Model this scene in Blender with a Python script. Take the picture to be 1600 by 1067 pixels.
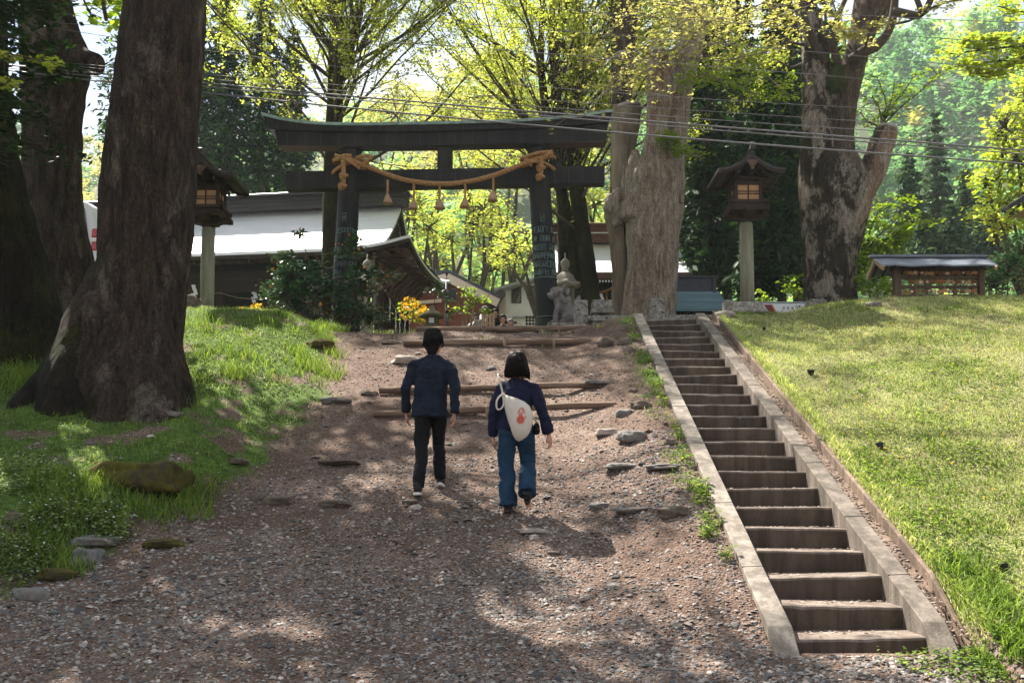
import bpy, math, random
import numpy as np
from mathutils import Vector, Matrix, noise as mnoise

for o in list(bpy.data.objects):
    bpy.data.objects.remove(o)
SC = bpy.context.scene
COL = SC.collection
PI = math.pi

# ------------------------------------------------------------------ camera
EYE = Vector((0.0, 0.0, 1.65))
PITCH = math.radians(4.5)
LENS, SHIFT = 35.0, 0.0869
F = LENS / 36.0 * 1600.0
cam_d = bpy.data.cameras.new('camera')
cam_d.lens = LENS
cam_d.sensor_width = 36.0
cam_d.shift_y = SHIFT
cam_d.clip_start = 0.1
cam_d.clip_end = 3000.0
cam = bpy.data.objects.new('camera', cam_d)
cam.location = EYE
cam.rotation_euler = (PI / 2 + PITCH, 0, 0)
COL.objects.link(cam)
SC.camera = cam

# ------------------------------------------------------------------ light
SUN_EL, SUN_AZ = math.radians(56), math.radians(-38)      # azimuth from +Y towards +X
sun_vec = Vector((math.sin(SUN_AZ) * math.cos(SUN_EL), math.cos(SUN_AZ) * math.cos(SUN_EL), math.sin(SUN_EL)))
W = bpy.data.worlds.new('World')
SC.world = W
W.use_nodes = True
wn, wl = W.node_tree.nodes, W.node_tree.links
wn.clear()
sky = wn.new('ShaderNodeTexSky')
sky.sky_type = 'NISHITA'
sky.sun_disc = False
sky.sun_elevation = SUN_EL
sky.sun_rotation = SUN_AZ
sky.altitude = 700
sky.dust_density = 1.5
tcw = wn.new('ShaderNodeTexCoord')
mapw = wn.new('ShaderNodeMapping'); mapw.inputs['Scale'].default_value = (1.0, 1.0, 2.2)
cn = wn.new('ShaderNodeTexNoise'); cn.inputs['Scale'].default_value = 2.1; cn.inputs['Detail'].default_value = 8; cn.inputs['Roughness'].default_value = 0.6
cr = wn.new('ShaderNodeValToRGB'); cr.color_ramp.elements[0].position = 0.38; cr.color_ramp.elements[1].position = 0.62
mixw = wn.new('ShaderNodeMixRGB'); mixw.inputs['Color2'].default_value = (7.2, 7.3, 7.5, 1)
bg = wn.new('ShaderNodeBackground'); bg.inputs['Strength'].default_value = 0.05
wo = wn.new('ShaderNodeOutputWorld')
wl.new(tcw.outputs['Generated'], mapw.inputs['Vector']); wl.new(mapw.outputs[0], cn.inputs['Vector'])
wl.new(cn.outputs['Fac'], cr.inputs['Fac']); wl.new(cr.outputs['Color'], mixw.inputs['Fac'])
wl.new(sky.outputs[0], mixw.inputs['Color1']); wl.new(mixw.outputs[0], bg.inputs['Color']); wl.new(bg.outputs[0], wo.inputs['Surface'])

sd = bpy.data.lights.new('sun', 'SUN')
sd.energy = 5.0
sd.angle = math.radians(0.53)
sd.color = (1.0, 0.94, 0.84)
sun = bpy.data.objects.new('sun', sd)
sun.rotation_euler = (-sun_vec).to_track_quat('-Z', 'Y').to_euler()
sun.location = (0, 0, 60)
COL.objects.link(sun)

SC.view_settings.view_transform = 'Standard'
SC.view_settings.look = 'None'
SC.view_settings.exposure = 1.85
SC.view_settings.gamma = 1.0
SC.cycles.max_bounces = 6
SC.cycles.diffuse_bounces = 3
SC.cycles.glossy_bounces = 2
SC.cycles.transmission_bounces = 3
SC.cycles.transparent_max_bounces = 6
SC.cycles.volume_bounces = 0
SC.cycles.use_denoising = True

# ------------------------------------------------------------------ pixel helpers (a pixel of the 1600x1067 photo to a point at depth y)
CP, SP = math.cos(PITCH), math.sin(PITCH)
def ray(px, py):
    xc = (px - 800.0) / F
    yc = (533.5 - py) / F + SHIFT * 1600.0 / F
    return Vector((xc, CP - yc * SP, SP + yc * CP))
def at(px, py, d):
    r = ray(px, py)
    return EYE + r * (d / r.y)
def proj(p):
    q = Vector(p) - EYE
    zc = q.y * CP + q.z * SP
    yc = -q.y * SP + q.z * CP
    return (800 + F * q.x / zc, 533.5 - (yc / zc * F - SHIFT * 1600.0))

# ------------------------------------------------------------------ numpy noise
def _h(ix, iy, iz, seed):
    n = (ix.astype(np.int64) * 374761393 + iy.astype(np.int64) * 668265263 + iz.astype(np.int64) * 2147483647 + seed * 974634777)
    n = (n ^ (n >> 13)) * 1274126177
    n = n ^ (n >> 16)
    return (n & 0xFFFFFF) / float(0xFFFFFF)
def vnoise(x, y, z=None, seed=0):
    x = np.asarray(x, float); y = np.asarray(y, float)
    z = np.zeros_like(x) if z is None else np.asarray(z, float)
    ix, iy, iz = np.floor(x), np.floor(y), np.floor(z)
    fx, fy, fz = x - ix, y - iy, z - iz
    fx = fx * fx * (3 - 2 * fx); fy = fy * fy * (3 - 2 * fy); fz = fz * fz * (3 - 2 * fz)
    r = 0
    for a in (0, 1):
        for b in (0, 1):
            for c in (0, 1):
                w = (fx if a else 1 - fx) * (fy if b else 1 - fy) * (fz if c else 1 - fz)
                r = r + w * _h(ix + a, iy + b, iz + c, seed)
    return r * 2 - 1
def fbm(x, y, z=None, oct=4, seed=0):
    r, a, s = 0, 1.0, 0.0
    z0 = z
    for k in range(oct):
        f = 2.03 ** k
        r = r + a * vnoise(x * f, y * f, None if z0 is None else z0 * f, seed + k * 7)
        s += a; a *= 0.5
    return r / s
def sstep(a, b, x):
    t = np.clip((x - a) / (b - a), 0, 1)
    return t * t * (3 - 2 * t)

# ------------------------------------------------------------------ mesh building
def tag(o, label=None, cat=None, group=None, kind=None):
    if label: o['label'] = label
    if cat: o['category'] = cat
    if group: o['group'] = group
    if kind: o['kind'] = kind
    return o
def thing(name, label, cat, loc, group=None, rotz=0.0):
    o = bpy.data.objects.new(name, None)
    o.empty_display_size = 0.2
    COL.objects.link(o)
    o.location = loc
    o.rotation_euler = (0, 0, rotz)
    return tag(o, label, cat, group)
def wpos(o):
    p = Vector((0, 0, 0))
    while o is not None:
        p = p + o.location
        o = o.parent
    return p
class MB:
    """collects world-space polygons; build() links them as one mesh object"""
    def __init__(s, M=None):
        s.v, s.f, s.m, s.sm = [], [], [], []
        s.M = M if M is not None else Matrix.Identity(4)
        s.mi = 0; s.smooth = False
    def P(s, p):
        s.v.append(s.M @ Vector(p)); return len(s.v) - 1
    def face(s, idx):
        s.f.append(tuple(idx)); s.m.append(s.mi); s.sm.append(s.smooth)
    def poly(s, pts):
        s.face([s.P(p) for p in pts])
    def hexa(s, b, t):
        """box from 4 bottom and 4 top points (ccw from above)"""
        i = [s.P(p) for p in b] + [s.P(p) for p in t]
        s.face((i[3], i[2], i[1], i[0])); s.face(i[4:8])
        for k in range(4):
            s.face((i[k], i[(k + 1) % 4], i[4 + (k + 1) % 4], i[4 + k]))
    def box(s, x0, x1, y0, y1, z0, z1, tx=0.0, ty=0.0):
        b = [(x0, y0, z0), (x1, y0, z0), (x1, y1, z0), (x0, y1, z0)]
        t = [(x0 + tx, y0 + ty, z1), (x1 - tx, y0 + ty, z1), (x1 - tx, y1 - ty, z1), (x0 + tx, y1 - ty, z1)]
        s.hexa(b, t)
    def bar(s, p, q, w, h, up=(0, 0, 1)):
        p, q = Vector(p), Vector(q)
        d = (q - p).normalized(); u = Vector(up)
        sd_ = d.cross(u).normalized() * (w / 2); uu = sd_.cross(d).normalized() * (h / 2)
        b = [p - sd_ - uu, p + sd_ - uu, q + sd_ - uu, q - sd_ - uu]
        t = [p - sd_ + uu, p + sd_ + uu, q + sd_ + uu, q - sd_ + uu]
        s.hexa(b, t)
    def tube(s, pts, rad, n=8, cap=True, flat=1.0):
        pts = [Vector(p) for p in pts]
        if not hasattr(rad, '__len__'): rad = [rad] * len(pts)
        s.smooth = True
        rings = []
        ref = None
        for i, p in enumerate(pts):
            d = (pts[min(i + 1, len(pts) - 1)] - pts[max(i - 1, 0)])
            d = d.normalized() if d.length > 1e-9 else Vector((0, 0, 1))
            if ref is None:
                ref = Vector((0, 0, 1)) if abs(d.z) < 0.9 else Vector((1, 0, 0))
            a = (ref - d * ref.dot(d)).normalized(); b = d.cross(a)
            ref = a
            rings.append([s.P(p + (a * math.cos(2 * PI * k / n) + b * math.sin(2 * PI * k / n) * flat) * rad[i]) for k in range(n)])
        for i in range(len(rings) - 1):
            for k in range(n):
                s.face((rings[i][k], rings[i][(k + 1) % n], rings[i + 1][(k + 1) % n], rings[i + 1][k]))
        s.smooth = False
        if cap:
            s.face(rings[0][::-1]); s.face(rings[-1])
    def lathe(s, prof, c=(0, 0, 0), n=20, smooth=True, rot=0.0):
        """prof: list of (r, z); axis z through c"""
        c = Vector(c)
        rings = []
        for r, z in prof:
            rings.append([s.P(c + Vector((r * math.cos(2 * PI * k / n + rot), r * math.sin(2 * PI * k / n + rot), z))) for k in range(n)])
        s.smooth = smooth
        for i in range(len(rings) - 1):
            for k in range(n):
                s.face((rings[i][k], rings[i][(k + 1) % n], rings[i + 1][(k + 1) % n], rings[i + 1][k]))
        s.smooth = False
        s.face(rings[0][::-1]); s.face(rings[-1])
    def grid(s, pts):
        """pts[i][j] grid of points"""
        ids = [[s.P(p) for p in row] for row in pts]
        for i in range(len(ids) - 1):
            for j in range(len(ids[0]) - 1):
                s.face((ids[i][j], ids[i][j + 1], ids[i + 1][j + 1], ids[i + 1][j]))
    def slab(s, pts, off):
        """a grid with thickness: off = Vector from the upper to the lower sheet"""
        off = Vector(off); n0, n1 = len(pts), len(pts[0])
        a = [[s.P(p) for p in row] for row in pts]
        b = [[s.P(Vector(p) + off) for p in row] for row in pts]
        for i in range(n0 - 1):
            for j in range(n1 - 1):
                s.face((a[i][j], a[i][j + 1], a[i + 1][j + 1], a[i + 1][j]))
                s.face((b[i + 1][j], b[i + 1][j + 1], b[i][j + 1], b[i][j]))
        for i in range(n0 - 1):
            s.face((a[i + 1][0], b[i + 1][0], b[i][0], a[i][0])); s.face((a[i][-1], b[i][-1], b[i + 1][-1], a[i + 1][-1]))
        for j in range(n1 - 1):
            s.face((a[0][j], b[0][j], b[0][j + 1], a[0][j + 1])); s.face((a[-1][j + 1], b[-1][j + 1], b[-1][j], a[-1][j]))
    def build(s, name, mats, parent=None, loc=None, bevel=0.0, smooth_all=False):
        if parent is not None: org = wpos(parent)
        else: org = Vector(loc) if loc is not None else Vector((0, 0, 0))
        me = bpy.data.meshes.new(name)
        me.from_pydata([tuple(v - org) for v in s.v], [], s.f)
        if not isinstance(mats, (list, tuple)): mats = [mats]
        for m in mats: me.materials.append(m)
        me.polygons.foreach_set('material_index', s.m)
        me.polygons.foreach_set('use_smooth', [True] * len(s.f) if smooth_all else s.sm)
        me.update()
        o = bpy.data.objects.new(name, me)
        COL.objects.link(o)
        if parent is not None: o.parent = parent
        else: o.location = org
        if bevel > 0:
            md = o.modifiers.new('bevel', 'BEVEL'); md.width = bevel; md.segments = 2; md.limit_method = 'ANGLE'
        return o
def np_mesh(name, V, Fc, mat, parent=None, loc=None, smooth=False, attr=None):
    """V (N,3) world, Fc (M,k)"""
    V = np.asarray(V, np.float32); Fc = np.asarray(Fc, np.int32)
    org = wpos(parent) if parent is not None else (Vector(loc) if loc is not None else Vector((0, 0, 0)))
    V = V - np.array(org, np.float32)
    me = bpy.data.meshes.new(name)
    M, k = Fc.shape
    me.vertices.add(len(V)); me.vertices.foreach_set('co', V.ravel())
    me.loops.add(M * k); me.loops.foreach_set('vertex_index', Fc.ravel())
    me.polygons.add(M); me.polygons.foreach_set('loop_start', np.arange(0, M * k, k, dtype=np.int32))
    me.polygons.foreach_set('use_smooth', np.full(M, smooth))
    me.update(calc_edges=True)
    if attr:
        for an, av in attr.items():
            at_ = me.attributes.new(an, 'FLOAT', 'POINT')
            at_.data.foreach_set('value', np.asarray(av, np.float32))
    for m in (mat if isinstance(mat, (list, tuple)) else [mat]): me.materials.append(m)
    o = bpy.data.objects.new(name, me)
    COL.objects.link(o)
    if parent is not None: o.parent = parent
    else: o.location = org
    return o
def remesh(mb, name, mats, voxel, parent=None, loc=None, smooth=2, disp=0.0, dscale=8.0, seed=0):
    """fuse the closed shapes of mb into one continuous surface"""
    org = wpos(parent) if parent is not None else (Vector(loc) if loc is not None else Vector((0, 0, 0)))
    me = bpy.data.meshes.new('tmp'); me.from_pydata([tuple(v - org) for v in mb.v], [], mb.f)
    t = bpy.data.objects.new('tmp', me); COL.objects.link(t)
    r = t.modifiers.new('r', 'REMESH'); r.mode = 'VOXEL'; r.voxel_size = voxel; r.adaptivity = 0
    if smooth:
        sm = t.modifiers.new('s', 'SMOOTH'); sm.iterations = smooth; sm.factor = 0.6
    dg = bpy.context.evaluated_depsgraph_get()
    out = bpy.data.meshes.new_from_object(t.evaluated_get(dg))
    bpy.data.objects.remove(t); bpy.data.meshes.remove(me)
    out.name = name
    n = len(out.vertices)
    if disp > 0:
        co = np.empty(n * 3, np.float32); out.vertices.foreach_get('co', co); co = co.reshape(-1, 3)
        no = np.empty(n * 3, np.float32); out.vertices.foreach_get('normal', no); no = no.reshape(-1, 3)
        d = fbm(co[:, 0] * dscale, co[:, 1] * dscale, co[:, 2] * dscale, 3, seed)
        co = co + no * (d * disp)[:, None]
        out.vertices.foreach_set('co', co.astype(np.float32).ravel())
    out.materials.clear()
    for m in (mats if isinstance(mats, (list, tuple)) else [mats]): out.materials.append(m)
    out.polygons.foreach_set('use_smooth', np.full(len(out.polygons), True))
    out.update()
    o = bpy.data.objects.new(name, out); COL.objects.link(o)
    if parent is not None: o.parent = parent
    else: o.location = org
    return o
def ellip(mb, c, r, n=12, m=8, rot=None):
    c = Vector(c); R = rot or Matrix.Identity(3)
    rings = []
    for i in range(1, m):
        th = PI * i / m
        rings.append([mb.P(c + R @ Vector((r[0] * math.sin(th) * math.cos(2 * PI * k / n), r[1] * math.sin(th) * math.sin(2 * PI * k / n), r[2] * math.cos(th)))) for k in range(n)])
    t = mb.P(c + R @ Vector((0, 0, r[2]))); b = mb.P(c - R @ Vector((0, 0, r[2])))
    mb.smooth = True
    for k in range(n):
        mb.face((t, rings[0][k], rings[0][(k + 1) % n])); mb.face((b, rings[-1][(k + 1) % n], rings[-1][k]))
    for i in range(m - 2):
        for k in range(n):
            mb.face((rings[i][k], rings[i + 1][k], rings[i + 1][(k + 1) % n], rings[i][(k + 1) % n]))
    mb.smooth = False
def copy_tree(o, parent=None):
    c = o.copy(); COL.objects.link(c)
    if parent is not None:
        c.parent = parent
    for ch in [x for x in bpy.data.objects if x.parent == o]:
        copy_tree(ch, c)
    return c

# ------------------------------------------------------------------ materials
class NT:
    def __init__(s, name):
        s.m = bpy.data.materials.new(name); s.m.use_nodes = True
        s.t = s.m.node_tree; s.t.nodes.clear()
        s.out = s.n('ShaderNodeOutputMaterial')
        s.co = None
    def n(s, typ, **kw):
        x = s.t.nodes.new(typ)
        for k, v in kw.items():
            if k.startswith('i_'):
                x.inputs[k[2:].replace('_', ' ')].default_value = v
            else: setattr(x, k, v)
        return x
    def l(s, a, b): s.t.links.new(a, b)
    def coord(s, scale=(1, 1, 1), kind='Object', rot=(0, 0, 0)):
        if s.co is None: s.co = s.n('ShaderNodeTexCoord')
        mp = s.n('ShaderNodeMapping'); mp.inputs['Scale'].default_value = scale; mp.inputs['Rotation'].default_value = rot
        s.l(s.co.outputs[kind], mp.inputs['Vector']); return mp.outputs[0]
    def noise(s, vec, scale, detail=4, rough=0.55, dist=0.0):
        x = s.n('ShaderNodeTexNoise'); x.inputs['Scale'].default_value = scale; x.inputs['Detail'].default_value = detail
        x.inputs['Roughness'].default_value = rough; x.inputs['Distortion'].default_value = dist
        s.l(vec, x.inputs['Vector']); return x.outputs['Fac']
    def voro(s, vec, scale, feature='F1', out='Distance', rnd=1.0):
        x = s.n('ShaderNodeTexVoronoi', feature=feature); x.inputs['Scale'].default_value = scale; x.inputs['Randomness'].default_value = rnd
        s.l(vec, x.inputs['Vector']); return x.outputs[out]
    def ramp(s, fac, stops):
        x = s.n('ShaderNodeValToRGB'); e = x.color_ramp.elements
        while len(e) > len(stops): e.remove(e[-1])
        while len(e) < len(stops): e.new(0.5)
        for k, (p, c) in enumerate(stops):
            e[k].position = p; e[k].color = (c[0], c[1], c[2], 1) if hasattr(c, '__len__') else (c, c, c, 1)
        s.l(fac, x.inputs['Fac']); return x.outputs['Color']
    def mix(s, f, a, b, mode='MIX'):
        x = s.n('ShaderNodeMixRGB', blend_type=mode)
        for key, v in (('Fac', f), ('Color1', a), ('Color2', b)):
            if isinstance(v, bpy.types.NodeSocket): s.l(v, x.inputs[key])
            elif key == 'Fac': x.inputs[key].default_value = v
            else: x.inputs[key].default_value = (v[0], v[1], v[2], 1)
        return x.outputs[0]
    def math(s, op, a, b=0.5, clamp=False):
        x = s.n('ShaderNodeMath', operation=op); x.use_clamp = clamp
        for k, v in ((0, a), (1, b)):
            if isinstance(v, bpy.types.NodeSocket): s.l(v, x.inputs[k])
            else: x.inputs[k].default_value = v
        return x.outputs[0]
    def bump(s, h, strength=0.5, dist=0.02, prev=None):
        x = s.n('ShaderNodeBump'); x.inputs['Strength'].default_value = strength; x.inputs['Distance'].default_value = dist
        s.l(h, x.inputs['Height'])
        if prev is not None: s.l(prev, x.inputs['Normal'])
        return x.outputs[0]
    def pbr(s, col, rough=0.8, metal=0.0, normal=None, spec=0.3):
        b = s.n('ShaderNodeBsdfPrincipled')
        for key, v in (('Base Color', col), ('Roughness', rough)):
            if isinstance(v, bpy.types.NodeSocket): s.l(v, b.inputs[key])
            elif key == 'Roughness': b.inputs[key].default_value = v
            else: b.inputs[key].default_value = (v[0], v[1], v[2], 1)
        b.inputs['Metallic'].default_value = metal; b.inputs['Specular IOR Level'].default_value = spec
        if normal is not None: s.l(normal, b.inputs['Normal'])
        s.l(b.outputs[0], s.out.inputs['Surface']); return s.m

def m_simple(name, c1, c2=None, scale=6.0, rough=0.8, bump=0.3, bscale=None, dist=0.01, metal=0.0, stretch=(1, 1, 1), spec=0.3, dirt=None):
    t = NT(name); v = t.coord(stretch)
    n1 = t.noise(v, scale, 6, 0.6)
    c2 = c2 or [x * 0.7 for x in c1]
    col = t.ramp(n1, [(0.3, c2), (0.7, c1)])
    if dirt:
        col = t.mix(t.ramp(t.noise(v, scale * 0.35, 5, 0.7), [(0.48, 0), (0.66, 1)]), col, dirt)
    nb = t.noise(v, bscale or scale * 5, 5, 0.65)
    return t.pbr(col, rough, metal, t.bump(nb, bump, dist), spec)
def m_wood(name, c1, c2, axis=0, scale=18, rough=0.75):
    st = [1.0, 1.0, 1.0]; st[axis] = 0.08
    return m_simple(name, c1, c2, scale, rough, 0.5, scale * 2.2, 0.006, stretch=tuple(st), spec=0.2)
def m_leaf(name, cols, trans=0.45, rough=0.6, spec=0.15, nscale=0.5, tint=None):
    """cols: dark..light ramp chosen by clump noise and per leaf"""
    t = NT(name)
    v = t.coord()
    g = t.n('ShaderNodeNewGeometry')
    f = t.math('ADD', t.math('MULTIPLY', g.outputs['Random Per Island'], 0.55), t.math('MULTIPLY', t.noise(v, nscale, 3, 0.6), 0.6))
    stops = [(0.25 + 0.6 * k / max(1, len(cols) - 1), c) for k, c in enumerate(cols)]
    col = t.ramp(f, stops)
    b = t.n('ShaderNodeBsdfPrincipled'); t.l(col, b.inputs['Base Color'])
    b.inputs['Roughness'].default_value = rough; b.inputs['Specular IOR Level'].default_value = spec
    tr = t.n('ShaderNodeBsdfTranslucent')
    tc = t.mix(1.0, col, tint or (1.2, 1.2, 0.6), 'MULTIPLY'); t.l(tc, tr.inputs['Color'])
    mx = t.n('ShaderNodeMixShader'); mx.inputs[0].default_value = trans
    t.l(b.outputs[0], mx.inputs[1]); t.l(tr.outputs[0], mx.inputs[2]); t.l(mx.outputs[0], t.out.inputs['Surface'])
    return t.m
def m_bark(name, dark, mid, light, patch=(0.5, 0.6), moss=None, mossamt=0.0, ridge=1.0, fine=1.0, pscale=1.3):
    t = NT(name)
    v = t.coord((1, 1, 0.22)); v2 = t.coord((1, 1, 0.55))
    base = t.ramp(t.noise(v, 9 * fine, 8, 0.7, 0.4), [(0.32, dark), (0.55, mid), (0.75, [min(1, x * 1.35) for x in mid])])
    pm = t.ramp(t.noise(v2, pscale, 8, 0.72, 0.3), [(patch[0], 0), (patch[1], 1)])
    col = t.mix(pm, base, t.ramp(t.noise(v, 14, 5, 0.6), [(0.3, [x * 0.6 for x in light]), (0.7, light)]))
    spots = t.ramp(t.voro(t.coord((1, 1, .7)), 22), [(0.0, 1), (0.16, 0)])
    sm = t.math('MULTIPLY', spots, t.ramp(t.noise(v2, 2.2, 3), [(0.5, 0), (0.62, 1)]))
    col = t.mix(t.math('MULTIPLY', sm, 0.55), col, (0.42, 0.42, 0.36))
    if moss:
        mf = t.ramp(t.noise(t.coord(), 1.1, 6, 0.7), [(0.62 - mossamt, 0), (0.74 - mossamt, 1)])
        col = t.mix(t.math('MULTIPLY', mf, 0.85), col, moss)
    dn_ = t.n('ShaderNodeTexNoise'); dn_.inputs['Scale'].default_value = 6; dn_.inputs['Detail'].default_value = 5; t.l(v, dn_.inputs['Vector']); va_ = t.n('ShaderNodeVectorMath', operation='MULTIPLY_ADD'); va_.inputs[1].default_value = (.35, .35, .35); t.l(dn_.outputs['Color'], va_.inputs[0]); t.l(t.coord((1, 1, 0.16)), va_.inputs[2])
    cr_ = t.voro(va_.outputs[0], 11 * fine, 'DISTANCE_TO_EDGE'); crk = t.ramp(cr_, [(0.0, 0.0), (0.14, 1.0)])
    fl_ = t.noise(t.coord((1, 1, 0.5)), 55, 5, 0.75)
    col = t.mix(t.math('MULTIPLY', t.math('SUBTRACT', 1.0, crk), 0.4), col, [x * 0.35 for x in dark])
    col = t.mix(0.75, col, t.ramp(fl_, [(0.3, 0.12), (0.7, 0.88)]), 'OVERLAY')
    h = t.math('ADD', t.math('ADD', t.noise(v, 8 * fine, 8, 0.7, 0.6), t.math('MULTIPLY', fl_, 0.35)), t.math('MULTIPLY', crk, 0.18))
    nb = t.bump(h, 1.0 * ridge, 0.07)
    return t.pbr(col, 0.92, 0, nb, 0.15)
# ------------------------------------------------------------------ ground levels
PROF = [(-60, -1.75), (0, -1.65), (4, -1.6), (6, -1.28), (6.8, -1.00), (7.25, -0.98), (8.5, -0.6), (10.5, 0.17), (13, 1.24), (15, 2.1), (17, 2.97), (17.8, 3.2), (19, 3.3), (30, 3.4), (60, 3.6), (90, 9), (130, 38), (175, 74), (230, 98), (420, 120), (900, 60)]
PY = np.array([p[0] for p in PROF], float); PZ_ = np.array([p[1] for p in PROF], float) + EYE.z
def zc(y):
    y = np.asarray(y, float); s = 0.35
    return sum(np.interp(y + k * s, PY, PZ_) for k in (-1.5, -0.75, 0, 0.75, 1.5)) / 5
SA = at(1447, 996.6, 7.155); SB = at(1088, 498.2, 17.5)
NST = 24
def sline(y):
    t = (np.asarray(y, float) - SA.y) / (SB.y - SA.y)
    return SA.x + (SB.x - SA.x) * t, SA.z + (SB.z - SA.z) * np.clip(t, -0.25, 1.0)
SW = 0.95      # stair width between the rails
RW = 0.17
_e = [(-60, -4.5), (5, -4.6), (7, -4.3), (8.5, -3.8), (10, -3.0), (10.9, -2.65), (12.1, -2.6), (14.9, -2.6), (17, -2.75), (20, -4.0), (24, -5.5), (60, -6), (1000, -6)]
EY = np.array([p[0] for p in _e], float); EX = np.array([p[1] for p in _e], float)
def ledge(y): return np.interp(y, EY, EX)
def ground(x, y):
    x = np.asarray(x, float); y = np.asarray(y, float)
    base = zc(y)
    sx, sz = sline(y)
    q = x - sx
    fade = 1 - sstep(24, 32, y)
    # left bank
    e = ledge(y) - x + 0.25 * fbm(x * 0.7, y * 0.7, None, 2, 5)
    near = sstep(5.0, 9.0, y)
    bank = (0.42 * sstep(-0.1, 1.5, e) * (0.45 + 0.55 * near) + 0.22 * sstep(1.5, 5, e)) * fade
    zl = base + bank
    # path rising to the left rail
    ql = q + SW + RW
    wr = sstep(-1.5, -0.05, ql) * np.where(ql > 0.04, sstep(7.2, 7.3, y) * (1 - sstep(17.3, 17.5, y)), sstep(6.7, 7.6, y))
    zl = zl * (1 - wr) + np.maximum(zl, np.where(y < 19, sz + 0.03, zl)) * wr
    # right bank
    kr = sstep(0.33, 0.37, q)
    top = sz + 0.16 + (0.06 + 0.2 * sstep(1.0, 4.0, q)) * sstep(8, 14, y)
    top = top - 0.13 * sstep(12.5, 16.5, y) * (1 - sstep(1.0, 2.8, q))
    top = np.where(y > 18.0, top - 0.3 * sstep(18.0, 23, y), top)
    zr = np.maximum(base, top) * fade + base * (1 - fade)
    z = zl * (1 - kr) + zr * kr
    # sink under the stairs and gutter
    inn = sstep(-SW - RW + 0.02, -SW - RW + 0.12, q) * (1 - sstep(0.31, 0.345, q)) * sstep(7.0, 7.25, y) * (1 - sstep(17.5, 17.75, y))
    z = z - 0.55 * inn
    # relief
    far = 1 - sstep(20, 30, y)
    z = z + far * (0.05 * fbm(x * 0.9, y * 0.9, None, 3, 11) + 0.012 * fbm(x * 6, y * 6, None, 3, 12)) * (1 - 0.7 * sstep(-2.2, -1.9, q) * (1 - sstep(.5, 1.2, q)))
    hill = sstep(70, 150, y)
    z = z + hill * (12 * fbm(x * 0.012, y * 0.012, None, 3, 21) + 0.10 * np.clip(x, -200, 200) - 7)
    z = z + 0.3 * np.clip(np.abs(x) - 60, 0, 400) * sstep(20, 120, y) * 0.4
    return z
def gz(x, y): return float(ground(np.array([x]), np.array([y]))[0])
def hit(px, py, d0=5.0, d1=40.0):
    ds = np.linspace(d0, d1, 1400)
    r = ray(px, py)
    X = EYE.x + r.x / r.y * ds; Z = EYE.z + r.z / r.y * ds
    g = ground(X, ds)
    k = np.where(Z <= g)[0]
    if len(k) == 0: k = [int(np.argmin(Z - g))]
    d = ds[k[0]]
    return Vector((X[k[0]], d, g[k[0]]))

def grassmask(x, y):
    sx, sz = sline(y)
    q = x - sx
    n = fbm(x * 1.1, y * 1.1, None, 4, 31)
    n2 = fbm(x * 3.1, y * 3.1, None, 3, 37)
    e = ledge(y) - x
    left = sstep(-0.25, 0.75, e + 0.5 * n) * (0.84 + 1.2 * n2) * sstep(6.2, 8.2, y + 0.8 * n)
    left = left * np.where(y > 8, 1, 0.6)
    right = sstep(0.32, 0.36, q) * (0.98 + 0.5 * n2) * sstep(6.9, 7.4, y)
    edge = sstep(-0.5, -0.02, q + SW + RW) * (1 - sstep(0, 0.03, q + SW + RW)) * sstep(9, 11, y) * (0.35 + 1.4 * n2)
    topz = sstep(18.2, 20, y) * sstep(0.1, 0.5, n + 0.1)
    return np.clip(np.maximum.reduce([left, right, edge, topz]), 0, 1)

# ground sheet with uneven spacing
def spaced(a):
    out = [a[0][0]]
    for s0, s1, st in a:
        n = max(1, int(round((s1 - s0) / st)))
        out += list(np.linspace(s0, s1, n + 1)[1:])
    return np.array(out)
gx = spaced([(-700, -120, 40), (-120, -30, 6), (-30, -9, 0.7), (-9, -5.5, 0.12), (-5.5, 5.8, 0.045), (5.8, 11, 0.12), (11, 30, 0.8), (30, 120, 6), (120, 700, 40)])
gy = spaced([(-60, 0, 6), (0, 6.2, 0.5), (6.2, 12, 0.045), (12, 19, 0.06), (19, 30, 0.35), (30, 70, 3), (70, 260, 5), (260, 900, 40)])
GX, GY = np.meshgrid(gx, gy)
GZ = ground(GX.ravel(), GY.ravel())
gm = grassmask(GX.ravel(), GY.ravel())
nx, ny = len(gx), len(gy)
ii = (np.arange(ny - 1)[:, None] * nx + np.arange(nx - 1)[None, :]).ravel()
FC = np.stack([ii, ii + 1, ii + nx + 1, ii + nx], 1)

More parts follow.
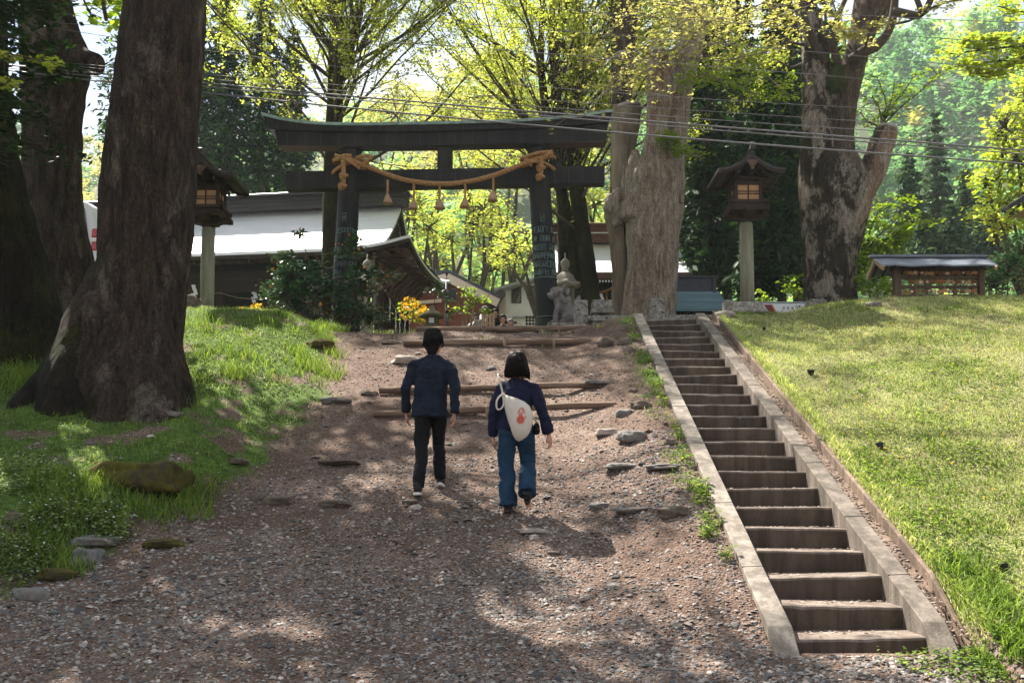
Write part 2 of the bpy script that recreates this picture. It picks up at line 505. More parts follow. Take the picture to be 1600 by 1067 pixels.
def m_ground():
    t = NT('ground')
    v = t.coord()
    a = t.n('ShaderNodeAttribute'); a.attribute_name = 'grass'
    dirt = t.ramp(t.noise(v, 2.2, 8, 0.7), [(0.3, (0.070, 0.043, 0.031)), (0.5, (0.165, 0.112, 0.086)), (0.7, (0.31, 0.235, 0.19))])
    chips = t.voro(v, 55, 'F1', 'Color')
    chip = t.ramp(chips, [(0.1, (0.040, 0.023, 0.016)), (0.45, (0.14, 0.088, 0.064)), (0.75, (0.29, 0.225, 0.19)), (0.95, (0.44, 0.38, 0.34))])
    dirt = t.mix(0.45, dirt, chip)
    dirt = t.mix(t.ramp(t.noise(v, 0.75, 5, 0.65), [(0.40, 0.6), (0.60, 0)]), dirt, (0.085, 0.050, 0.035))
    turf = t.ramp(t.noise(v, 3.5, 8, 0.7), [(0.3, (0.10, 0.085, 0.04)), (0.52, (0.20, 0.20, 0.07)), (0.7, (0.33, 0.31, 0.13))])
    tc = t.ramp(t.voro(v, 70, 'F1', 'Color'), [(0.2, (0.07, 0.09, 0.025)), (0.55, (0.22, 0.24, 0.075)), (0.9, (0.46, 0.40, 0.24))])
    turf = t.mix(0.5, turf, tc)
    b_ = t.n('ShaderNodeAttribute'); b_.attribute_name = 'lush'
    turf = t.mix(b_.outputs['Fac'], turf, t.ramp(t.noise(v, 6, 8, 0.7), [(0.3, (0.035, 0.05, 0.012)), (0.5, (0.07, 0.12, 0.022)), (0.7, (0.13, 0.20, 0.04))]))
    f = t.ramp(t.math('ADD', a.outputs['Fac'], t.math('MULTIPLY', t.math('SUBTRACT', t.noise(v, 9, 6, 0.7), 0.5), 1.2)), [(0.35, 0), (0.62, 1)])
    col = t.mix(f, dirt, turf)
    h = t.math('ADD', t.voro(v, 45), t.math('MULTIPLY', t.noise(v, 20, 6, 0.7), 0.8))
    return t.pbr(col, 0.95, 0, t.bump(h, 0.9, 0.02), 0.15)
M_GROUND = m_ground()
def m_hillside():
    t = NT('hill floor'); v = t.coord()
    return t.pbr(t.ramp(t.noise(v, 0.06, 6, 0.7), [(0.35, (0.035, 0.05, 0.018)), (0.6, (0.07, 0.09, 0.03))]), 0.95)
g = np_mesh('ground', np.stack([GX.ravel(), GY.ravel(), GZ], 1), FC, [M_GROUND, m_hillside()], smooth=True, attr={'grass': gm, 'lush': (GX.ravel() < sline(GY.ravel())[0]).astype(float)})
cy = GY.ravel()[FC[:, 0]]
g.data.polygons.foreach_set('material_index', (cy > 62).astype(np.int32))
tag(g, kind='structure')

# ------------------------------------------------------------------ concrete
def m_concrete(name, c1, c2, stain=(0.08, 0.06, 0.045)):
    t = NT(name); v = t.coord()
    col = t.ramp(t.noise(v, 3, 8, 0.7), [(0.3, c2), (0.7, c1)])
    col = t.mix(t.ramp(t.noise(v, 90, 3, 0.6), [(0.35, 0.0), (0.7, 0.5)]), col, [x * 1.25 for x in c1])
    st = t.ramp(t.noise(t.coord((1, 1, 0.12)), 7, 6, 0.7), [(0.42, 1), (0.6, 0)])
    col = t.mix(t.math('MULTIPLY', st, 0.65), col, stain)
    col = t.mix(t.ramp(t.noise(v, 1.3, 5, 0.7), [(0.5, 0), (0.7, 0.5)]), col, [x * 0.5 for x in c2])
    h = t.math('ADD', t.noise(v, 60, 5, 0.7), t.math('MULTIPLY', t.noise(v, 4, 4, 0.6), 1.5))
    return t.pbr(col, 0.9, 0, t.bump(h, 0.5, 0.012), 0.25)
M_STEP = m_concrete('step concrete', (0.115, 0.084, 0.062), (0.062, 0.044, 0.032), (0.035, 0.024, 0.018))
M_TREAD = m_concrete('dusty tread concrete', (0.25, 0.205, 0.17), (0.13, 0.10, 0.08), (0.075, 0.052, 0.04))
M_RAIL = m_concrete('rail concrete', (0.33, 0.285, 0.24), (0.17, 0.145, 0.12), (0.085, 0.07, 0.055))
M_RAIL2 = m_concrete('darker kerb concrete', (0.25, 0.21, 0.175), (0.105, 0.085, 0.068), (0.055, 0.045, 0.034))
M_GUT = m_concrete('gutter concrete', (0.26, 0.185, 0.14), (0.13, 0.09, 0.065), (0.05, 0.036, 0.026))

stair = thing('stairway', 'long straight concrete stairway with side kerbs climbing the grass slope', 'stairs', (SA.x, SA.y, gz(SA.x + .2, SA.y)))
R_ = (SB - SA) / (NST - 1)
for n in range(NST):
    nose = SA + R_ * n
    mb = MB()
    rr = random.Random(n)
    seg = 14
    y0, y1 = nose.y, nose.y + R_.y + 0.035
    x0, x1 = nose.x - SW - 0.03, nose.x + 0.03
    zt, zb = nose.z, nose.z - R_.z - 0.12
    tilt = rr.uniform(-0.014, 0.014)
    rows = []
    for k in range(seg + 1):
        u = k / seg; x = x0 + (x1 - x0) * u
        chip = 0.022 * max(0, mnoise.noise(Vector((u * 4, n * 3.1, 0.5)))) + 0.010 * mnoise.noise(Vector((u * 14, n * 7.7, 2)))
        top = zt + tilt * (u - 0.5) * 2
        rows.append([(x, y0 + 0.004, zb), (x, y0, top - 0.022 - chip), (x, y0 + 0.006, top - 0.006 - chip * 0.7), (x, y0 + 0.02, top - chip * 0.3), (x, y1 + 0.03, top + 0.004), (x, y1 + 0.03, zb)])
    ids = [[mb.P(p) for p in r] for r in rows]
    for k in range(seg):
        for j in range(5):
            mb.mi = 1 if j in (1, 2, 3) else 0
            mb.face((ids[k][j], ids[k + 1][j], ids[k + 1][j + 1], ids[k][j + 1]))
    mb.mi = 0; mb.face(ids[0]); mb.face(ids[-1][::-1])
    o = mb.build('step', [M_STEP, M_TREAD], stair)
# side kerbs, gutter and low wall follow the nosing line
def along(q0, q1, dz0, dz1, ya, yb, n=60, topdz=None, seed=1):
    """a sloping bar between lateral offsets q0..q1, top at nosing + dz1, bottom nosing + dz0"""
    mb = MB(); rows = []
    for k in range(n + 1):
        y = ya + (yb - ya) * k / n
        t = (y - SA.y) / (SB.y - SA.y)
        p = SA + (SB - SA) * t
        w = 0.010 * mnoise.noise(Vector((k * 0.23, seed, 0))) - (0.16 * max(0, 1 - k / 2) if seed < 3 else 0.25 * max(0, 1 - k / 5))
        a = 0.010 * mnoise.noise(Vector((k * 0.61, seed, 3)))
        b = 0.007
        rows.append([(p.x + q0, y, p.z + dz0), (p.x + q0, y, p.z + dz1 - b + w), (p.x + q0 + b + abs(a), y, p.z + dz1 + w), (p.x + q1 - b, y, p.z + dz1 + w), (p.x + q1, y, p.z + dz1 - b + w), (p.x + q1, y, p.z + dz0)])
    ids = [[mb.P(p) for p in r] for r in rows]
    for k in range(n):
        for j in range(6):
            mb.face((ids[k][j], ids[k][(j + 1) % 6], ids[k + 1][(j + 1) % 6], ids[k + 1][j]))
    mb.face(ids[0]); mb.face(ids[-1][::-1])
    return mb
along(-SW - RW, -SW, -0.7, 0.085, 6.78, 17.55, seed=1).build('side_kerb', M_RAIL, stair)
along(0.0, RW, -0.7, 0.085, 6.85, 17.6, seed=2).build('side_kerb', M_RAIL2, stair)
m_j = m_simple('joint', (0.05, 0.042, 0.034), (0.03, 0.024, 0.02), 20, 0.95, 0.2)
for q0_, q1_, ys_ in ((-SW - RW, -SW, (8.05, 9.3, 10.9, 12.2, 13.8, 15.4)), (0.0, RW, (7.9, 9.0, 10.3, 11.8, 13.1, 14.9, 16.3))):
    for y_ in ys_:
        m = MB()
        t_ = (y_ - SA.y) / (SB.y - SA.y); p_ = SA + (SB - SA) * t_; w_ = 0.010 * mnoise.noise(Vector(((y_ - 6.8) / 10.77 * 60 * 0.23, 1 if q0_ < 0 else 2, 0)))
        m.bar((p_.x + q0_ - .001, y_, p_.z + .0835 + w_), (p_.x + q1_ + .001, y_ + .012, p_.z + .0885 + w_), .007, .008)
        m.build('joint', m_j, stair)
along(RW - 0.01, 0.30, -0.5, 0.035, 7.0, 17.5, seed=3).build('gutter', M_GUT, stair)
along(0.295, 0.335, -0.5, 0.14, 6.95, 17.55, seed=4).build('low_wall', M_GUT, stair)
# ------------------------------------------------------------------ materials for built things
M_TORII = m_simple('dark bronze sheet', (0.018, 0.016, 0.016), (0.007, 0.0065, 0.007), 5, 0.6, 0.25, 30, 0.004, spec=0.22, stretch=(1, 1, 0.3), dirt=(0.030, 0.024, 0.020))
M_TORIIB = m_simple('brown underside', (0.10, 0.062, 0.052), (0.05, 0.032, 0.028), 6, 0.7, 0.3)
M_PATINA = m_simple('green patina', (0.30, 0.42, 0.38), (0.12, 0.17, 0.155), 7, 0.7, 0.3)
M_PATINA2 = m_simple('dull patina', (0.19, 0.29, 0.26), (0.08, 0.12, 0.11), 9, 0.7, 0.2)
M_SEAM = m_simple('sheet seam', (0.07, 0.095, 0.088), (0.03, 0.035, 0.033), 9, 0.7, 0.2)
M_ROPE = m_simple('straw rope', (0.48, 0.275, 0.115), (0.20, 0.10, 0.04), 30, 0.85, 0.6, 160, 0.004)
M_TASSEL = m_simple('straw tassel', (0.46, 0.29, 0.18), (0.26, 0.15, 0.09), 26, 0.85, 0.7, 120, 0.006, stretch=(1, 1, 0.1))
M_DWOOD = m_wood('dark weathered wood', (0.046, 0.027, 0.019), (0.018, 0.010, 0.008), 2, 14)
M_DWOODX = m_wood('dark weathered wood across', (0.046, 0.027, 0.019), (0.018, 0.010, 0.008), 0, 14)
M_MWOOD = m_wood('brown weathered wood', (0.15, 0.095, 0.068), (0.07, 0.042, 0.030), 2, 14)
M_MWOODX = m_wood('brown weathered wood across', (0.15, 0.095, 0.068), (0.07, 0.042, 0.030), 0, 14)
M_LWOOD = m_wood('pale wood', (0.42, 0.30, 0.20), (0.28, 0.18, 0.11), 2, 18)
M_PANE = m_simple('tan paper pane', (0.50, 0.31, 0.16), (0.36, 0.20, 0.09), 9, 0.7, 0.1)
M_STONE = m_concrete('lantern stone', (0.30, 0.28, 0.23), (0.17, 0.155, 0.125), (0.09, 0.085, 0.06))
M_STONED = m_simple('speckled old stone', (0.44, 0.41, 0.36), (0.11, 0.10, 0.085), 26, 0.9, 0.8, 70, 0.01, dirt=(0.06, 0.055, 0.045))
M_POST = m_concrete('post stone', (0.27, 0.265, 0.21), (0.175, 0.17, 0.125), (0.11, 0.115, 0.06))
M_WHITE = m_simple('white paper', (0.82, 0.82, 0.84), (0.7, 0.7, 0.74), 8, 0.8, 0.1)
M_BLACK = m_simple('interior shade', (0.012, 0.009, 0.008), (0.006, 0.005, 0.004), 4, 0.9, 0.1)  # near-black stands in for the shade inside hall, shrine and pavilion

# ------------------------------------------------------------------ torii
def td(px): return 21.1 - (px - 417) / 535.0 * 0.35
def tp(px, py, dy=0.0):
    p = at(px, py, td(px)); p.y += dy; return p
torii = thing('torii_gate', 'tall black bronze-clad torii gate spanning the top of the path', 'torii gate', (tp(696, 500).x, 21.0, 4.95))
def lerp(a, b, t): return a + (b - a) * t
def curve(pts, x):
    xs = [p[0] for p in pts]; ys = [p[1] for p in pts]
    # smooth interpolation (Catmull-Rom)
    i = max(0, min(len(xs) - 2, int(np.searchsorted(xs, x)) - 1))
    t = (x - xs[i]) / (xs[i + 1] - xs[i]); t = max(0, min(1, t))
    p0 = ys[max(0, i - 1)]; p1 = ys[i]; p2 = ys[i + 1]; p3 = ys[min(len(ys) - 1, i + 2)]
    return 0.5 * (2 * p1 + (p2 - p0) * t + (2 * p0 - 5 * p1 + 4 * p2 - p3) * t * t + (-p0 + 3 * p1 - 3 * p2 + p3) * t ** 3)
TOPC = [(412, 183), (440, 190), (480, 196), (520, 198.5), (560, 199), (640, 198), (700, 197), (770, 195), (820, 193), (860, 190), (900, 186.5), (930, 182.5), (957, 178)]
MIDC = [(422, 208), (440, 209), (520, 211.5), (620, 212), (700, 210.5), (780, 208), (850, 205), (900, 202), (952, 197)]
BOTC = [(434, 231.5), (480, 232), (560, 232.5), (640, 232), (700, 231), (780, 229.5), (850, 228), (900, 226.5), (948, 225)]
def beam(top, bot, xt, xb, yf, yb, n=40):
    mb = MB(); ids = []
    for k in range(n + 1):
        u = k / n
        a, b = lerp(xt[0], xt[1], u), lerp(xb[0], xb[1], u)
        pt, pb = tp(a, curve(top, a)), tp(b, curve(bot, b))
        ids.append([mb.P((pt.x, pt.y + yf, pt.z)), mb.P((pt.x, pt.y + yb, pt.z)), mb.P((pb.x, pb.y + yb, pb.z)), mb.P((pb.x, pb.y + yf, pb.z))])
    for k in range(n):
        for j in range(4):
            mb.face((ids[k][j], ids[k][(j + 1) % 4], ids[k + 1][(j + 1) % 4], ids[k + 1][j]))
    mb.face(ids[0]); mb.face(ids[-1][::-1])
    return mb
o = beam(TOPC, [(a, b + 4.2) for a, b in TOPC], (412, 957), (413.5, 955.5), -0.27, 0.27).build('roof_cap', M_PATINA, torii)
k = beam([(a, b + 4.3) for a, b in TOPC], MIDC, (415, 954), (424, 950), -0.23, 0.23).build('top_beam', M_TORII, torii)
sb_ = beam([(a, b + 0.2) for a, b in MIDC], BOTC, (432, 949), (438, 946), -0.17, 0.17).build('second_beam', M_TORII, torii)
mb = MB()
for u in range(44, 95):       # boards under the second beam
    pass
a = tp(440, 232.5); b = tp(945, 225.6)
mb.hexa([(a.x + .02, a.y - .165, a.z - .018), (b.x - .02, b.y - .165, b.z - .018), (b.x - .02, b.y + .165, b.z - .018), (a.x + .02, a.y + .165, a.z - .018)],
        [(a.x + .02, a.y - .165, a.z + .03), (b.x - .02, b.y - .165, b.z + .03), (b.x - .02, b.y + .165, b.z + .03), (a.x + .02, a.y + .165, a.z + .03)])
mb.build('underside_board', M_TORIIB, torii)
# sheet seams
for beamo, (cu, cd), yf, xs in ((k, (TOPC, MIDC), -0.233, range(440, 950, 26)), (sb_, (MIDC, BOTC), -0.173, range(452, 945, 26))):
    mb = MB()
    for x in xs:
        x2 = x + random.Random(x).uniform(-2, 2)
        t_ = tp(x2, curve(cu, x2) + (5 if cu is TOPC else 1.0)); b_ = tp(x2, curve(cd, x2) - 0.5)
        mb.box(t_.x - 0.004, t_.x + 0.004, t_.y + yf - 0.003, t_.y + yf + 0.01, b_.z, t_.z)
    mb.build('seam', M_SEAM, beamo)
pillars = []
for sgn, (tx, ty_), (bx, by_) in ((-1, (548.5, 240), (538.3, 440)), (1, (839.5, 236), (852.5, 440))):
    T = tp(tx, ty_ - 6); B = tp(bx, by_)
    T.y = B.y = tp(tx, ty_).y + 0.0
    dirv = (B - T) / (T.z - B.z)
    B2 = T + dirv * (T.z - 4.9)
    mb = MB(); prof = []
    n = 28; rings = []
    mb.smooth = True
    for kx in range(22):
        u = kx / 21; c = T + (B2 - T) * u
        r = lerp(0.222, 0.252, u)
        rings.append([mb.P((c.x + r * math.cos(2 * PI * j / n), c.y + r * math.sin(2 * PI * j / n), c.z)) for j in range(n)])
    for kx in range(21):
        for j in range(n):
            mb.face((rings[kx + 1][j], rings[kx + 1][(j + 1) % n], rings[kx][(j + 1) % n], rings[kx][j]))
    mb.smooth = False; mb.face(rings[0]); mb.face(rings[-1][::-1])
    pil = mb.build('pillar', M_TORII, torii); pillars.append((T, dirv))
    def pc(z, T=T, dirv=dirv): return T + dirv * (T.z - z)
    mb = MB()
    zr = tp(bx, 498).z
    for z0, z1, r0, nm_ in ((4.9, zr, 0.285, 'base_sleeve'), (T.z - 0.04, T.z + 0.02, 0.25, 'collar')):
        c0, c1 = pc(z0), pc(z1); mb = MB()
        mb.lathe([(r0, 0), (r0, (z1 - z0) * 0.96), (r0 - 0.03, z1 - z0)], (c1.x, c1.y, z0), 28)
        mb.build(nm_, M_TORII, pil)
    mb = MB(); c0 = pc(zr)
    mb.lathe([(0.27, 0), (0.288, 0.005), (0.27, 0.02)], (c0.x, c0.y, zr), 28); mb.build('patina_ring', M_PATINA2, pil); mb = MB()
    c0 = pc(tp(bx, 437).z); mb.lathe([(0.255, 0), (0.262, 0.008), (0.255, 0.016)], (c0.x, c0.y, c0.z), 28)
    mb.build('patina_ring', M_PATINA2, pil)
    # raised lettering bands: columns of small outlined characters, worn and unreadable
    rr = random.Random(77 + sgn)
    mb = MB()
    def glyph(z, ang, w, h, pcf=pc):
        c = pcf(z); R = 0.2465 + (T.z - z) * 0.0028
        def S(u0, v0, u1, v1, th=0.007):
            # stroke from (u0,v0) to (u1,v1) in glyph box coordinates 0..1
            for (p, q) in (((u0, v0), (u1, v1)),):
                pts = []
                for (u, v) in (p, q):
                    a_ = ang + (u - 0.5) * w / R
                    pts.append(Vector((c.x + R * math.sin(a_), c.y - R * math.cos(a_), z + (v - 0.5) * h)))
                d_ = pts[1] - pts[0]
                if d_.length < 1e-4: return
                nrm = Vector((math.sin(ang), -math.cos(ang), 0))
                mb.bar(pts[0], pts[1], th, 0.012, nrm)
        S(0.05, 0, 0.05, 1); S(0.95, 0, 0.95, 1)
        if rr.random() < 0.8: S(0.05, 1, 0.95, 1)
        if rr.random() < 0.6: S(0.05, 0, 0.95, 0)
        if rr.random() < 0.7: S(0.5, rr.random() * 0.4, 0.5, 0.6 + rr.random() * 0.4)
        if rr.random() < 0.6: S(0.1, rr.uniform(.3, .7), 0.9, rr.uniform(.3, .7))
        if rr.random() < 0.4: S(0.2, 0.1, 0.6, 0.6)
    rows = [(337, 352, 0.0, 1), (357, 369, 0, 6), (372, 382, 0, 8), (385, 396, 0, 7), (398, 409, 0, 8), (411, 422, 0, 7), (423, 434, 0, 8)]
    if sgn < 0: rows = [(337, 353, -0.12, 1), (360, 370, 0, 5), (388, 398, 0, 8), (400, 409, 0, 8), (412, 422, 0, 7), (424, 434, 0, 7)]
    for ya, yb, off, cnt in rows:
        za, zb_ = tp(bx, ya).z, tp(bx, yb).z
        h = (za - zb_) * 0.86
        if cnt == 1:
            glyph((za + zb_) / 2, off, 0.085, h)
        else:
            for j in range(cnt):
                if rr.random() < 0.14: continue
                glyph((za + zb_) / 2, lerp(-1.15, 1.15, (j + 0.5) / cnt), 2.1 * 0.25 / cnt, h * rr.uniform(0.75, 1))
    mb.build('raised_lettering', M_PATINA2, pil)
# tie beam, strut and wedges
mb = MB()
for (x0, x1) in ((448, 944),):
    a0, a1, b0, b1 = tp(x0, 271), tp(x0, 298.5), tp(x1, 262.5), tp(x1, 290)
    y0a, y0b = a0.y, b0.y
    mb.hexa([(a1.x, y0a - .13, a1.z), (b1.x, y0b - .13, b1.z), (b1.x, y0b + .13, b1.z), (a1.x, y0a + .13, a1.z)],
            [(a0.x, y0a - .13, a0.z), (b0.x, y0b - .13, b0.z), (b0.x, y0b + .13, b0.z), (a0.x, y0a + .13, a0.z)])
tb = mb.build('tie_beam', M_TORII, torii, bevel=0.008)
mb = MB()
for x in range(470, 940, 22):
    u = (x - 448) / 496; t_ = tp(x, lerp(271, 262.5, u) + 1); b_ = tp(x, lerp(298.5, 290, u) - 1)
    mb.box(t_.x - 0.003, t_.x + 0.003, t_.y - 0.133, t_.y - 0.12, b_.z, t_.z)
mb.build('seam', M_SEAM, tb)
a, b = tp(684, 230), tp(707, 268)
MBx = MB(); MBx.box(a.x, b.x, a.y - .12, a.y + .12, b.z - 0.02, a.z + 0.05); MBx.build('centre_strut', M_TORII, torii, bevel=0.006)
for x0, x1, ya, yb in ((510, 531, 260, 271.5), (566, 577, 265, 271), (808, 822, 261, 266.5), (857, 878, 253, 264.5)):
    a, b = tp(x0, ya), tp(x1, yb)
    m2 = MB(); m2.box(a.x, b.x, a.y - .10, a.y + .10, b.z - 0.03, a.z, 0.01, 0.01); m2.build('wedge', M_TORII, torii, bevel=0.005)

# ------------------------------------------------------------------ rope with tassels
def resample(pts, step):
    pts = [Vector(p) for p in pts]
    dense = []
    for i in range(len(pts) - 1):
        p0 = pts[max(0, i - 1)]; p1 = pts[i]; p2 = pts[i + 1]; p3 = pts[min(len(pts) - 1, i + 2)]
        for j in range(12):
            t = j / 12
            dense.append(0.5 * (2 * p1 + (p2 - p0) * t + (2 * p0 - 5 * p1 + 4 * p2 - p3) * t * t + (-p0 + 3 * p1 - 3 * p2 + p3) * t ** 3))
    dense.append(pts[-1])
    out = [dense[0]]; acc = 0
    for i in range(1, len(dense)):
        seg = (dense[i] - dense[i - 1]).length
        while acc + seg >= step:
            t = (step - acc) / seg
            q = dense[i - 1].lerp(dense[i], t); out.append(q)
            dense[i - 1] = q; seg = (dense[i] - q).length; acc = 0
        acc += seg
    out.append(dense[-1])
    return out
def twist_rope(mb, pts, r, pitch, strands=3, step=None, n=6):
    P_ = resample(pts, step or pitch / 9)
    ref = None; frames = []
    for i, p in enumerate(P_):
        d = (P_[min(i + 1, len(P_) - 1)] - P_[max(i - 1, 0)]).normalized()
        if ref is None: ref = Vector((0, 0, 1)) if abs(d.z) < 0.9 else Vector((1, 0, 0))
        a_ = (ref - d * ref.dot(d)).normalized(); ref = a_
        frames.append((p, a_, d.cross(a_)))
    st = step or pitch / 9
    for s_ in range(strands):
        pp = []
        for i, (p, a_, b_) in enumerate(frames):
            th = 2 * PI * (s_ / strands + i * st / pitch)
            pp.append(p + (a_ * math.cos(th) + b_ * math.sin(th)) * r * 0.5)
        mb.tube(pp, r * 0.56, n)
rope = thing('sacred_rope', 'thick twisted straw rope slung between the two torii pillars', 'straw rope', tp(690, 296, -0.35))
RY = -0.34
mb = MB()
pts = [tp(x, y, RY) for x, y in ((540, 254), (556, 260), (583, 271), (620, 285), (650, 292), (690, 295.5), (730, 292.5), (770, 283), (800, 272), (824, 262), (850, 252), (858, 249))]
twist_rope(mb, pts, 0.052, 0.18)
mb.build('main_rope', M_ROPE, rope)
for sgn, (T, dirv), zc0, tail in ((-1, pillars[0], 262, (541, 268)), (1, pillars[1], 258, (845, 264))):
    px0 = 548 if sgn < 0 else 840
    zz = tp(px0, zc0).z
    c = T + dirv * (T.z - zz)
    mb = MB()
    for dz, tl, R in ((0.03, 0.055, 0.31), (-0.02, -0.07, 0.325)):
        lp = []
        for j in range(25):
            a_ = -PI / 2 - 0.3 + 2 * PI * j / 24
            lp.append(Vector((c.x + R * 1.12 * math.cos(a_), c.y + R * math.sin(a_), c.z + dz + sgn * tl * 2.0 * math.cos(a_))))
        twist_rope(mb, lp, 0.040, 0.15)
    # bulky hitch in front
    for (x0, y0, x1, y1) in (((528, 251, 566, 271), (530, 258, 552, 252), (560, 256, 584, 254), (584, 256, 570, 270)) if sgn < 0 else ((816, 256, 862, 246), (818, 266, 842, 262), (862, 249, 848, 258), (820, 258, 830, 268))):
        twist_rope(mb, [tp(x0, y0, -0.33), tp((x0 + x1) / 2, (y0 + y1) / 2 - 1, -0.40), tp(x1, y1, -0.33)], 0.041, 0.15)
    mb.build('hitch', M_ROPE, rope)
    mb = MB()
    x, y = tail
    twist_rope(mb, [tp(x, y - 8, -0.38), tp(x + 0.5, y + 8, -0.36), tp(x, y + 24, -0.34), tp(x - 0.5, y + 34, -0.33)] if sgn < 0 else [tp(x, y - 8, -0.38), tp(x, y + 6, -0.36), tp(x - 1, y + 20, -0.34)], 0.05, 0.15)
    for (kx, ky) in (((541.5, 283), (539.5, 299)) if sgn < 0 else ((844.5, 271), (843.5, 285))):
        kc = tp(kx, ky, -0.36)
        ring = [kc + Vector((0.07 * math.cos(a_), 0.06 * math.sin(a_), 0.018 * math.sin(2 * a_))) for a_ in [2 * PI * j / 12 for j in range(13)]]
        twist_rope(mb, ring, 0.036, 0.12)
        ring = [kc + Vector((0.055 * math.cos(a_), 0.05 * math.sin(a_), -0.035 + 0.03 * math.cos(a_))) for a_ in [2 * PI * j / 12 for j in range(13)]]
        twist_rope(mb, ring, 0.033, 0.12)
    mb.build('knotted_tail', M_ROPE, rope)
for i, (x, y0, ym, y1) in enumerate(((608.5, 290, 311, 326), (649, 294, 320, 334.5), (688.5, 298, 319, 334), (728, 295, 317, 332), (771, 284, 307, 322))):
    mb = MB()
    a = tp(x, y0, RY); m_ = tp(x - 0.2, ym, RY); b = tp(x, y1, RY)
    twist_rope(mb, [a, (a + m_) / 2 + Vector((0.006, 0, 0)), m_], 0.026, 0.07)
    tas = mb.build('tassel', M_ROPE, rope)
    mb = MB(); n = 26; rings = []
    H = m_.z - b.z; rr = random.Random(i)
    lean = rr.uniform(-0.02, 0.02)
    for t, r in ((0, 0.028), (0.12, 0.045), (0.16, 0.036), (0.22, 0.044), (0.5, 0.068), (0.8, 0.088), (1.0, 0.098), (1.0, 0.06)):
        rings.append([mb.P(Vector((m_.x + lean * t, m_.y, m_.z - H * t)) + Vector((math.cos(2 * PI * j / n), math.sin(2 * PI * j / n), 0)) * r * (1 + (0.10 * (j % 2) + 0.06 * rr.random()) * (t > .2))) for j in range(n)])
    mb.smooth = True
    for q in range(len(rings) - 1):
        for j in range(n): mb.face((rings[q + 1][j], rings[q + 1][(j + 1) % n], rings[q][(j + 1) % n], rings[q][j]))
    mb.face(rings[0]); mb.face(rings[-1][::-1])
    mb.build('skirt', M_TASSEL, tas)

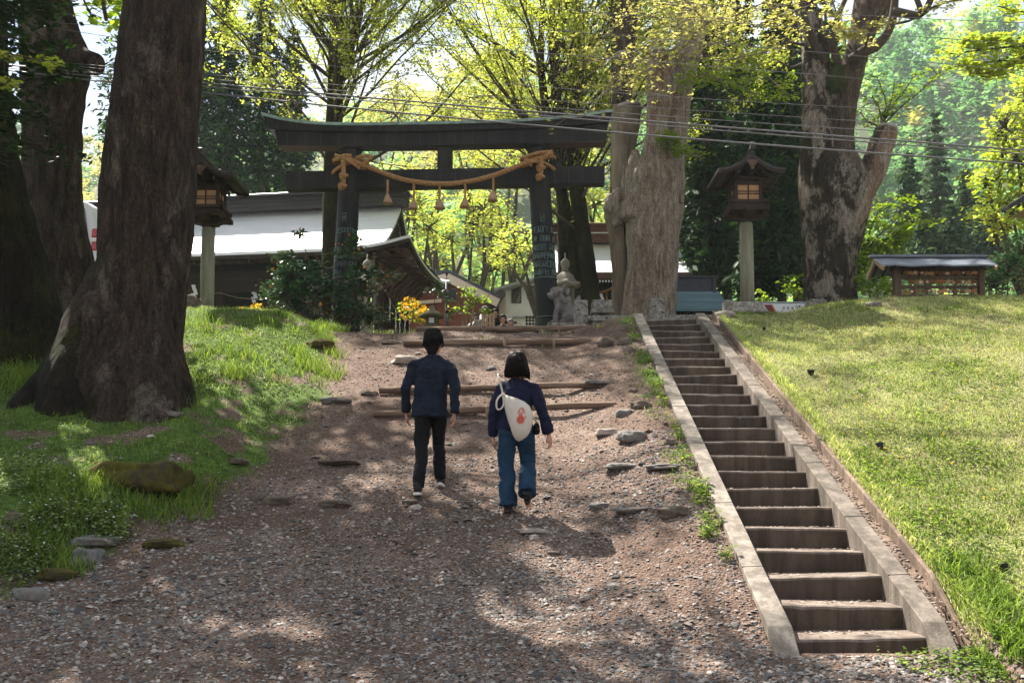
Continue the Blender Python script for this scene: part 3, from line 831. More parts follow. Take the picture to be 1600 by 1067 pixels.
# ------------------------------------------------------------------ wooden lanterns on stone posts
M_LROOF = m_simple('dark lantern roof', (0.030, 0.022, 0.022), (0.012, 0.009, 0.009), 8, 0.55, 0.3, 40, 0.004, spec=0.5)
def wooden_lantern(loc, label):
    t = thing('wooden_lantern', label, 'lantern', loc, 'wooden lanterns on stone posts')
    L = Vector(loc)
    def mbL(): return MB(Matrix.Translation(L))
    m = mbL(); rr = random.Random(3)
    m.lathe([(0.128, -0.05), (0.127, 0.5), (0.126, 1.0), (0.122, 1.48), (0.112, 1.505)], n=24)
    m.build('stone_post', M_POST, t)
    m = mbL(); m.hexa([(-.34, -.3, -.22), (.33, -.32, -.22), (.36, .3, -.22), (-.32, .33, -.22)], [(-.26, -.22, .01), (.2, -.27, 0), (.27, .24, .0), (-.25, .26, .02)])
    m.build('footing_stone', M_STONED, t, bevel=0.05)
    m = mbL()
    m.box(-.10, .10, -.10, .10, 1.50, 1.62)
    for s_ in (-1, 1):        # crossed bracket arms, upswept
        m.hexa([(s_ * .08, -.09, 1.54), (s_ * .40, -.09, 1.63), (s_ * .40, .09, 1.63), (s_ * .08, .09, 1.54)][::s_], [(s_ * .08, -.09, 1.71), (s_ * .40, -.09, 1.72), (s_ * .40, .09, 1.72), (s_ * .08, .09, 1.71)][::s_])
        m.hexa([(-.09, s_ * .08, 1.54), (-.09, s_ * .40, 1.63), (.09, s_ * .40, 1.63), (.09, s_ * .08, 1.54)][::-s_], [(-.09, s_ * .08, 1.705), (-.09, s_ * .40, 1.715), (.09, s_ * .40, 1.715), (.09, s_ * .08, 1.705)][::-s_])
        m.box(s_ * .30 - .05, s_ * .30 + .05, -.36, .36, 1.66, 1.745)
        m.box(-.36, .36, s_ * .30 - .047, s_ * .30 + .047, 1.663, 1.742)
    m.build('bracket', M_DWOODX, t, bevel=0.006)
    m = mbL()
    m.box(-.30, .30, -.30, .30, 1.747, 1.80); 
    for sx_ in (-1, 1):
        m.box(sx_ * .285 - .035, sx_ * .285 + .035, -.345, .345, 1.803, 1.868)
        m.box(-.345, .345, sx_ * .285 - .033, sx_ * .285 + .033, 1.806, 1.865)
    m.build('sill', M_DWOODX, t, bevel=0.005)
    m = mbL()
    for sx_ in (-1, 1):
        for sy_ in (-1, 1):
            m.box(sx_ * .225 - .028, sx_ * .225 + .028, sy_ * .225 - .028, sy_ * .225 + .028, 1.80, 2.28)
        m.box(-.197, .197, sx_ * .225 - .022, sx_ * .225 + .022, 2.16, 2.24)
        m.box(sx_ * .225 - .022, sx_ * .225 + .022, -.197, .197, 2.16, 2.24)
        m.box(-.197, .197, sx_ * .225 - .022, sx_ * .225 + .022, 1.80, 1.87)
        m.box(sx_ * .225 - .022, sx_ * .225 + .022, -.197, .197, 1.80, 1.87)
    bx = m.build('lantern_box', M_DWOOD, t, bevel=0.004)
    for (sx_, sy_) in ((0, -1), (0, 1), (-1, 0), (1, 0)):
        m = mbL(); g2 = mbL()
        if sx_ == 0:
            m.box(-.197, .197, sy_ * .205 - .006, sy_ * .205 + .006, 1.87, 2.16)
            for x in (-.0, ): g2.box(-.011, .011, sy_ * .222 - .010, sy_ * .222 + .010, 1.87, 2.16)
            g2.box(-.197, .197, sy_ * .222 - .008, sy_ * .222 + .008, 1.985, 2.0); g2.box(-.197, .197, sy_ * .222 - .008, sy_ * .222 + .008, 2.03, 2.045)
        else:
            m.box(sx_ * .205 - .006, sx_ * .205 + .006, -.197, .197, 1.87, 2.16)
            g2.box(sx_ * .222 - .010, sx_ * .222 + .010, -.011, .011, 1.87, 2.16)
            g2.box(sx_ * .222 - .008, sx_ * .222 + .008, -.197, .197, 1.985, 2.0); g2.box(sx_ * .222 - .008, sx_ * .222 + .008, -.197, .197, 2.03, 2.045)
        w_ = m.build('window', M_PANE, t); g2.build('lattice', M_DWOOD, w_)
    # roof: curved gable, ridge running front to back
    def prof(u, h=0.0):        # u -1..1 across
        a_ = abs(u); return (0.60 * u, 2.635 - 0.30 * (1 - (1 - a_) ** 1.7) + 0.035 * a_ ** 4 + h)
    us = [k / 12 for k in range(-12, 13)]
    m = mbL()
    rows_ = [[(prof(u)[0], y, prof(u)[1]) for u in us] for y in (-.56, -.3, 0, .3, .56)]
    m.slab(rows_, (0, 0, -0.045))
    rf = m.build('roof', M_LROOF, t)
    m = mbL()
    for y in (-.53, .53):      # barge boards
        m.slab([[(prof(u)[0] * 0.985, yy, prof(u)[1] - .047) for u in us] for yy in (y - .022, y + .022)], (0, 0, -0.05))
    for s_ in (-1, 1):
        for k in range(9):
            y = -.46 + k * .115
            m.bar((s_ * .14, y, 2.42), (s_ * .56, y, 2.315), .03, .03)
        m.box(s_ * .225 - .025, s_ * .225 + .025, -.5, .5, 2.283, 2.335)
    m.box(-.18, .18, -.30, .30, 2.243, 2.283)
    m.box(-.38, .38, -.25, -.2, 2.285, 2.325); m.box(-.38, .38, .2, .25, 2.285, 2.325)
    m.hexa([(-.03, -.5, 2.32), (.03, -.5, 2.32), (.03, .5, 2.32), (-.03, .5, 2.32)], [(-.03, -.5, 2.55), (.03, -.5, 2.55), (.03, .5, 2.55), (-.03, .5, 2.55)])
    m.build('eaves', M_DWOOD, rf)
    m = mbL()                  # hanging gable ornament with a hole
    m.lathe([(0.001, -.012), (.07, -.012), (.07, .012), (.001, .012)], n=16)
    for v in m.v:
        q = v - L; v.x, v.y, v.z = L.x + q.x, L.y - .575 + q.z, L.z + 2.44 + q.y
    m.box(-.10, .10, -.585, -.567, 2.45, 2.50); m.box(-.03, .03, -.587, -.57, 2.33, 2.38)
    m.build('gable_ornament', M_MWOOD, rf)
    m = mbL()
    m.box(-.035, .035, -.58, .58, 2.62, 2.68); m.box(-.055, .055, -.60, .60, 2.68, 2.70); m.box(-.028, .028, -.57, .57, 2.70, 2.74)
    m.hexa([(-.05, -.62, 2.68), (.05, -.62, 2.68), (.05, -.52, 2.68), (-.05, -.52, 2.68)], [(-.035, -.64, 2.80), (.035, -.64, 2.80), (.035, -.58, 2.83), (-.035, -.58, 2.83)])
    m.hexa([(-.05, .52, 2.68), (.05, .52, 2.68), (.05, .62, 2.68), (-.05, .62, 2.68)], [(-.035, .58, 2.83), (.035, .58, 2.83), (.035, .64, 2.80), (-.035, .64, 2.80)])
    m.build('ridge', M_LROOF, rf, bevel=0.006)
    return t
pr = at(1168, 475, 18); pl = at(323, 481, 18.2)
lan = wooden_lantern((pr.x, pr.y, pr.z), 'wooden lantern on stone post at the head of the concrete stairs')
lan2 = copy_tree(lan); lan2.location = (pl.x, pl.y, pl.z); lan2['label'] = 'wooden lantern on stone post partly hidden by the big trunk'

# ------------------------------------------------------------------ stone lanterns
def stone_lantern(loc, label):
    t = thing('stone_lantern', label, 'stone lantern', loc, 'tall stone lanterns behind the torii')
    Mx = Matrix.Translation(Vector(loc))
    m = MB(Mx); m.lathe([(.42, 0), (.42, .16), (.36, .2), (.30, .34), (.26, .36)], n=6, smooth=False, rot=PI / 6); m.build('base', M_STONE, t, bevel=.015)
    m = MB(Mx); m.lathe([(.20, .35), (.165, .5), (.15, .8), (.16, 1.1), (.19, 1.3)], n=16); m.lathe([(.175, .82), (.185, .86), (.175, .9)], n=16); m.build('shaft', M_STONE, t)
    m = MB(Mx); m.lathe([(.19, 1.29), (.32, 1.42), (.34, 1.52), (.30, 1.54)], n=6, smooth=False, rot=PI / 6); m.build('platform', M_STONE, t, bevel=.012)
    m = MB(Mx)
    for k in range(6):
        a_ = PI / 6 + k * PI / 3; m.box(.2 * math.cos(a_) - .04, .2 * math.cos(a_) + .04, .2 * math.sin(a_) - .04, .2 * math.sin(a_) + .04, 1.53, 2.0)
    m.lathe([(.20, 1.53), (.20, 1.68), (.01, 1.69)], n=6, smooth=False, rot=PI / 6); m.lathe([(.205, 1.9), (.23, 2.02), (.01, 2.03)], n=6, smooth=False, rot=PI / 6)
    m.build('fire_box', M_STONE, t)
    m = MB(Mx)
    n = 24; rings = []
    for r, z, up in ((.05, 2.42, 0), (.12, 2.40, 0), (.20, 2.33, 0), (.24, 2.22, 0), (.28, 2.14, 0.01), (.36, 2.09, .05), (.37, 2.03, .05), (.22, 2.0, 0)):
        ring = []
        for j in range(n):
            a_ = 2 * PI * j / n; c6 = abs(math.cos(3 * (a_ - PI / 6))) ** 4
            ring.append(m.P(((r * (1 + .12 * c6 * (up > 0))) * math.cos(a_), (r * (1 + .12 * c6 * (up > 0))) * math.sin(a_), z + up * c6)))
        rings.append(ring)
    m.smooth = True
    for q in range(len(rings) - 1):
        for j in range(n): m.face((rings[q + 1][j], rings[q + 1][(j + 1) % n], rings[q][(j + 1) % n], rings[q][j]))
    m.smooth = False; m.face(rings[0]); m.face(rings[-1][::-1])
    m.build('cap', M_STONE, t)
    m = MB(Mx); m.lathe([(.07, 2.40), (.10, 2.44), (.065, 2.49), (.10, 2.55), (.115, 2.62), (.10, 2.69), (.05, 2.74), (.018, 2.77), (.012, 2.90)], n=16); m.build('finial', M_STONE, t)
    return t
q = at(883, 395, 24); sl = stone_lantern((q.x, 24, q.z - 2.9), 'tall stone lantern right of the torii, behind the guardian lion')
q = at(574, 397, 24); s2 = copy_tree(sl); s2.location = (q.x, 24, q.z - 2.9); s2['label'] = 'tall stone lantern left of the torii, behind the dark leafy shrub'
# low lantern with a wide mossy cap
M_MOSSY = m_simple('mossy dark stone', (0.16, 0.15, 0.09), (0.05, 0.05, 0.035), 14, 0.95, 0.8, 50, 0.015, dirt=(0.13, 0.12, 0.035))
q = at(675, 479, 22); L = (q.x, 22, q.z - 1.3)
lt = thing('low_stone_lantern', 'low dark stone lantern with wide mossy cap beside the yellow shrub', 'stone lantern', L)
Mx = Matrix.Translation(Vector(L))
m = MB(Mx); m.lathe([(.2, 0), (.2, .1), (.11, .14), (.10, .75), (.17, .82), (.18, .88)], n=12); m.build('shaft', M_MOSSY, lt)
m = MB(Mx); m.box(-.13, .13, -.13, .13, .88, 1.06); m.build('fire_box', M_MOSSY, lt, bevel=.01)
m = MB(Mx); m.box(-.055, .055, -.137, -.12, .91, 1.03); m.build('light_opening', M_WHITE, lt)
m = MB(Mx); m.lathe([(.28, 1.05), (.27, 1.10), (.17, 1.17), (.08, 1.21), (.06, 1.3), (.01, 1.32)], n=14); m.build('cap', M_MOSSY, lt)

# ------------------------------------------------------------------ guardian lions
M_LION = m_simple('weathered pale stone', (0.24, 0.215, 0.20), (0.10, 0.088, 0.082), 5, 0.9, 0.7, 40, 0.012, dirt=(0.13, 0.115, 0.11))
def lion(loc, label, rot, seed):
    t = thing('guardian_lion', label, 'statue', loc, 'stone guardian lions beside the torii')
    Mx = Matrix.Translation(Vector(loc)) @ Matrix.Rotation(rot, 4, 'Z')
    m = MB(Mx)        # faces -X
    ellip(m, (.12, 0, .20), (.20, .17, .20)); ellip(m, (.0, 0, .38), (.17, .155, .24)); ellip(m, (-.07, 0, .48), (.15, .15, .17))
    for s_ in (-1, 1):
        m.tube([(-.10, s_ * .10, .46), (-.17, s_ * .10, .24), (-.18, s_ * .10, .05)], [.075, .06, .055], 8)
        ellip(m, (-.215, s_ * .10, .045), (.085, .06, .045))
        ellip(m, (.10, s_ * .15, .14), (.17, .08, .15)); ellip(m, (-.02, s_ * .17, .04), (.11, .055, .045))
    ellip(m, (-.13, 0, .66), (.155, .15, .145)); ellip(m, (-.26, 0, .62), (.085, .10, .07)); ellip(m, (-.25, 0, .555), (.065, .08, .03)); ellip(m, (-.20, 0, .74), (.09, .12, .05))
    ellip(m, (-.335, 0, .655), (.025, .045, .03))
    for s_ in (-1, 1):
        ellip(m, (-.03, s_ * .13, .72), (.05, .03, .06)); ellip(m, (-.265, s_ * .055, .705), (.028, .028, .026))
    rr = random.Random(seed)
    for k in range(34):       # mane curls
        a_ = rr.uniform(-1.9, 1.9); z = rr.uniform(.42, .80)
        ellip(m, (-.06 + .16 * math.cos(a_) * (1 - .2 * (z - .6)), .17 * math.sin(a_), z), (.045, .045, .05), 8, 6)
    m.tube([(.24, 0, .1), (.33, 0, .3), (.27, 0, .5), (.32, 0, .62)], [.05, .085, .08, .02], 8)
    remesh(m, 'lion_body', M_LION, 0.014, t, smooth=2, disp=0.012, dscale=22, seed=seed)
    m = MB(Mx); m.box(-.36, .40, -.26, .26, -.10, .01); m.box(-.44, .48, -.33, .33, -1.2, -.10); m.build('pedestal', M_STONED, t, bevel=.012)
    return t
q = at(880, 508, 20.3); lion((q.x + 0.02, 20.3, q.z + .0), 'stone guardian lion seated in profile right of the torii', 0.0, 4)
q = at(457, 497, 20.3); lion((q.x, 20.3, q.z - .04), 'stone guardian lion half hidden behind the crest, left of the torii', 2.2, 9)

# ------------------------------------------------------------------ stone fence at the head of the stairs
def stone_post(px0, px1, py0, d, label, wid=None, deep=1.0):
    a = at(px0, py0, d); b = at(px1, py0, d)
    w = b.x - a.x; c = (a.x + b.x) / 2
    z0 = gz(c, d) - 0.1
    m = MB(); z1 = a.z
    m.box(a.x, b.x, d - w / 2, d + w / 2, z0, z1 - .03)
    m.hexa([(a.x, d - w / 2, z1 - .03), (b.x, d - w / 2, z1 - .03), (b.x, d + w / 2, z1 - .03), (a.x, d + w / 2, z1 - .03)], [(a.x + .04, d - w / 2 + .04, z1), (b.x - .04, d - w / 2 + .04, z1), (b.x - .04, d + w / 2 - .04, z1), (a.x + .04, d + w / 2 - .04, z1)])
    o = m.build('stone_post', M_STONED, None, (c, d, z0), bevel=.012)
    return tag(o, label, 'stone post', 'squat stone posts around the stair head')
stone_post(897, 918, 470, 19.6, 'pale squat stone post right behind the guardian lion')
stone_post(1015, 1037, 468, 19.2, 'lichen-stained stone post in front of the split grey trunk')
stone_post(1130, 1150, 470, 19.2, 'dark blotched stone post beside the right lantern footing')
stone_post(1261, 1287, 469, 20.5, 'squat stone block at the foot of the mossy right trunk')
sf = thing('stone_railing', 'low lichen-covered stone rail running behind the stair head', 'stone railing', (at(960, 500, 19.3).x, 19.3, gz(2, 19.3)))
m = MB(); a = at(918, 494.5, 19.3); b = at(1130, 493, 19.3); z1 = at(918, 503, 19.3).z
m.hexa([(a.x, 19.2, z1), (b.x, 19.2, z1 + .01), (b.x, 19.42, z1 + .01), (a.x, 19.42, z1)], [(a.x, 19.2, a.z), (b.x, 19.2, b.z), (b.x, 19.42, b.z), (a.x, 19.42, a.z)])
m.build('rail', M_STONED, sf, bevel=.01)
for px in (930, 945, 961, 978, 996, 1050, 1068, 1086, 1104, 1120):
    a = at(px, 503, 19.32); m = MB(); m.box(a.x - .055, a.x + .055, 19.24, 19.38, gz(a.x, 19.3) - .05, z1); m.build('baluster', M_STONED, sf, bevel=.008)
a0, a1 = at(925, 471, 20.6), at(955, 471, 20.6)
off = thing('stone_altar', 'blocky grey two-tier stone altar beside the leaning thin trunk', 'stone altar', ((a0.x + a1.x) / 2, 20.6, 4.9))
m = MB(); m.box(a0.x, a1.x, 20.4, 20.8, at(925, 484, 20.6).z, a0.z); m.build('upper_block', M_STONED, off, bevel=.015)
m = MB(); m.box(a0.x - .03, a1.x + .03, 20.37, 20.83, at(925, 492, 20.6).z, at(925, 484, 20.6).z - .004); m.build('ledge', M_STONE, off, bevel=.01)
m = MB()
for x in (a0.x + .07, a1.x - .07): m.box(x - .07, x + .07, 20.45, 20.75, 4.9, at(925, 492, 20.6).z - .004)
m.build('foot_block', M_STONED, off, bevel=.01)

# ------------------------------------------------------------------ votive plaque rack
M_RROOF = m_simple('blue-grey roof sheet', (0.19, 0.21, 0.25), (0.09, 0.10, 0.125), 5, 0.45, 0.3, 20, 0.01, spec=0.5)
RD = 19.6
def rp(px, py, dy=0): p = at(px, py, RD); p.y += dy; return p
rk = thing('plaque_rack', 'roofed wooden rack of votive plaques on the sunny grass crest', 'plaque rack', (rp(1465, 470).x, RD, gz(rp(1465, 470).x, RD)))
zb = gz(rp(1465, 470).x, RD) - .1
for x0, x1 in ((1395, 1406), (1527, 1536)):
    m = MB(); a, b = rp(x0, 423), rp(x1, 423); m.box(a.x, b.x, RD - .07, RD + .07, zb, a.z); m.build('post', M_MWOOD, rk, bevel=.005)
for ya, yb in ((431.5, 436), (446.5, 451), (460.5, 466)):
    m = MB(); a, b = rp(1405.5, ya), rp(1527.5, yb); m.box(a.x, b.x, RD - .035, RD + .035, b.z, a.z); m.build('crossbar', M_MWOODX, rk, bevel=.003)
for x0, x1 in ((1411, 1416), (1522, 1526)):
    m = MB(); a, b = rp(x0, 466), rp(x1, 466); m.box(a.x, b.x, RD - .03, RD + .03, zb, a.z - .002); m.build('short_leg', M_MWOOD, rk)
m = MB(); a, b = rp(1392, 414), rp(1540, 423.5); m.box(a.x, b.x, RD - .05, RD + .05, b.z, a.z + .03); m.build('header_board', M_DWOODX, rk, bevel=.004)
# roof: front slope, back slope
a, b = rp(1375, 402.5), rp(1553, 406); fe = rp(1378, 414, -.42)
zr = a.z; ze = at(1378, 413.5, RD - .42).z
xl, xr = at(1378, 413, RD - .42).x, at(1560, 413, RD - .42).x
m = MB(); 
for s_ in (-1, 1):
    rows_ = [[(x, RD + s_ * w, zr - (zr - ze) * (w / .42) + .012 * math.sin(k * 2.1)) for k, x in enumerate(np.linspace(xl, xr, 9))] for w in (0.0, .14, .28, .42)]
    m.slab(rows_ if s_ > 0 else [r[::-1] for r in rows_], (0, 0, -.03))
rf = m.build('roof', M_RROOF, rk)
m = MB(); m.box(xl - .10, xr - .02, RD - .07, RD + .07, zr - .005, zr + .045); m.build('ridge_cap', M_RROOF, rf, bevel=.006)
m = MB()
for x in (xl + .02, xr - .06):
    for s_ in (-1, 1): m.bar((x, RD, zr - .06), (x, RD + s_ * .46, ze - .085), .035, .085)
m.build('barge_board', M_LWOOD, rf)
m = MB()
for k in range(12):
    x = xl + .12 + (xr - xl - .24) * k / 11
    for s_ in (-1, 1): m.bar((x, RD + s_ * .03, zr - .055), (x, RD + s_ * .40, ze - .045), .03, .035)
m.build('rafter', M_DWOOD, rf)
# plaques
M_EMA = [m_wood('plaque orange wood', (0.36, 0.155, 0.06), (0.22, 0.09, 0.035), 0, 30), m_wood('plaque pale wood', (0.55, 0.34, 0.19), (0.40, 0.22, 0.11), 0, 30), m_wood('plaque brown wood', (0.22, 0.10, 0.05), (0.13, 0.055, 0.025), 0, 30)]
M_INK = m_simple('plaque print', (0.75, 0.72, 0.68), (0.6, 0.5, 0.45), 12, 0.8, 0.05)
rr = random.Random(8)
for row, (yt, yb, nm) in enumerate(((424, 430.5, 'top'), (437.5, 445, 'middle'), (452, 459.5, 'bottom'))):
    n = 14 if row < 2 else 13
    for k in range(n):
        if rr.random() < 0.08: continue
        px = 1410 + (1524 - 1410) * (k + 0.5) / n + rr.uniform(-1.5, 1.5)
        yy = rr.uniform(-1, .8)
        c = rp(px, (yt + yb) / 2 + yy); w = rr.uniform(.045, .06); h = rr.uniform(.032, .042)
        m = MB(Matrix.Translation(c + Vector((0, -.045, 0))) @ Matrix.Rotation(rr.uniform(-.12, .12), 4, 'Y'))
        b5 = [(-w, -h), (w, -h), (w, h * .6), (0, h), (-w, h * .6)]
        f = [m.P((x, -.006, z)) for x, z in b5]; bk = [m.P((x, .006, z)) for x, z in b5]
        m.face(f); m.face(bk[::-1])
        for j in range(5): m.face((f[j], bk[j], bk[(j + 1) % 5], f[(j + 1) % 5]))
        m.bar((0, 0, h * .9), (0, .015, h + .05), .006, .006)
        if rr.random() < .3:
            m.mi = 1; m.box(-w * .5, w * .3, -.0075, -.0062, -h * .5, h * .4)
        o = m.build('votive_plaque', [rr.choice(M_EMA), M_INK], None, c)
        tag(o, 'small wooden votive plaque hanging in the %s row of the rack' % nm, 'votive plaque', 'votive plaques in the %s row' % nm)
# ------------------------------------------------------------------ left shrine hall
def m_metalroof(name, c1, c2, rough=0.32, lines=7.0):
    t = NT(name); v = t.coord()
    w = t.n('ShaderNodeTexWave', wave_type='BANDS', bands_direction='Z'); w.inputs['Scale'].default_value = lines; w.inputs['Distortion'].default_value = 0.6
    w.inputs['Detail'].default_value = 2; t.l(v, w.inputs['Vector'])
    col = t.ramp(t.noise(t.coord((.3, 1, 1)), 4, 6, 0.7), [(0.3, c2), (0.7, c1)])
    col = t.mix(t.ramp(w.outputs['Fac'], [(0.0, 0.55), (0.25, 0)]), col, [x * 0.45 for x in c2])
    h = t.math('ADD', w.outputs['Fac'], t.noise(v, 8, 4, 0.6))
    return t.pbr(col, rough, 0.7, t.bump(h, 0.22, 0.03), 0.6)
M_HROOF = m_metalroof('hall roof sheet', (0.80, 0.80, 0.83), (0.66, 0.67, 0.70), 0.48)
M_HDARK = m_simple('dark ridge sheet', (0.030, 0.024, 0.023), (0.012, 0.010, 0.010), 6, 0.6, 0.3, 20, 0.01, spec=0.5)
C0 = at(640, 366, 27); ang = math.radians(171.9)
UX = Vector((-.990, .139, 0)); UY = Vector((.139, .990, 0))
PLZ = 4.95
def H(u, w, z): return Vector((C0.x, C0.y, 0)) + UX * u + UY * w + Vector((0, 0, z))
ZE = EYE.z + 7.25; LH = 11.5; WD = 5.6; GB = 1.05
def zslope(w):     # front slope
    t = w / 2.8
    return ZE + 0.85 * t + 1.2 * t * t
hall = thing('shrine_hall', 'dark timber shrine hall with long pale metal roof left of the torii', 'shrine hall', H(5, 2.8, PLZ))
m = MB(); m2 = MB()
us = [0, .25, .5, .8, 1.1, 1.6, 2.4, 3.5, 5, 7, 9, LH]
def upt(u): return 0.30 * math.exp(-(u / 0.9) ** 1.3)
rows_ = []
for w in (0, .2, .45, .7, .9):
    rows_.append([H(max(u, 0) if u > w * 1.16 else w * 1.16 * 1.0, w, zslope(w) + upt(max(u, w * 1.16)) * (1 - w / 1.2)) for u in us])
for row in rows_:
    pass
m.slab([r[::-1] for r in rows_], (0, 0, -.10))
rows_ = []
for w in (.9, 1.3, 1.7, 2.1, 2.5, 2.72):
    rows_.append([H(GB - .10 + (LH - GB + .1) * k / 11, w, zslope(w) + 0.002) for k in range(12)])
m.slab([r[::-1] for r in rows_], (0, 0, -.10))
m.build('roof_slope', M_HROOF, hall)
# back slope (seen only from the side)
m = MB()
rows_ = [[H(GB - .10 + (LH - GB + .1) * k / 6, WD - w, zslope(w)) for k in range(7)] for w in (0, .9, 1.7, 2.5, 2.72)]
m.slab(rows_, (0, 0, -.10)); m.build('roof_slope', M_HROOF, hall)
# hip skirt on the right end
m = MB(); rows_ = []
for k in range(15):
    w = WD * k / 14
    ed = min(w, WD - w)
    row = []
    for j in range(6):
        f = j / 5
        wi = w if True else 0
        wl_ = max(.9, min(WD - .9, w)) * f + w * (1 - f)
        u = GB * f
        sag = 0.30 * math.exp(-(ed / 0.9) ** 1.3) * (1 - f) - 0.10 * math.sin(PI * w / WD) * (1 - f)
        row.append(H(u, wl_, ZE + sag + f * (zslope(.9) - ZE) * (0.8 + .2 * f)))
    rows_.append(row)
m.slab(rows_, (0, 0, -.10)); m.build('hip_skirt', M_HROOF, hall)
# eaves trim: thick dark fascia under the edges
m = MB()
ed = [H(u, 0.03, zslope(0) + upt(u) - .10) for u in us]
for a, b in zip(ed[:-1], ed[1:]): m.bar(a + Vector((0, 0, -.05)), b + Vector((0, 0, -.05)), .10, .11)
ed = []
for k in range(15):
    w = WD * k / 14; e2 = min(w, WD - w)
    ed.append(H(.04, w, ZE + .30 * math.exp(-(e2 / .9) ** 1.3) - .10 * math.sin(PI * w / WD) - .15))
for a, b in zip(ed[:-1], ed[1:]): m.bar(a, b, .10, .12)
m.build('fascia', M_DWOODX, hall)
# underside boards and rafters
m = MB()
m.poly([H(.1, .1, ZE - .17 + .25), H(LH, .1, ZE - .17), H(LH, 1.2, ZE + .05), H(1.2, 1.2, ZE + .05)])
m.poly([H(.1, .1, ZE + .1), H(1.2, 1.2, ZE + .05), H(1.2, WD - 1.2, ZE + .05), H(.1, WD - .1, ZE + .1)])
m.build('soffit', M_DWOOD, hall)
m = MB()
for k in range(34):
    u = .4 + k * .33
    m.bar(H(u, .12, ZE - .24 + upt(u)), H(u, 1.2, ZE - .02), .06, .07)
for k in range(16):
    w = .35 + k * .33; e2 = min(w, WD - w)
    m.bar(H(.12, w, ZE - .22 + .3 * math.exp(-(e2 / .9) ** 1.3) - .1 * math.sin(PI * w / WD)), H(1.2, w, ZE - .02), .06, .07)
m.build('rafter', M_MWOODX, hall)
# gable
m = MB()
gp = [H(GB + .12, .95, zslope(.9) - .10)] + [H(GB + .12, w, zslope(w) - .12) for w in (1.3, 1.7, 2.1, 2.5, 2.8)] + [H(GB + .12, WD - w, zslope(w) - .12) for w in (2.5, 2.1, 1.7, 1.3, .95)]
m.poly(gp); m.build('gable', M_DWOOD, hall)
m = MB()
for s_ in (0, 1):
    pr_ = [H(GB - .02, (w if s_ == 0 else WD - w), zslope(w) - .16) for w in (.86, 1.3, 1.7, 2.1, 2.5, 2.8)]
    for a, b in zip(pr_[:-1], pr_[1:]): m.bar(a, b, .14, .16)
m.build('barge_board', M_DWOODX, hall)
m = MB(); z0 = zslope(2.8) - .10
m.hexa([H(GB - .25, 2.45, z0), H(LH, 2.45, z0), H(LH, 3.15, z0), H(GB - .25, 3.15, z0)][::-1], [H(GB - .25, 2.5, z0 + .42), H(LH, 2.5, z0 + .42), H(LH, 3.1, z0 + .42), H(GB - .25, 3.1, z0 + .42)][::-1])
m.hexa([H(GB - .35, 2.38, z0 + .425), H(LH, 2.38, z0 + .425), H(LH, 3.22, z0 + .425), H(GB - .35, 3.22, z0 + .425)][::-1], [H(GB - .32, 2.42, z0 + .50), H(LH, 2.42, z0 + .50), H(LH, 3.18, z0 + .50), H(GB - .32, 3.18, z0 + .50)][::-1])
for zz in (.12, .26): m.hexa([H(GB - .28, 2.44, z0 + zz), H(LH, 2.44, z0 + zz), H(LH, 3.16, z0 + zz), H(GB - .28, 3.16, z0 + zz)][::-1], [H(GB - .28, 2.44, z0 + zz + .03), H(LH, 2.44, z0 + zz + .03), H(LH, 3.16, z0 + zz + .03), H(GB - .28, 3.16, z0 + zz + .03)][::-1])
rd = m.build('ridge', M_HDARK, hall)
m = MB(); m.hexa([H(GB - .30, 2.40, z0 + .503), H(LH, 2.40, z0 + .503), H(LH, 3.20, z0 + .503), H(GB - .30, 3.20, z0 + .503)][::-1], [H(GB - .30, 2.5, z0 + .55), H(LH, 2.5, z0 + .55), H(LH, 3.1, z0 + .55), H(GB - .30, 3.1, z0 + .55)][::-1]); m.build('ridge_cap', M_HROOF, rd)
m = MB(); m.box(-.1, .1, -.1, .1, 0, .1)
# walls: near-black block for the shade of the recess, posts and lintels
m = MB()
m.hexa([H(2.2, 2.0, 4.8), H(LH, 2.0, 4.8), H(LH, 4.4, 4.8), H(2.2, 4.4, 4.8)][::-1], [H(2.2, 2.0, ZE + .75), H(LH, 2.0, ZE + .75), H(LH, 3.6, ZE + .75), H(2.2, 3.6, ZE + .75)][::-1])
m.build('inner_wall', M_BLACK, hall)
for u in (1.2, 3.6, 6.0, 8.4, 10.8):
    m = MB(); m.bar(H(u, 1.15, 4.8), H(u, 1.15, ZE - .02), .19, .19, (0, 1, 0)); m.build('post', M_DWOOD, hall)
m = MB(); m.bar(H(1.1, 1.15, ZE - .42), H(LH, 1.15, ZE - .42), .14, .26); m.bar(H(1.1, 1.15, ZE - .80), H(LH, 1.15, ZE - .80), .10, .18); m.build('lintel', M_DWOODX, hall)
m = MB(); m.hexa([H(1.2, 1.12, ZE - .71), H(LH, 1.12, ZE - .71), H(LH, 1.18, ZE - .71), H(1.2, 1.18, ZE - .71)][::-1], [H(1.2, 1.12, ZE - .55), H(LH, 1.12, ZE - .55), H(LH, 1.18, ZE - .55), H(1.2, 1.18, ZE - .55)][::-1]); m.build('frieze_board', M_DWOOD, hall)
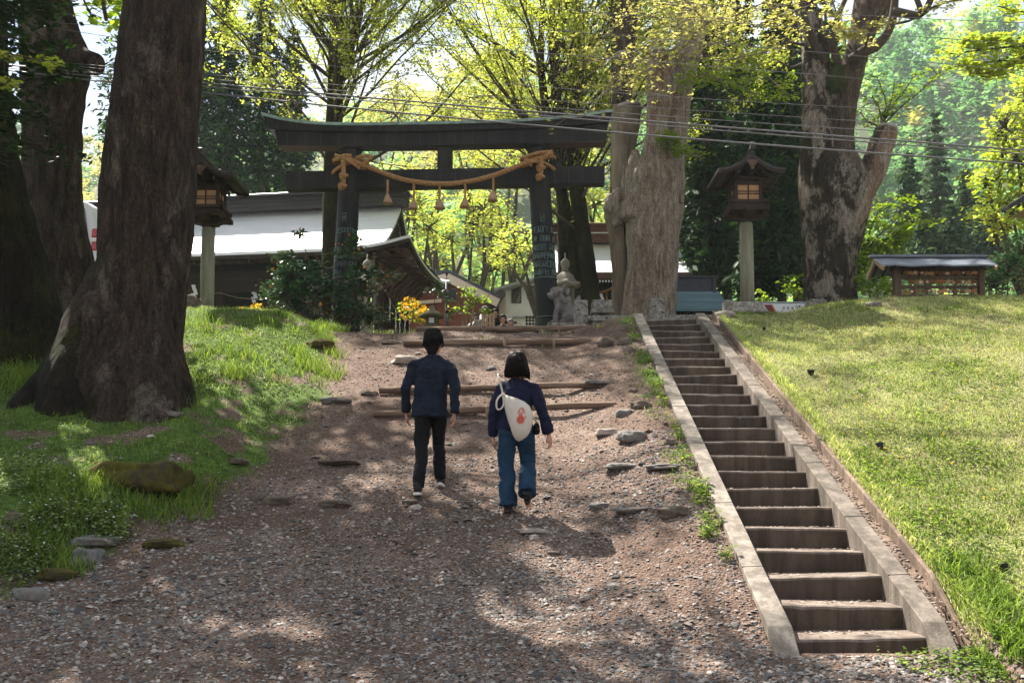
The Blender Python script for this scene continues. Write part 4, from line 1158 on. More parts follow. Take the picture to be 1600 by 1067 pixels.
# right end wall with boards, lintel beams, carved brackets
m = MB(); m.hexa([H(1.22, 1.2, 4.8), H(1.30, 1.2, 4.8), H(1.30, WD - 1.2, 4.8), H(1.22, WD - 1.2, 4.8)], [H(1.22, 1.2, ZE), H(1.30, 1.2, ZE), H(1.30, WD - 1.2, ZE), H(1.22, WD - 1.2, ZE)])
ew = m.build('end_wall', M_MWOOD, hall)
m = MB()
for k in range(12):
    w = 1.35 + k * .265; m.bar(H(1.195, w, 4.8), H(1.195, w, ZE - .95), .05, .05, (0, 1, 0))
m.build('batten', M_DWOOD, ew)
for w in (1.2, WD - 1.2):
    m = MB(); m.bar(H(1.16, w, 4.8), H(1.16, w, ZE - .02), .2, .2, (0, 1, 0)); m.build('post', M_DWOOD, hall)
for zz, th in ((ZE - .42, .24), (ZE - .86, .20), (5.55, .16)):
    m = MB(); m.bar(H(1.13, 1.0, zz), H(1.13, WD - 1.0, zz), .12, th); m.build('tie_rail', M_MWOODX, hall)
m = MB(); rr = random.Random(5)
for k in range(8):
    w = 1.3 + k * .43
    m.bar(H(1.10, w, ZE - .78), H(.55, w, ZE - .30), .10, .13); m.bar(H(1.08, w, ZE - .62), H(.75, w, ZE - .55), .13, .10)
    m.tube([H(1.08, w, ZE - .9), H(.98, w + .05, ZE - .68), H(.93, w - .05, ZE - .58)], [.05, .09, .06], 8)
m.build('carved_bracket', M_MWOOD, hall)
m = MB()
for zz in (.0, .11, .22): m.hexa([H(1.0 - zz * .8, .9 + zz * 0, ZE - .30 + zz), H(1.12, .9, ZE - .30 + zz), H(1.12, WD - .9, ZE - .30 + zz), H(1.0 - zz * .8, WD - .9, ZE - .30 + zz)], [H(1.0 - zz * .8, .9, ZE - .24 + zz), H(1.12, .9, ZE - .24 + zz), H(1.12, WD - .9, ZE - .24 + zz), H(1.0 - zz * .8, WD - .9, ZE - .24 + zz)])
m.build('cornice', M_MWOODX, hall)
# straw ropes with paper streamers
M_TROPE = m_simple('thin straw rope', (0.30, 0.22, 0.15), (0.18, 0.12, 0.08), 30, 0.9, 0.3)
def streamer(p, dx, dy, label, size=1.0, group='paper streamers on the hall'):
    m = MB(); z = 0; x = 0; d_ = Vector((dx, dy, 0)).normalized()
    offs = [0, .035, -.005, .045, .01]
    for k, o_ in enumerate(offs):
        a = p + d_ * (o_ * size) + Vector((0, 0, -.10 * k * size)); w = .042 * size
        b = [a - d_ * w, a + d_ * w, a + d_ * (w + .03 * size) + Vector((0, 0, -.125 * size)), a - d_ * (w - .03 * size) + Vector((0, 0, -.125 * size))]
        nn = Vector((-d_.y, d_.x, 0)) * .0015
        f = [m.P(q + nn * (1 + k)) for q in b]; g_ = [m.P(q + nn * k) for q in b]
        m.face(f); m.face(g_[::-1])
        for j in range(4): m.face((f[j], g_[j], g_[(j + 1) % 4], f[(j + 1) % 4]))
    return tag(m.build('paper_streamer', M_WHITE, None, p), label, 'paper streamer', group)
p0, p1 = H(1.0, 1.3, ZE - 1.0), H(1.0, WD - 1.2, ZE - 1.0)
pts = [p0.lerp(p1, k / 10) + Vector((0, 0, -.35 * math.sin(PI * k / 10))) for k in range(11)]
m = MB(); m.tube(pts, .018, 6); tag(m.build('thin_rope', M_TROPE, None, p0), 'thin straw rope sagging along the end wall of the left hall', 'rope')
for k, nm in zip((1, 3.2, 4.8, 6.8, 8.6), ('first', 'second', 'third', 'fourth', 'last')):
    i = int(k); p = pts[i].lerp(pts[i + 1], k - i)
    streamer(p + UX * -.02, UY.x, UY.y, '%s white paper streamer from the near corner on the end wall of the left hall' % nm, 1.25)
p0, p1 = H(3.6, 1.02, ZE - .9), H(10.8, 1.02, ZE - .95)
pts = [p0.lerp(p1, k / 12) + Vector((0, 0, -.25 * abs(math.sin(PI * k / 4)))) for k in range(13)]
m = MB(); m.tube(pts, .015, 6); tag(m.build('thin_rope', M_TROPE, None, p0), 'thin rope looped along the dark long front of the left hall', 'rope')
for px, py, nm in ((302, 445, 'white paper streamer hanging in the dark hall front beside the stone lantern post'), (395, 437, 'white paper streamer hanging in the dark hall front near the leafy shrub')):
    q = at(px, py, 28.9); streamer(q, 1, .1, nm, 1.3)

# ------------------------------------------------------------------ right shrine
sh = thing('small_shrine', 'shrine with steep bright roof and red-brown ridge behind the split grey trunk', 'shrine', (at(960, 450, 30).x, 30, PLZ))
def sp(px, py, d): return at(px, py, d)
xl, xr = at(866, 400, 30).x, at(1070, 400, 30).x
zr_, ze_ = at(870, 378, 31.5).z, at(870, 425, 29.4).z
M_SROOF = m_metalroof('shrine roof sheet', (0.84, 0.85, 0.87), (0.74, 0.75, 0.78), 0.48, 5)
M_RBROWN = m_simple('red-brown painted beam', (0.17, 0.075, 0.06), (0.09, 0.042, 0.036), 7, 0.55, 0.2)
m = MB(); rows_ = [[(x + .10 * (1 - k / 6) * (-1 if x < (xl + xr) / 2 else 1), 29.4 + 2.1 * k / 6, ze_ + (zr_ - ze_) * (0.7 * k / 6 + .3 * (k / 6) ** 2)) for x in np.linspace(xl, xr, 9)] for k in range(7)]
m.slab(rows_, (0, 0, -.09))
rows_ = [[(x, 33.6 - 2.1 * k / 6, ze_ + (zr_ - ze_) * (0.7 * k / 6 + .3 * (k / 6) ** 2)) for x in np.linspace(xl, xr, 5)] for k in range(7)]
m2 = MB(); m2.slab([r[::-1] for r in rows_], (0, 0, -.09)); m2.build('roof_slope', M_SROOF, sh)
m.build('roof_slope', M_SROOF, sh)
m = MB(); m.box(xl - .1, xr, 31.25, 31.75, zr_ - .08, zr_ + .18); m.box(xl - .15, xr, 31.2, 31.8, zr_ + .182, zr_ + .24); m.box(xl - .12, xr, 31.23, 31.77, zr_ + .242, zr_ + .44); m.box(xl - .25, xr, 31.12, 31.88, zr_ + .443, zr_ + .50); rg = m.build('ridge', M_RBROWN, sh)
m = MB(); m.box(xl - .22, xr, 31.15, 31.85, zr_ + .503, zr_ + .53); m.box(xl - .13, xr, 31.18, 31.2, zr_ + .19, zr_ + .225); m.build('ridge_cap', M_SROOF, rg)
m = MB(); m.box(xl + .32, xl + .44, 31.0, 31.2, zr_ - .35, zr_ + .42); m.build('ridge_bracket', M_RBROWN, rg)
m = MB(); m.box(xl - .08, xr + .08, 29.36, 29.44, ze_ - .22, ze_ - .03); m.build('fascia', M_RBROWN, sh)
m = MB()
for k in range(46): m.box(xl + .05 + k * .09, xl + .095 + k * .09, 29.30, 30.3, ze_ - .33, ze_ - .28)
rf_ = m.build('rafter', M_DWOODX, sh)
m = MB()
for k in range(46): m.box(xl + .05 + k * .09, xl + .095 + k * .09, 29.28, 29.298, ze_ - .335, ze_ - .275)
m.build('rafter_tip', M_WHITE, rf_)
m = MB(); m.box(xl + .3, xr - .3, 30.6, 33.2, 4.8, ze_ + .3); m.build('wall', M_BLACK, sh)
m = MB(); m.box(xl + .2, xr - .2, 30.2, 30.4, ze_ - .75, ze_ - .36); m.build('lintel', M_DWOODX, sh)
for x in (xl + .3, at(905, 460, 30.2).x - .2, at(957, 460, 30.2).x + .15, xr - .3):
    m = MB(); m.box(x - .09, x + .09, 30.0, 30.18, 4.8, ze_ - .34); m.build('post', M_DWOOD, sh)
so = thing('shrine_rope', 'short orange straw rope with tassels across the right shrine entrance', 'straw rope', at(940, 455, 29.7))
m = MB(); twist_rope(m, [at(x, y, 29.7) for x, y in ((905, 452), (922, 457), (935, 457.5), (948, 454), (958, 449))], .045, .2); m.build('main_rope', M_ROPE, so)
for x in (927, 948, 905):
    m = MB(); a = at(x, 457, 29.7); m.tube([a, a - Vector((0, 0, .18)), a - Vector((0, 0, .36))], [.02, .03, .045], 8); m.build('tassel', M_ROPE, so)
streamer(at(939, 459, 29.6), 1, 0, 'white paper streamer hanging in the middle of the right shrine rope', 1.0, 'paper streamers on the shrine')

# ------------------------------------------------------------------ teal roofed shed
M_TEAL = m_metalroof('teal roof sheet', (0.17, 0.27, 0.30), (0.09, 0.155, 0.18), 0.4, 9)
M_NAVY = m_simple('dark navy ridge', (0.06, 0.06, 0.085), (0.035, 0.032, 0.04), 6, 0.5, 0.2)
ts = thing('roofed_well', 'low pavilion with ribbed teal roof and dark ridge beside the lantern post', 'pavilion', (at(1090, 480, 25).x, 25.3, 4.9))
xl, xr = at(1020, 460, 25).x, at(1139, 470, 24.9).x
zt_, zb_ = at(1090, 455, 26.0).z, at(1090, 483, 24.7).z
m = MB(); rows_ = [[(x - (0.06 * k / 5 if i > 4 else 0), 24.7 + 1.3 * k / 5, zb_ + (zt_ - zb_) * k / 5) for i, x in enumerate(np.linspace(xl, xr, 8))] for k in range(6)]
m.slab(rows_, (0, 0, -.05)); trf = m.build('roof_slope', M_TEAL, ts)
m = MB()
for k in range(12):
    u = k / 12; m.bar((xl, 24.7 + 1.3 * u, zb_ + (zt_ - zb_) * u + .012), (xr - .03, 24.7 + 1.3 * u, zb_ + (zt_ - zb_) * u + .012), .03, .035)
m.build('roof_rib', M_TEAL, trf)
m = MB(); rows_ = [[(x, 27.7 - 1.3 * k / 5, zb_ + (zt_ - zb_) * k / 5) for x in np.linspace(xl, xr - .05, 4)] for k in range(6)]; m.slab([r[::-1] for r in rows_], (0, 0, -.05)); m.build('roof_slope', M_TEAL, ts)
m = MB(); zz = at(1090, 434, 26.2).z; m.box(xl, xr - .10, 25.95, 26.45, zt_ - .06, zz - .06); m.box(xl, xr - .05, 25.9, 26.5, zz - .058, zz - .01); rg = m.build('ridge', M_NAVY, ts)
m = MB(); m.box(xr - .20, xr - .13, 25.87, 25.95, zt_ - .1, zz - .06); m.build('ridge_bracket', M_NAVY, rg)
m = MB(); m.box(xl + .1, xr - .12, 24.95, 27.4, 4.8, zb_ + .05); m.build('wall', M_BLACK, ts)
m = MB()
for k in range(22): x = xl + .14 + k * (xr - xl - .3) / 21; m.box(x, x + .025, 24.90, 24.94, 4.8, zb_ - .06)
m.build('slat', M_MWOOD, ts)

# ------------------------------------------------------------------ white house
M_PLAST = m_simple('white plaster', (0.78, 0.78, 0.80), (0.68, 0.68, 0.70), 2, 0.85, 0.05)
M_GREYR = m_simple('grey house roof', (0.36, 0.37, 0.40), (0.22, 0.23, 0.25), 5, 0.6, 0.2)
M_GLASS = m_simple('window glass', (0.16, 0.18, 0.20), (0.07, 0.08, 0.09), 3, 0.12, 0.0, spec=0.8)
M_FRAME = m_simple('dark window frame', (0.05, 0.05, 0.055), (0.03, 0.03, 0.03), 8, 0.5, 0.1)
D = 42
wh = thing('white_house', 'white plastered two-storey house with dark window frames behind the torii', 'house', at(830, 500, D))
x0, x1 = at(790, 470, D).x, at(880, 470, D).x
m = MB(); zt0 = at(790, 452, D).z; zt1 = at(880, 428, D).z
m.hexa([(x0, D, 4.8), (x1, D, 4.8), (x1, D + 6, 4.8), (x0, D + 6, 4.8)], [(x0, D, zt0), (x1, D, zt1), (x1, D + 6, zt1), (x0, D + 6, zt0)]); m.build('wall', M_PLAST, wh)
m = MB(); a, b = at(772, 456, D), at(885, 424, D)
m.slab([[(a.x, D - .7, a.z), (b.x, D - .7, b.z)], [(a.x, D + 6.5, a.z), (b.x, D + 6.5, b.z)]], (0, 0, -.12)); m.build('roof', M_GREYR, wh)
for px0, px1, pt, pb in ((799, 814.5, 449.5, 474), (823.5, 838, 447, 467.5)):
    a, b = at(px0, pt, D), at(px1, pb, D)
    m = MB(); w_ = .05
    m.box(a.x, b.x, D - .05, D - .01, b.z, b.z + w_); m.box(a.x, b.x, D - .05, D - .01, a.z - w_, a.z); m.box(a.x, a.x + w_, D - .05, D - .01, b.z + w_, a.z - w_); m.box(b.x - w_, b.x, D - .05, D - .01, b.z + w_, a.z - w_)
    c = (a.x + b.x) / 2; m.box(c - .03, c + .03, D - .052, D - .012, b.z + w_, a.z - w_)
    wi = m.build('window', M_FRAME, wh)
    m = MB(); m.box(a.x + w_, b.x - w_, D - .03, D - .008, b.z + w_, a.z - w_); m.build('pane', M_GLASS, wi)
m = MB(); a = at(790, 497, D); m.box(x0 + .3, x1 - .5, D - .12, D - .01, a.z, a.z + .05); m.build('ledge', M_GREYR, wh)
# pale gable outbuilding with a thatched slope
M_THATCH = m_simple('dark brown roof', (0.085, 0.05, 0.045), (0.045, 0.028, 0.025), 9, 0.8, 0.3)
M_BEIGE = m_simple('beige wall', (0.52, 0.42, 0.34), (0.44, 0.35, 0.29), 3, 0.85, 0.1)
ob = thing('outbuilding', 'small beige outbuilding with steep dark roof against the white house', 'outbuilding', at(780, 500, 40))
m = MB(); m.hexa([at(768, 520, 40), at(790, 520, 40), at(790, 520, 40) + Vector((0, 3, 0)), at(768, 520, 40) + Vector((0, 3, 0))], [at(772, 488, 40), at(790, 460, 40), at(790, 460, 40) + Vector((0, 3, 0)), at(772, 488, 40) + Vector((0, 3, 0))]); m.build('wall', M_BEIGE, ob)
m = MB(); m.slab([[at(762, 494, 39.6), at(790, 457, 39.6)], [at(762, 494, 39.6) + Vector((0, 3.6, 0)), at(790, 457, 39.6) + Vector((0, 3.6, 0))]], (-.22, 0, .16)); m.build('roof', M_THATCH, ob)
# red-brown building with a blue-black roof
M_RED = m_simple('red-brown cladding', (0.26, 0.085, 0.055), (0.18, 0.055, 0.038), 4, 0.75, 0.2, stretch=(1, 1, 6))
M_CREAM = m_simple('cream board', (0.66, 0.58, 0.50), (0.55, 0.47, 0.40), 6, 0.8, 0.1)
M_BLUEB = m_simple('blue-black roof', (0.045, 0.06, 0.085), (0.025, 0.035, 0.05), 6, 0.4, 0.2, spec=0.5)
D = 36
rb = thing('red_brown_house', 'red-brown gabled building with blue-black roof beyond the hall', 'house', at(700, 490, D))
m = MB(); ap, rt, lt_ = at(700, 433, D), at(757, 468, D), at(625, 456, D); bt = at(700, 520, D).z
i_ = [m.P(p) for p in ((lt_.x, D, bt), (rt.x, D, bt), (rt.x, D, rt.z), (ap.x, D, ap.z), (lt_.x, D, lt_.z))]; j_ = [m.P(p) for p in ((lt_.x, D + 7, bt), (rt.x, D + 7, bt), (rt.x, D + 7, rt.z), (ap.x, D + 7, ap.z), (lt_.x, D + 7, lt_.z))]
m.face(i_); m.face(j_[::-1])
for k in range(5): m.face((i_[k], j_[k], j_[(k + 1) % 5], i_[(k + 1) % 5]))
m.build('wall', M_RED, rb)
m = MB(); a, b, c = at(700, 428, D), at(779, 467.5, D), at(615, 452, D)
m.slab([[(a.x, D - .8, a.z), (b.x, D - .8, b.z)], [(a.x, D + 7.4, a.z), (b.x, D + 7.4, b.z)]], (0, 0, -.13)); m.build('roof', M_BLUEB, rb)
m = MB(); m.slab([[(c.x, D - .8, c.z), (a.x, D - .8, a.z)], [(c.x, D + 7.4, c.z), (a.x, D + 7.4, a.z)]], (0, 0, -.13)); m.build('roof', M_BLUEB, rb)
m = MB(); m.bar((a.x, D - .75, a.z - .30), (b.x, D - .75, b.z - .30), .08, .30); m.bar((c.x, D - .75, c.z - .30), (a.x, D - .75, a.z - .30), .08, .28); m.build('barge_board', M_CREAM, rb)
m = MB(); m.bar(at(640, 474, D - .3), at(690, 470, D - .3), .1, .12); m.build('gutter', M_CREAM, rb)
po = MB(); a = at(717, 405, 50); po.box(a.x - .18, a.x + .18, 50, 50.3, a.z - 2.6, a.z); po.box(a.x - .04, a.x + .04, 50.1, 50.18, a.z, a.z + .6)
tag(po.build('chimney_stack', M_CREAM, None, (a.x, 50, a.z - 2.6)), 'pale square chimney stack rising behind the red-brown house', 'chimney')
# dark sign board on a pole among the shrubs
sg = thing('sign_board', 'small dark blank sign board on a pole by the garden pine', 'sign', at(700, 500, 24))
m = MB(); a = at(703, 452, 24); m.box(a.x - .16, a.x + .16, 24, 24.04, a.z - .26, a.z); m.build('board', M_FRAME, sg, bevel=.01)
m = MB(); b = at(697.5, 447, 24.1); m.tube([(b.x, 24.1, 4.9), (b.x, 24.1, b.z + .1)], .03, 8); m.build('pole', M_FRAME, sg)
# roof corner at the right edge of the picture
D = 21
ro = thing('tiled_pavilion', 'dark roofed pavilion whose pale soffit juts in at the right edge', 'pavilion', (at(1680, 400, D).x, D - 2, 4.8))
m = MB(); a, b = at(1565, 327, D), at(1690, 246, D); b2 = at(1815, 327, D)
m.slab([[(a.x, D - 4, a.z), (b.x, D - 4, b.z)], [(a.x, D, a.z), (b.x, D, b.z)]], (0, 0, -.10)); m.build('roof', M_NAVY, ro)
m = MB(); m.slab([[(b.x, D - 4, b.z), (b2.x, D - 4, b2.z)], [(b.x, D, b.z), (b2.x, D, b2.z)]], (0, 0, -.10)); m.build('roof', M_NAVY, ro)
m = MB(); m.poly([(a.x + .12, D - 3.9, a.z - .22), (a.x + .12, D - .1, a.z - .22), (b2.x - .12, D - .1, a.z - .22), (b2.x - .12, D - 3.9, a.z - .22)]); m.build('soffit', M_LWOOD, ro)
m = MB(); m.bar((a.x + .1, D - 3.97, a.z - .17), (b2.x - .1, D - 3.97, a.z - .17), .05, .12); m.build('fascia', M_NAVY, ro)
for x in (a.x + .5, b2.x - .5):
    m = MB(); m.box(x - .07, x + .07, D - 3.5, D - 3.36, 4.4, a.z - .2); m.build('post', M_RBROWN, ro)
    m = MB(); m.box(x - .07, x + .07, D - .5, D - .36, 4.4, a.z - .2); m.build('post', M_RBROWN, ro)
# long white banner beyond the crest, with its red field and worn characters
M_BRED = m_simple('banner red', (0.20, 0.03, 0.03), (0.14, 0.02, 0.02), 6, 0.7, 0.05); M_BOR = m_simple('banner orange', (0.62, 0.26, 0.10), None, 6, 0.7, 0.05); M_BBK = m_simple('banner ink', (0.03, 0.02, 0.025), None, 6, 0.7, 0.05)
D = 21.8
def bp(px, py, dy=0): p = at(px, py, D); p.y += dy; return p
bn = thing('banner', 'low white banner with dark red end panel between lantern and right trunk', 'banner', (bp(1220, 490).x, D, bp(1220, 490).z - .2))
a, b = bp(1180, 474), bp(1290, 490)
m = MB(); m.box(a.x, b.x, D, D + .02, b.z - .1, a.z); cl = m.build('panel', M_PLAST, bn)
m = MB(); m.tube([(a.x - .03, D, a.z + .02), (b.x, D, a.z + .02)], .02, 8); m.build('top_rail', M_GREYR, bn)
m = MB(); p_ = [bp(1190, 476, -.004), bp(1205, 476, -.004), bp(1209, 480, -.004), bp(1212, 490, -.004), bp(1190, 490, -.004)]; m.poly(p_[::-1]); m.build('red_field', M_BRED, cl)
m = MB(); m.poly([bp(1205, 476, -.005), bp(1207, 476, -.005), bp(1215, 490, -.005), bp(1212, 490, -.005)][::-1]); m.build('orange_edge', M_BOR, cl)
m = MB()
for cx in (1224.5, 1231, 1238):
    for (u0, v0, u1, v1) in ((-1.3, -2, 1.3, -2), (-1, -2, -1, 2), (1.2, -2, 1.2, 1), (-1, .2, 1, .2), (-.5, 2, 1.4, 2)):
        m.bar(bp(cx + u0, 481.5 + v0, -.004), bp(cx + u1, 481.5 + v1, -.004), .008, .005, (0, -1, 0))
m.build('small_lettering', M_BRED, cl)
m = MB()
for (u0, v0, u1, v1) in ((1243, 480, 1245, 477), (1244.5, 483, 1249, 477.5), (1244, 486, 1246, 482), (1248, 480, 1251, 477), (1251, 485, 1252, 480), (1251, 481, 1256, 480.5), (1255.5, 480, 1255.5, 485), (1252, 483, 1255.5, 483)):
    m.bar(bp(u0, v0, -.005), bp(u1, v1, -.005), .016, .006, (0, -1, 0))
m.build('bold_lettering', M_BBK, cl)

# ------------------------------------------------------------------ parked van
M_VAN = m_simple('white car paint', (0.74, 0.75, 0.77), (0.68, 0.69, 0.71), 2, 0.22, 0.0, spec=0.6)
M_LAMP = m_simple('red lamp', (0.55, 0.008, 0.012), (0.36, 0.004, 0.006), 20, 0.15, 0.1, spec=0.7)
M_TYRE = m_simple('tyre rubber', (0.03, 0.03, 0.03), (0.02, 0.02, 0.02), 9, 0.8, 0.1)
vr = at(157, 357, 17.4); vz = gz(-8.0, 18)
van = thing('parked_van', 'white van seen from behind between two big trunks', 'van', (vr.x - .88, 19.4, vz))
zt_ = at(145, 318, 17.6).z
m = MB(); VX0, VX1 = vr.x - 1.74, vr.x
hb = vz + .28
def vsec(y, zt, tw): return [(VX0 + .02, y, hb), (VX1 - .02, y, hb), (VX1, y, hb + .55), (VX1 - tw, y, zt - .10), (VX1 - tw - .14, y, zt), (VX0 + tw + .14, y, zt), (VX0 + tw, y, zt - .10), (VX0, y, hb + .55)]
secs = [vsec(17.42, zt_ - .02, .16), vsec(17.62, zt_, .13), vsec(19.5, zt_ + .02, .12), vsec(20.7, zt_ - .08, .14), vsec(21.3, hb + .85, .10), vsec(22.1, hb + .62, .06)]
ids = [[m.P(p) for p in s_] for s_ in secs]
for k in range(len(ids) - 1):
    for j in range(8): m.face((ids[k][j], ids[k][(j + 1) % 8], ids[k + 1][(j + 1) % 8], ids[k + 1][j]))
m.face(ids[0][::-1]); m.face(ids[-1]); m.build('body', M_VAN, van, bevel=.05)
m = MB(); m.hexa([(VX0 + .22, 17.40, hb + .72), (VX1 - .22, 17.40, hb + .72), (VX1 - .22, 17.44, hb + .72), (VX0 + .22, 17.44, hb + .72)], [(VX0 + .32, 17.40, zt_ - .14), (VX1 - .30, 17.40, zt_ - .14), (VX1 - .30, 17.44, zt_ - .14), (VX0 + .32, 17.44, zt_ - .14)]); m.build('rear_window', M_GLASS, van, bevel=.01)
m = MB(); a_ = VX1 + .004
m.poly([(a_ - .01, 17.85, hb + .72), (a_ - .01, 19.4, hb + .72), (a_ - .10, 19.4, zt_ - .16), (a_ - .11, 17.85, zt_ - .16)]); m.build('side_window', M_GLASS, van)
for x0, x1 in ((VX1 - .16, VX1 + .012), (VX0 - .012, VX0 + .16)):
    z1, z2, z3, z4 = at(150, 357, 17.4).z, at(150, 371, 17.4).z, at(150, 378, 17.4).z, at(150, 391, 17.4).z
    m = MB(); m.box(x0, x1, 17.385, 17.56, z2, z1, .012, 0); tl = m.build('tail_light', M_LAMP, van, bevel=.02)
    m = MB(); m.box(x0, x1, 17.385, 17.56, z4, z3, .006, 0); m.build('lower_lens', M_LAMP, tl, bevel=.015)
    m = MB(); m.box(x0, x1 - .002, 17.39, 17.555, z3 + .004, z2 - .004); m.build('clear_lens', M_VAN, tl, bevel=.01)
m = MB(); m.box(VX0 - .01, VX1 + .01, 17.34, 17.55, hb - .02, hb + .26); m.build('bumper', M_VAN, van, bevel=.03)
m = MB(); m.box(VX0 + .1, VX1 - .1, 17.33, 17.345, hb + .16, hb + .19); m.build('reflector_strip', M_LAMP, van)
for y in (18.3, 21.2):
    for x in (VX0 + .12, VX1 - .12):
        m = MB(); m.tube([(x - .1, y, vz + .31), (x + .1, y, vz + .31)], .31, 20); wt = m.build('wheel', M_TYRE, van)
        m = MB(); m.tube([(x - .105, y, vz + .31), (x + .105, y, vz + .31)], .19, 16); m.build('rim', M_GREYR, wt)
# small lattice fence left of the white house foot
lf = thing('lattice_fence', 'small dark lattice fence at the foot of the torii pillar', 'fence', at(831, 500, 22))
m = MB()
for px in (823, 828, 833, 838): a, b = at(px, 493, 22), at(px, 515, 22); m.bar(b, a, .028, .028, (0, 1, 0))
m.build('upright', M_DWOOD, lf)
m = MB()
for py in (496, 501, 506): m.bar(at(821, py, 21.97), at(840, py, 21.97), .024, .024)
m.build('crossbar', M_DWOODX, lf)
# pale railing beside the low lantern
pf = thing('pale_fence', 'weathered post fence in front of the seated visitors', 'fence', at(757, 500, 25))
for px in (745.5, ): m = MB(); a, b = at(741, 500, 25), at(751.5, 500, 25); m.box(a.x, b.x, 24.95, 25.1, 4.8, a.z); m.build('thick_post', M_STONED, pf, bevel=.01)
for px in (755, 760.5, 766, 771): m = MB(); a = at(px, 492 + (px % 2), 25); m.box(a.x - .035, a.x + .035, 24.96, 25.04, 4.8, a.z); m.build('picket', M_LWOOD, pf, bevel=.008)
m = MB(); a, b = at(752, 503, 25), at(773, 503, 25); m.box(a.x, b.x, 24.98, 25.02, a.z - .06, a.z); m.build('rail', M_LWOOD, pf)
# ------------------------------------------------------------------ vegetation helpers
def leafquads(C, size, rng, flat=0.0, aspect=0.6, droop=None):
    """C (N,3) centres -> quads. flat 0..1 pulls the leaf normals up"""
    N = len(C)
    nrm = rng.normal(size=(N, 3)); nrm[:, 2] = np.abs(nrm[:, 2]) + flat * 3
    nrm /= np.linalg.norm(nrm, axis=1)[:, None]
    a = rng.normal(size=(N, 3))
    if droop is not None: a = a * 0.35 + np.array(droop)[None, :]
    a -= nrm * (a * nrm).sum(1)[:, None]; a /= np.linalg.norm(a, axis=1)[:, None] + 1e-9
    b = np.cross(nrm, a)
    s = size * rng.uniform(0.45, 1.45, N)[:, None]
    V = np.stack([C - a * s, C - b * s * aspect, C + a * s, C + b * s * aspect], 1).reshape(-1, 3)
    Fq = np.arange(N * 4).reshape(-1, 4)
    return V, Fq
class Leaves:
    def __init__(s): s.V = []; s.n = 0
    def add(s, C, size, rng, flat=0.0, aspect=0.6, droop=None):
        if len(C) == 0: return
        V, _ = leafquads(np.asarray(C, float), size, rng, flat, aspect, droop); s.V.append(V)
    def build(s, name, mat, parent=None, loc=None):
        V = np.concatenate(s.V); return np_mesh(name, V, np.arange(len(V)).reshape(-1, 4), mat, parent, loc)
def blobpts(rng, c, r, n, shell=0.55):
    """points spread through an ellipsoid, denser near its skin"""
    d = rng.normal(size=(n, 3)); d /= np.linalg.norm(d, axis=1)[:, None]
    rad = (shell + (1 - shell) * rng.random(n)) ** (1 / 1.5)
    return np.array(c)[None, :] + d * rad[:, None] * np.array(r)[None, :]
def clumpy(rng, c, r, nclump, per, cr, squash=0.6):
    cc = blobpts(rng, c, r, nclump, 0.25)
    out = []
    for k in range(nclump):
        s = cr * rng.uniform(0.6, 1.3)
        out.append(cc[k] + rng.normal(size=(per, 3)) * np.array([s, s, s * squash]) * 0.5)
    return np.concatenate(out), cc
def nrot(d, ang, rng):
    d = Vector(d).normalized()
    a = Vector(rng.normal(size=3)); a = (a - d * a.dot(d)).normalized()
    return (d * math.cos(ang) + a * math.sin(ang)).normalized()
def grow(mb, pts_out, rng, p, d, L, r, lv, sp):
    n = sp['seg'][lv]; pts = [Vector(p)]; rad = [r]; d = Vector(d).normalized()
    for k in range(n):
        d = (d + Vector(rng.normal(size=3)) * sp['wander'][lv] + Vector((0, 0, sp['up'][lv]))).normalized()
        pts.append(pts[-1] + d * (L / n)); rad.append(r * (1 - (k + 1) / n * (1 - sp['tip'])) )
    mb.tube(pts, rad, sp['sides'][lv], cap=False)
    if lv >= sp['leaf_from']:
        for k in range(1, len(pts)):
            pts_out.append((pts[k], lv)); 
            if sp.get('dense', 1) > 1: pts_out.append((pts[k].lerp(pts[k - 1], 0.5), lv))
    if lv < sp['levels'] - 1:
        m = sp['kids'][lv]
        for j in range(m):
            t = sp['from'][lv] + (1 - sp['from'][lv]) * (j + rng.random()) / m
            i = min(n - 1, int(t * n)); q = pts[i].lerp(pts[i + 1], t * n - i)
            dd = (pts[i + 1] - pts[i]).normalized()
            grow(mb, pts_out, rng, q, nrot(dd, sp['ang'][lv] * rng.uniform(.7, 1.3), rng), L * sp['len'][lv] * rng.uniform(.7, 1.2) * (1.1 - 0.45 * t), max(0.004, r * (1 - t * .6) * sp['rr'][lv]), lv + 1, sp)
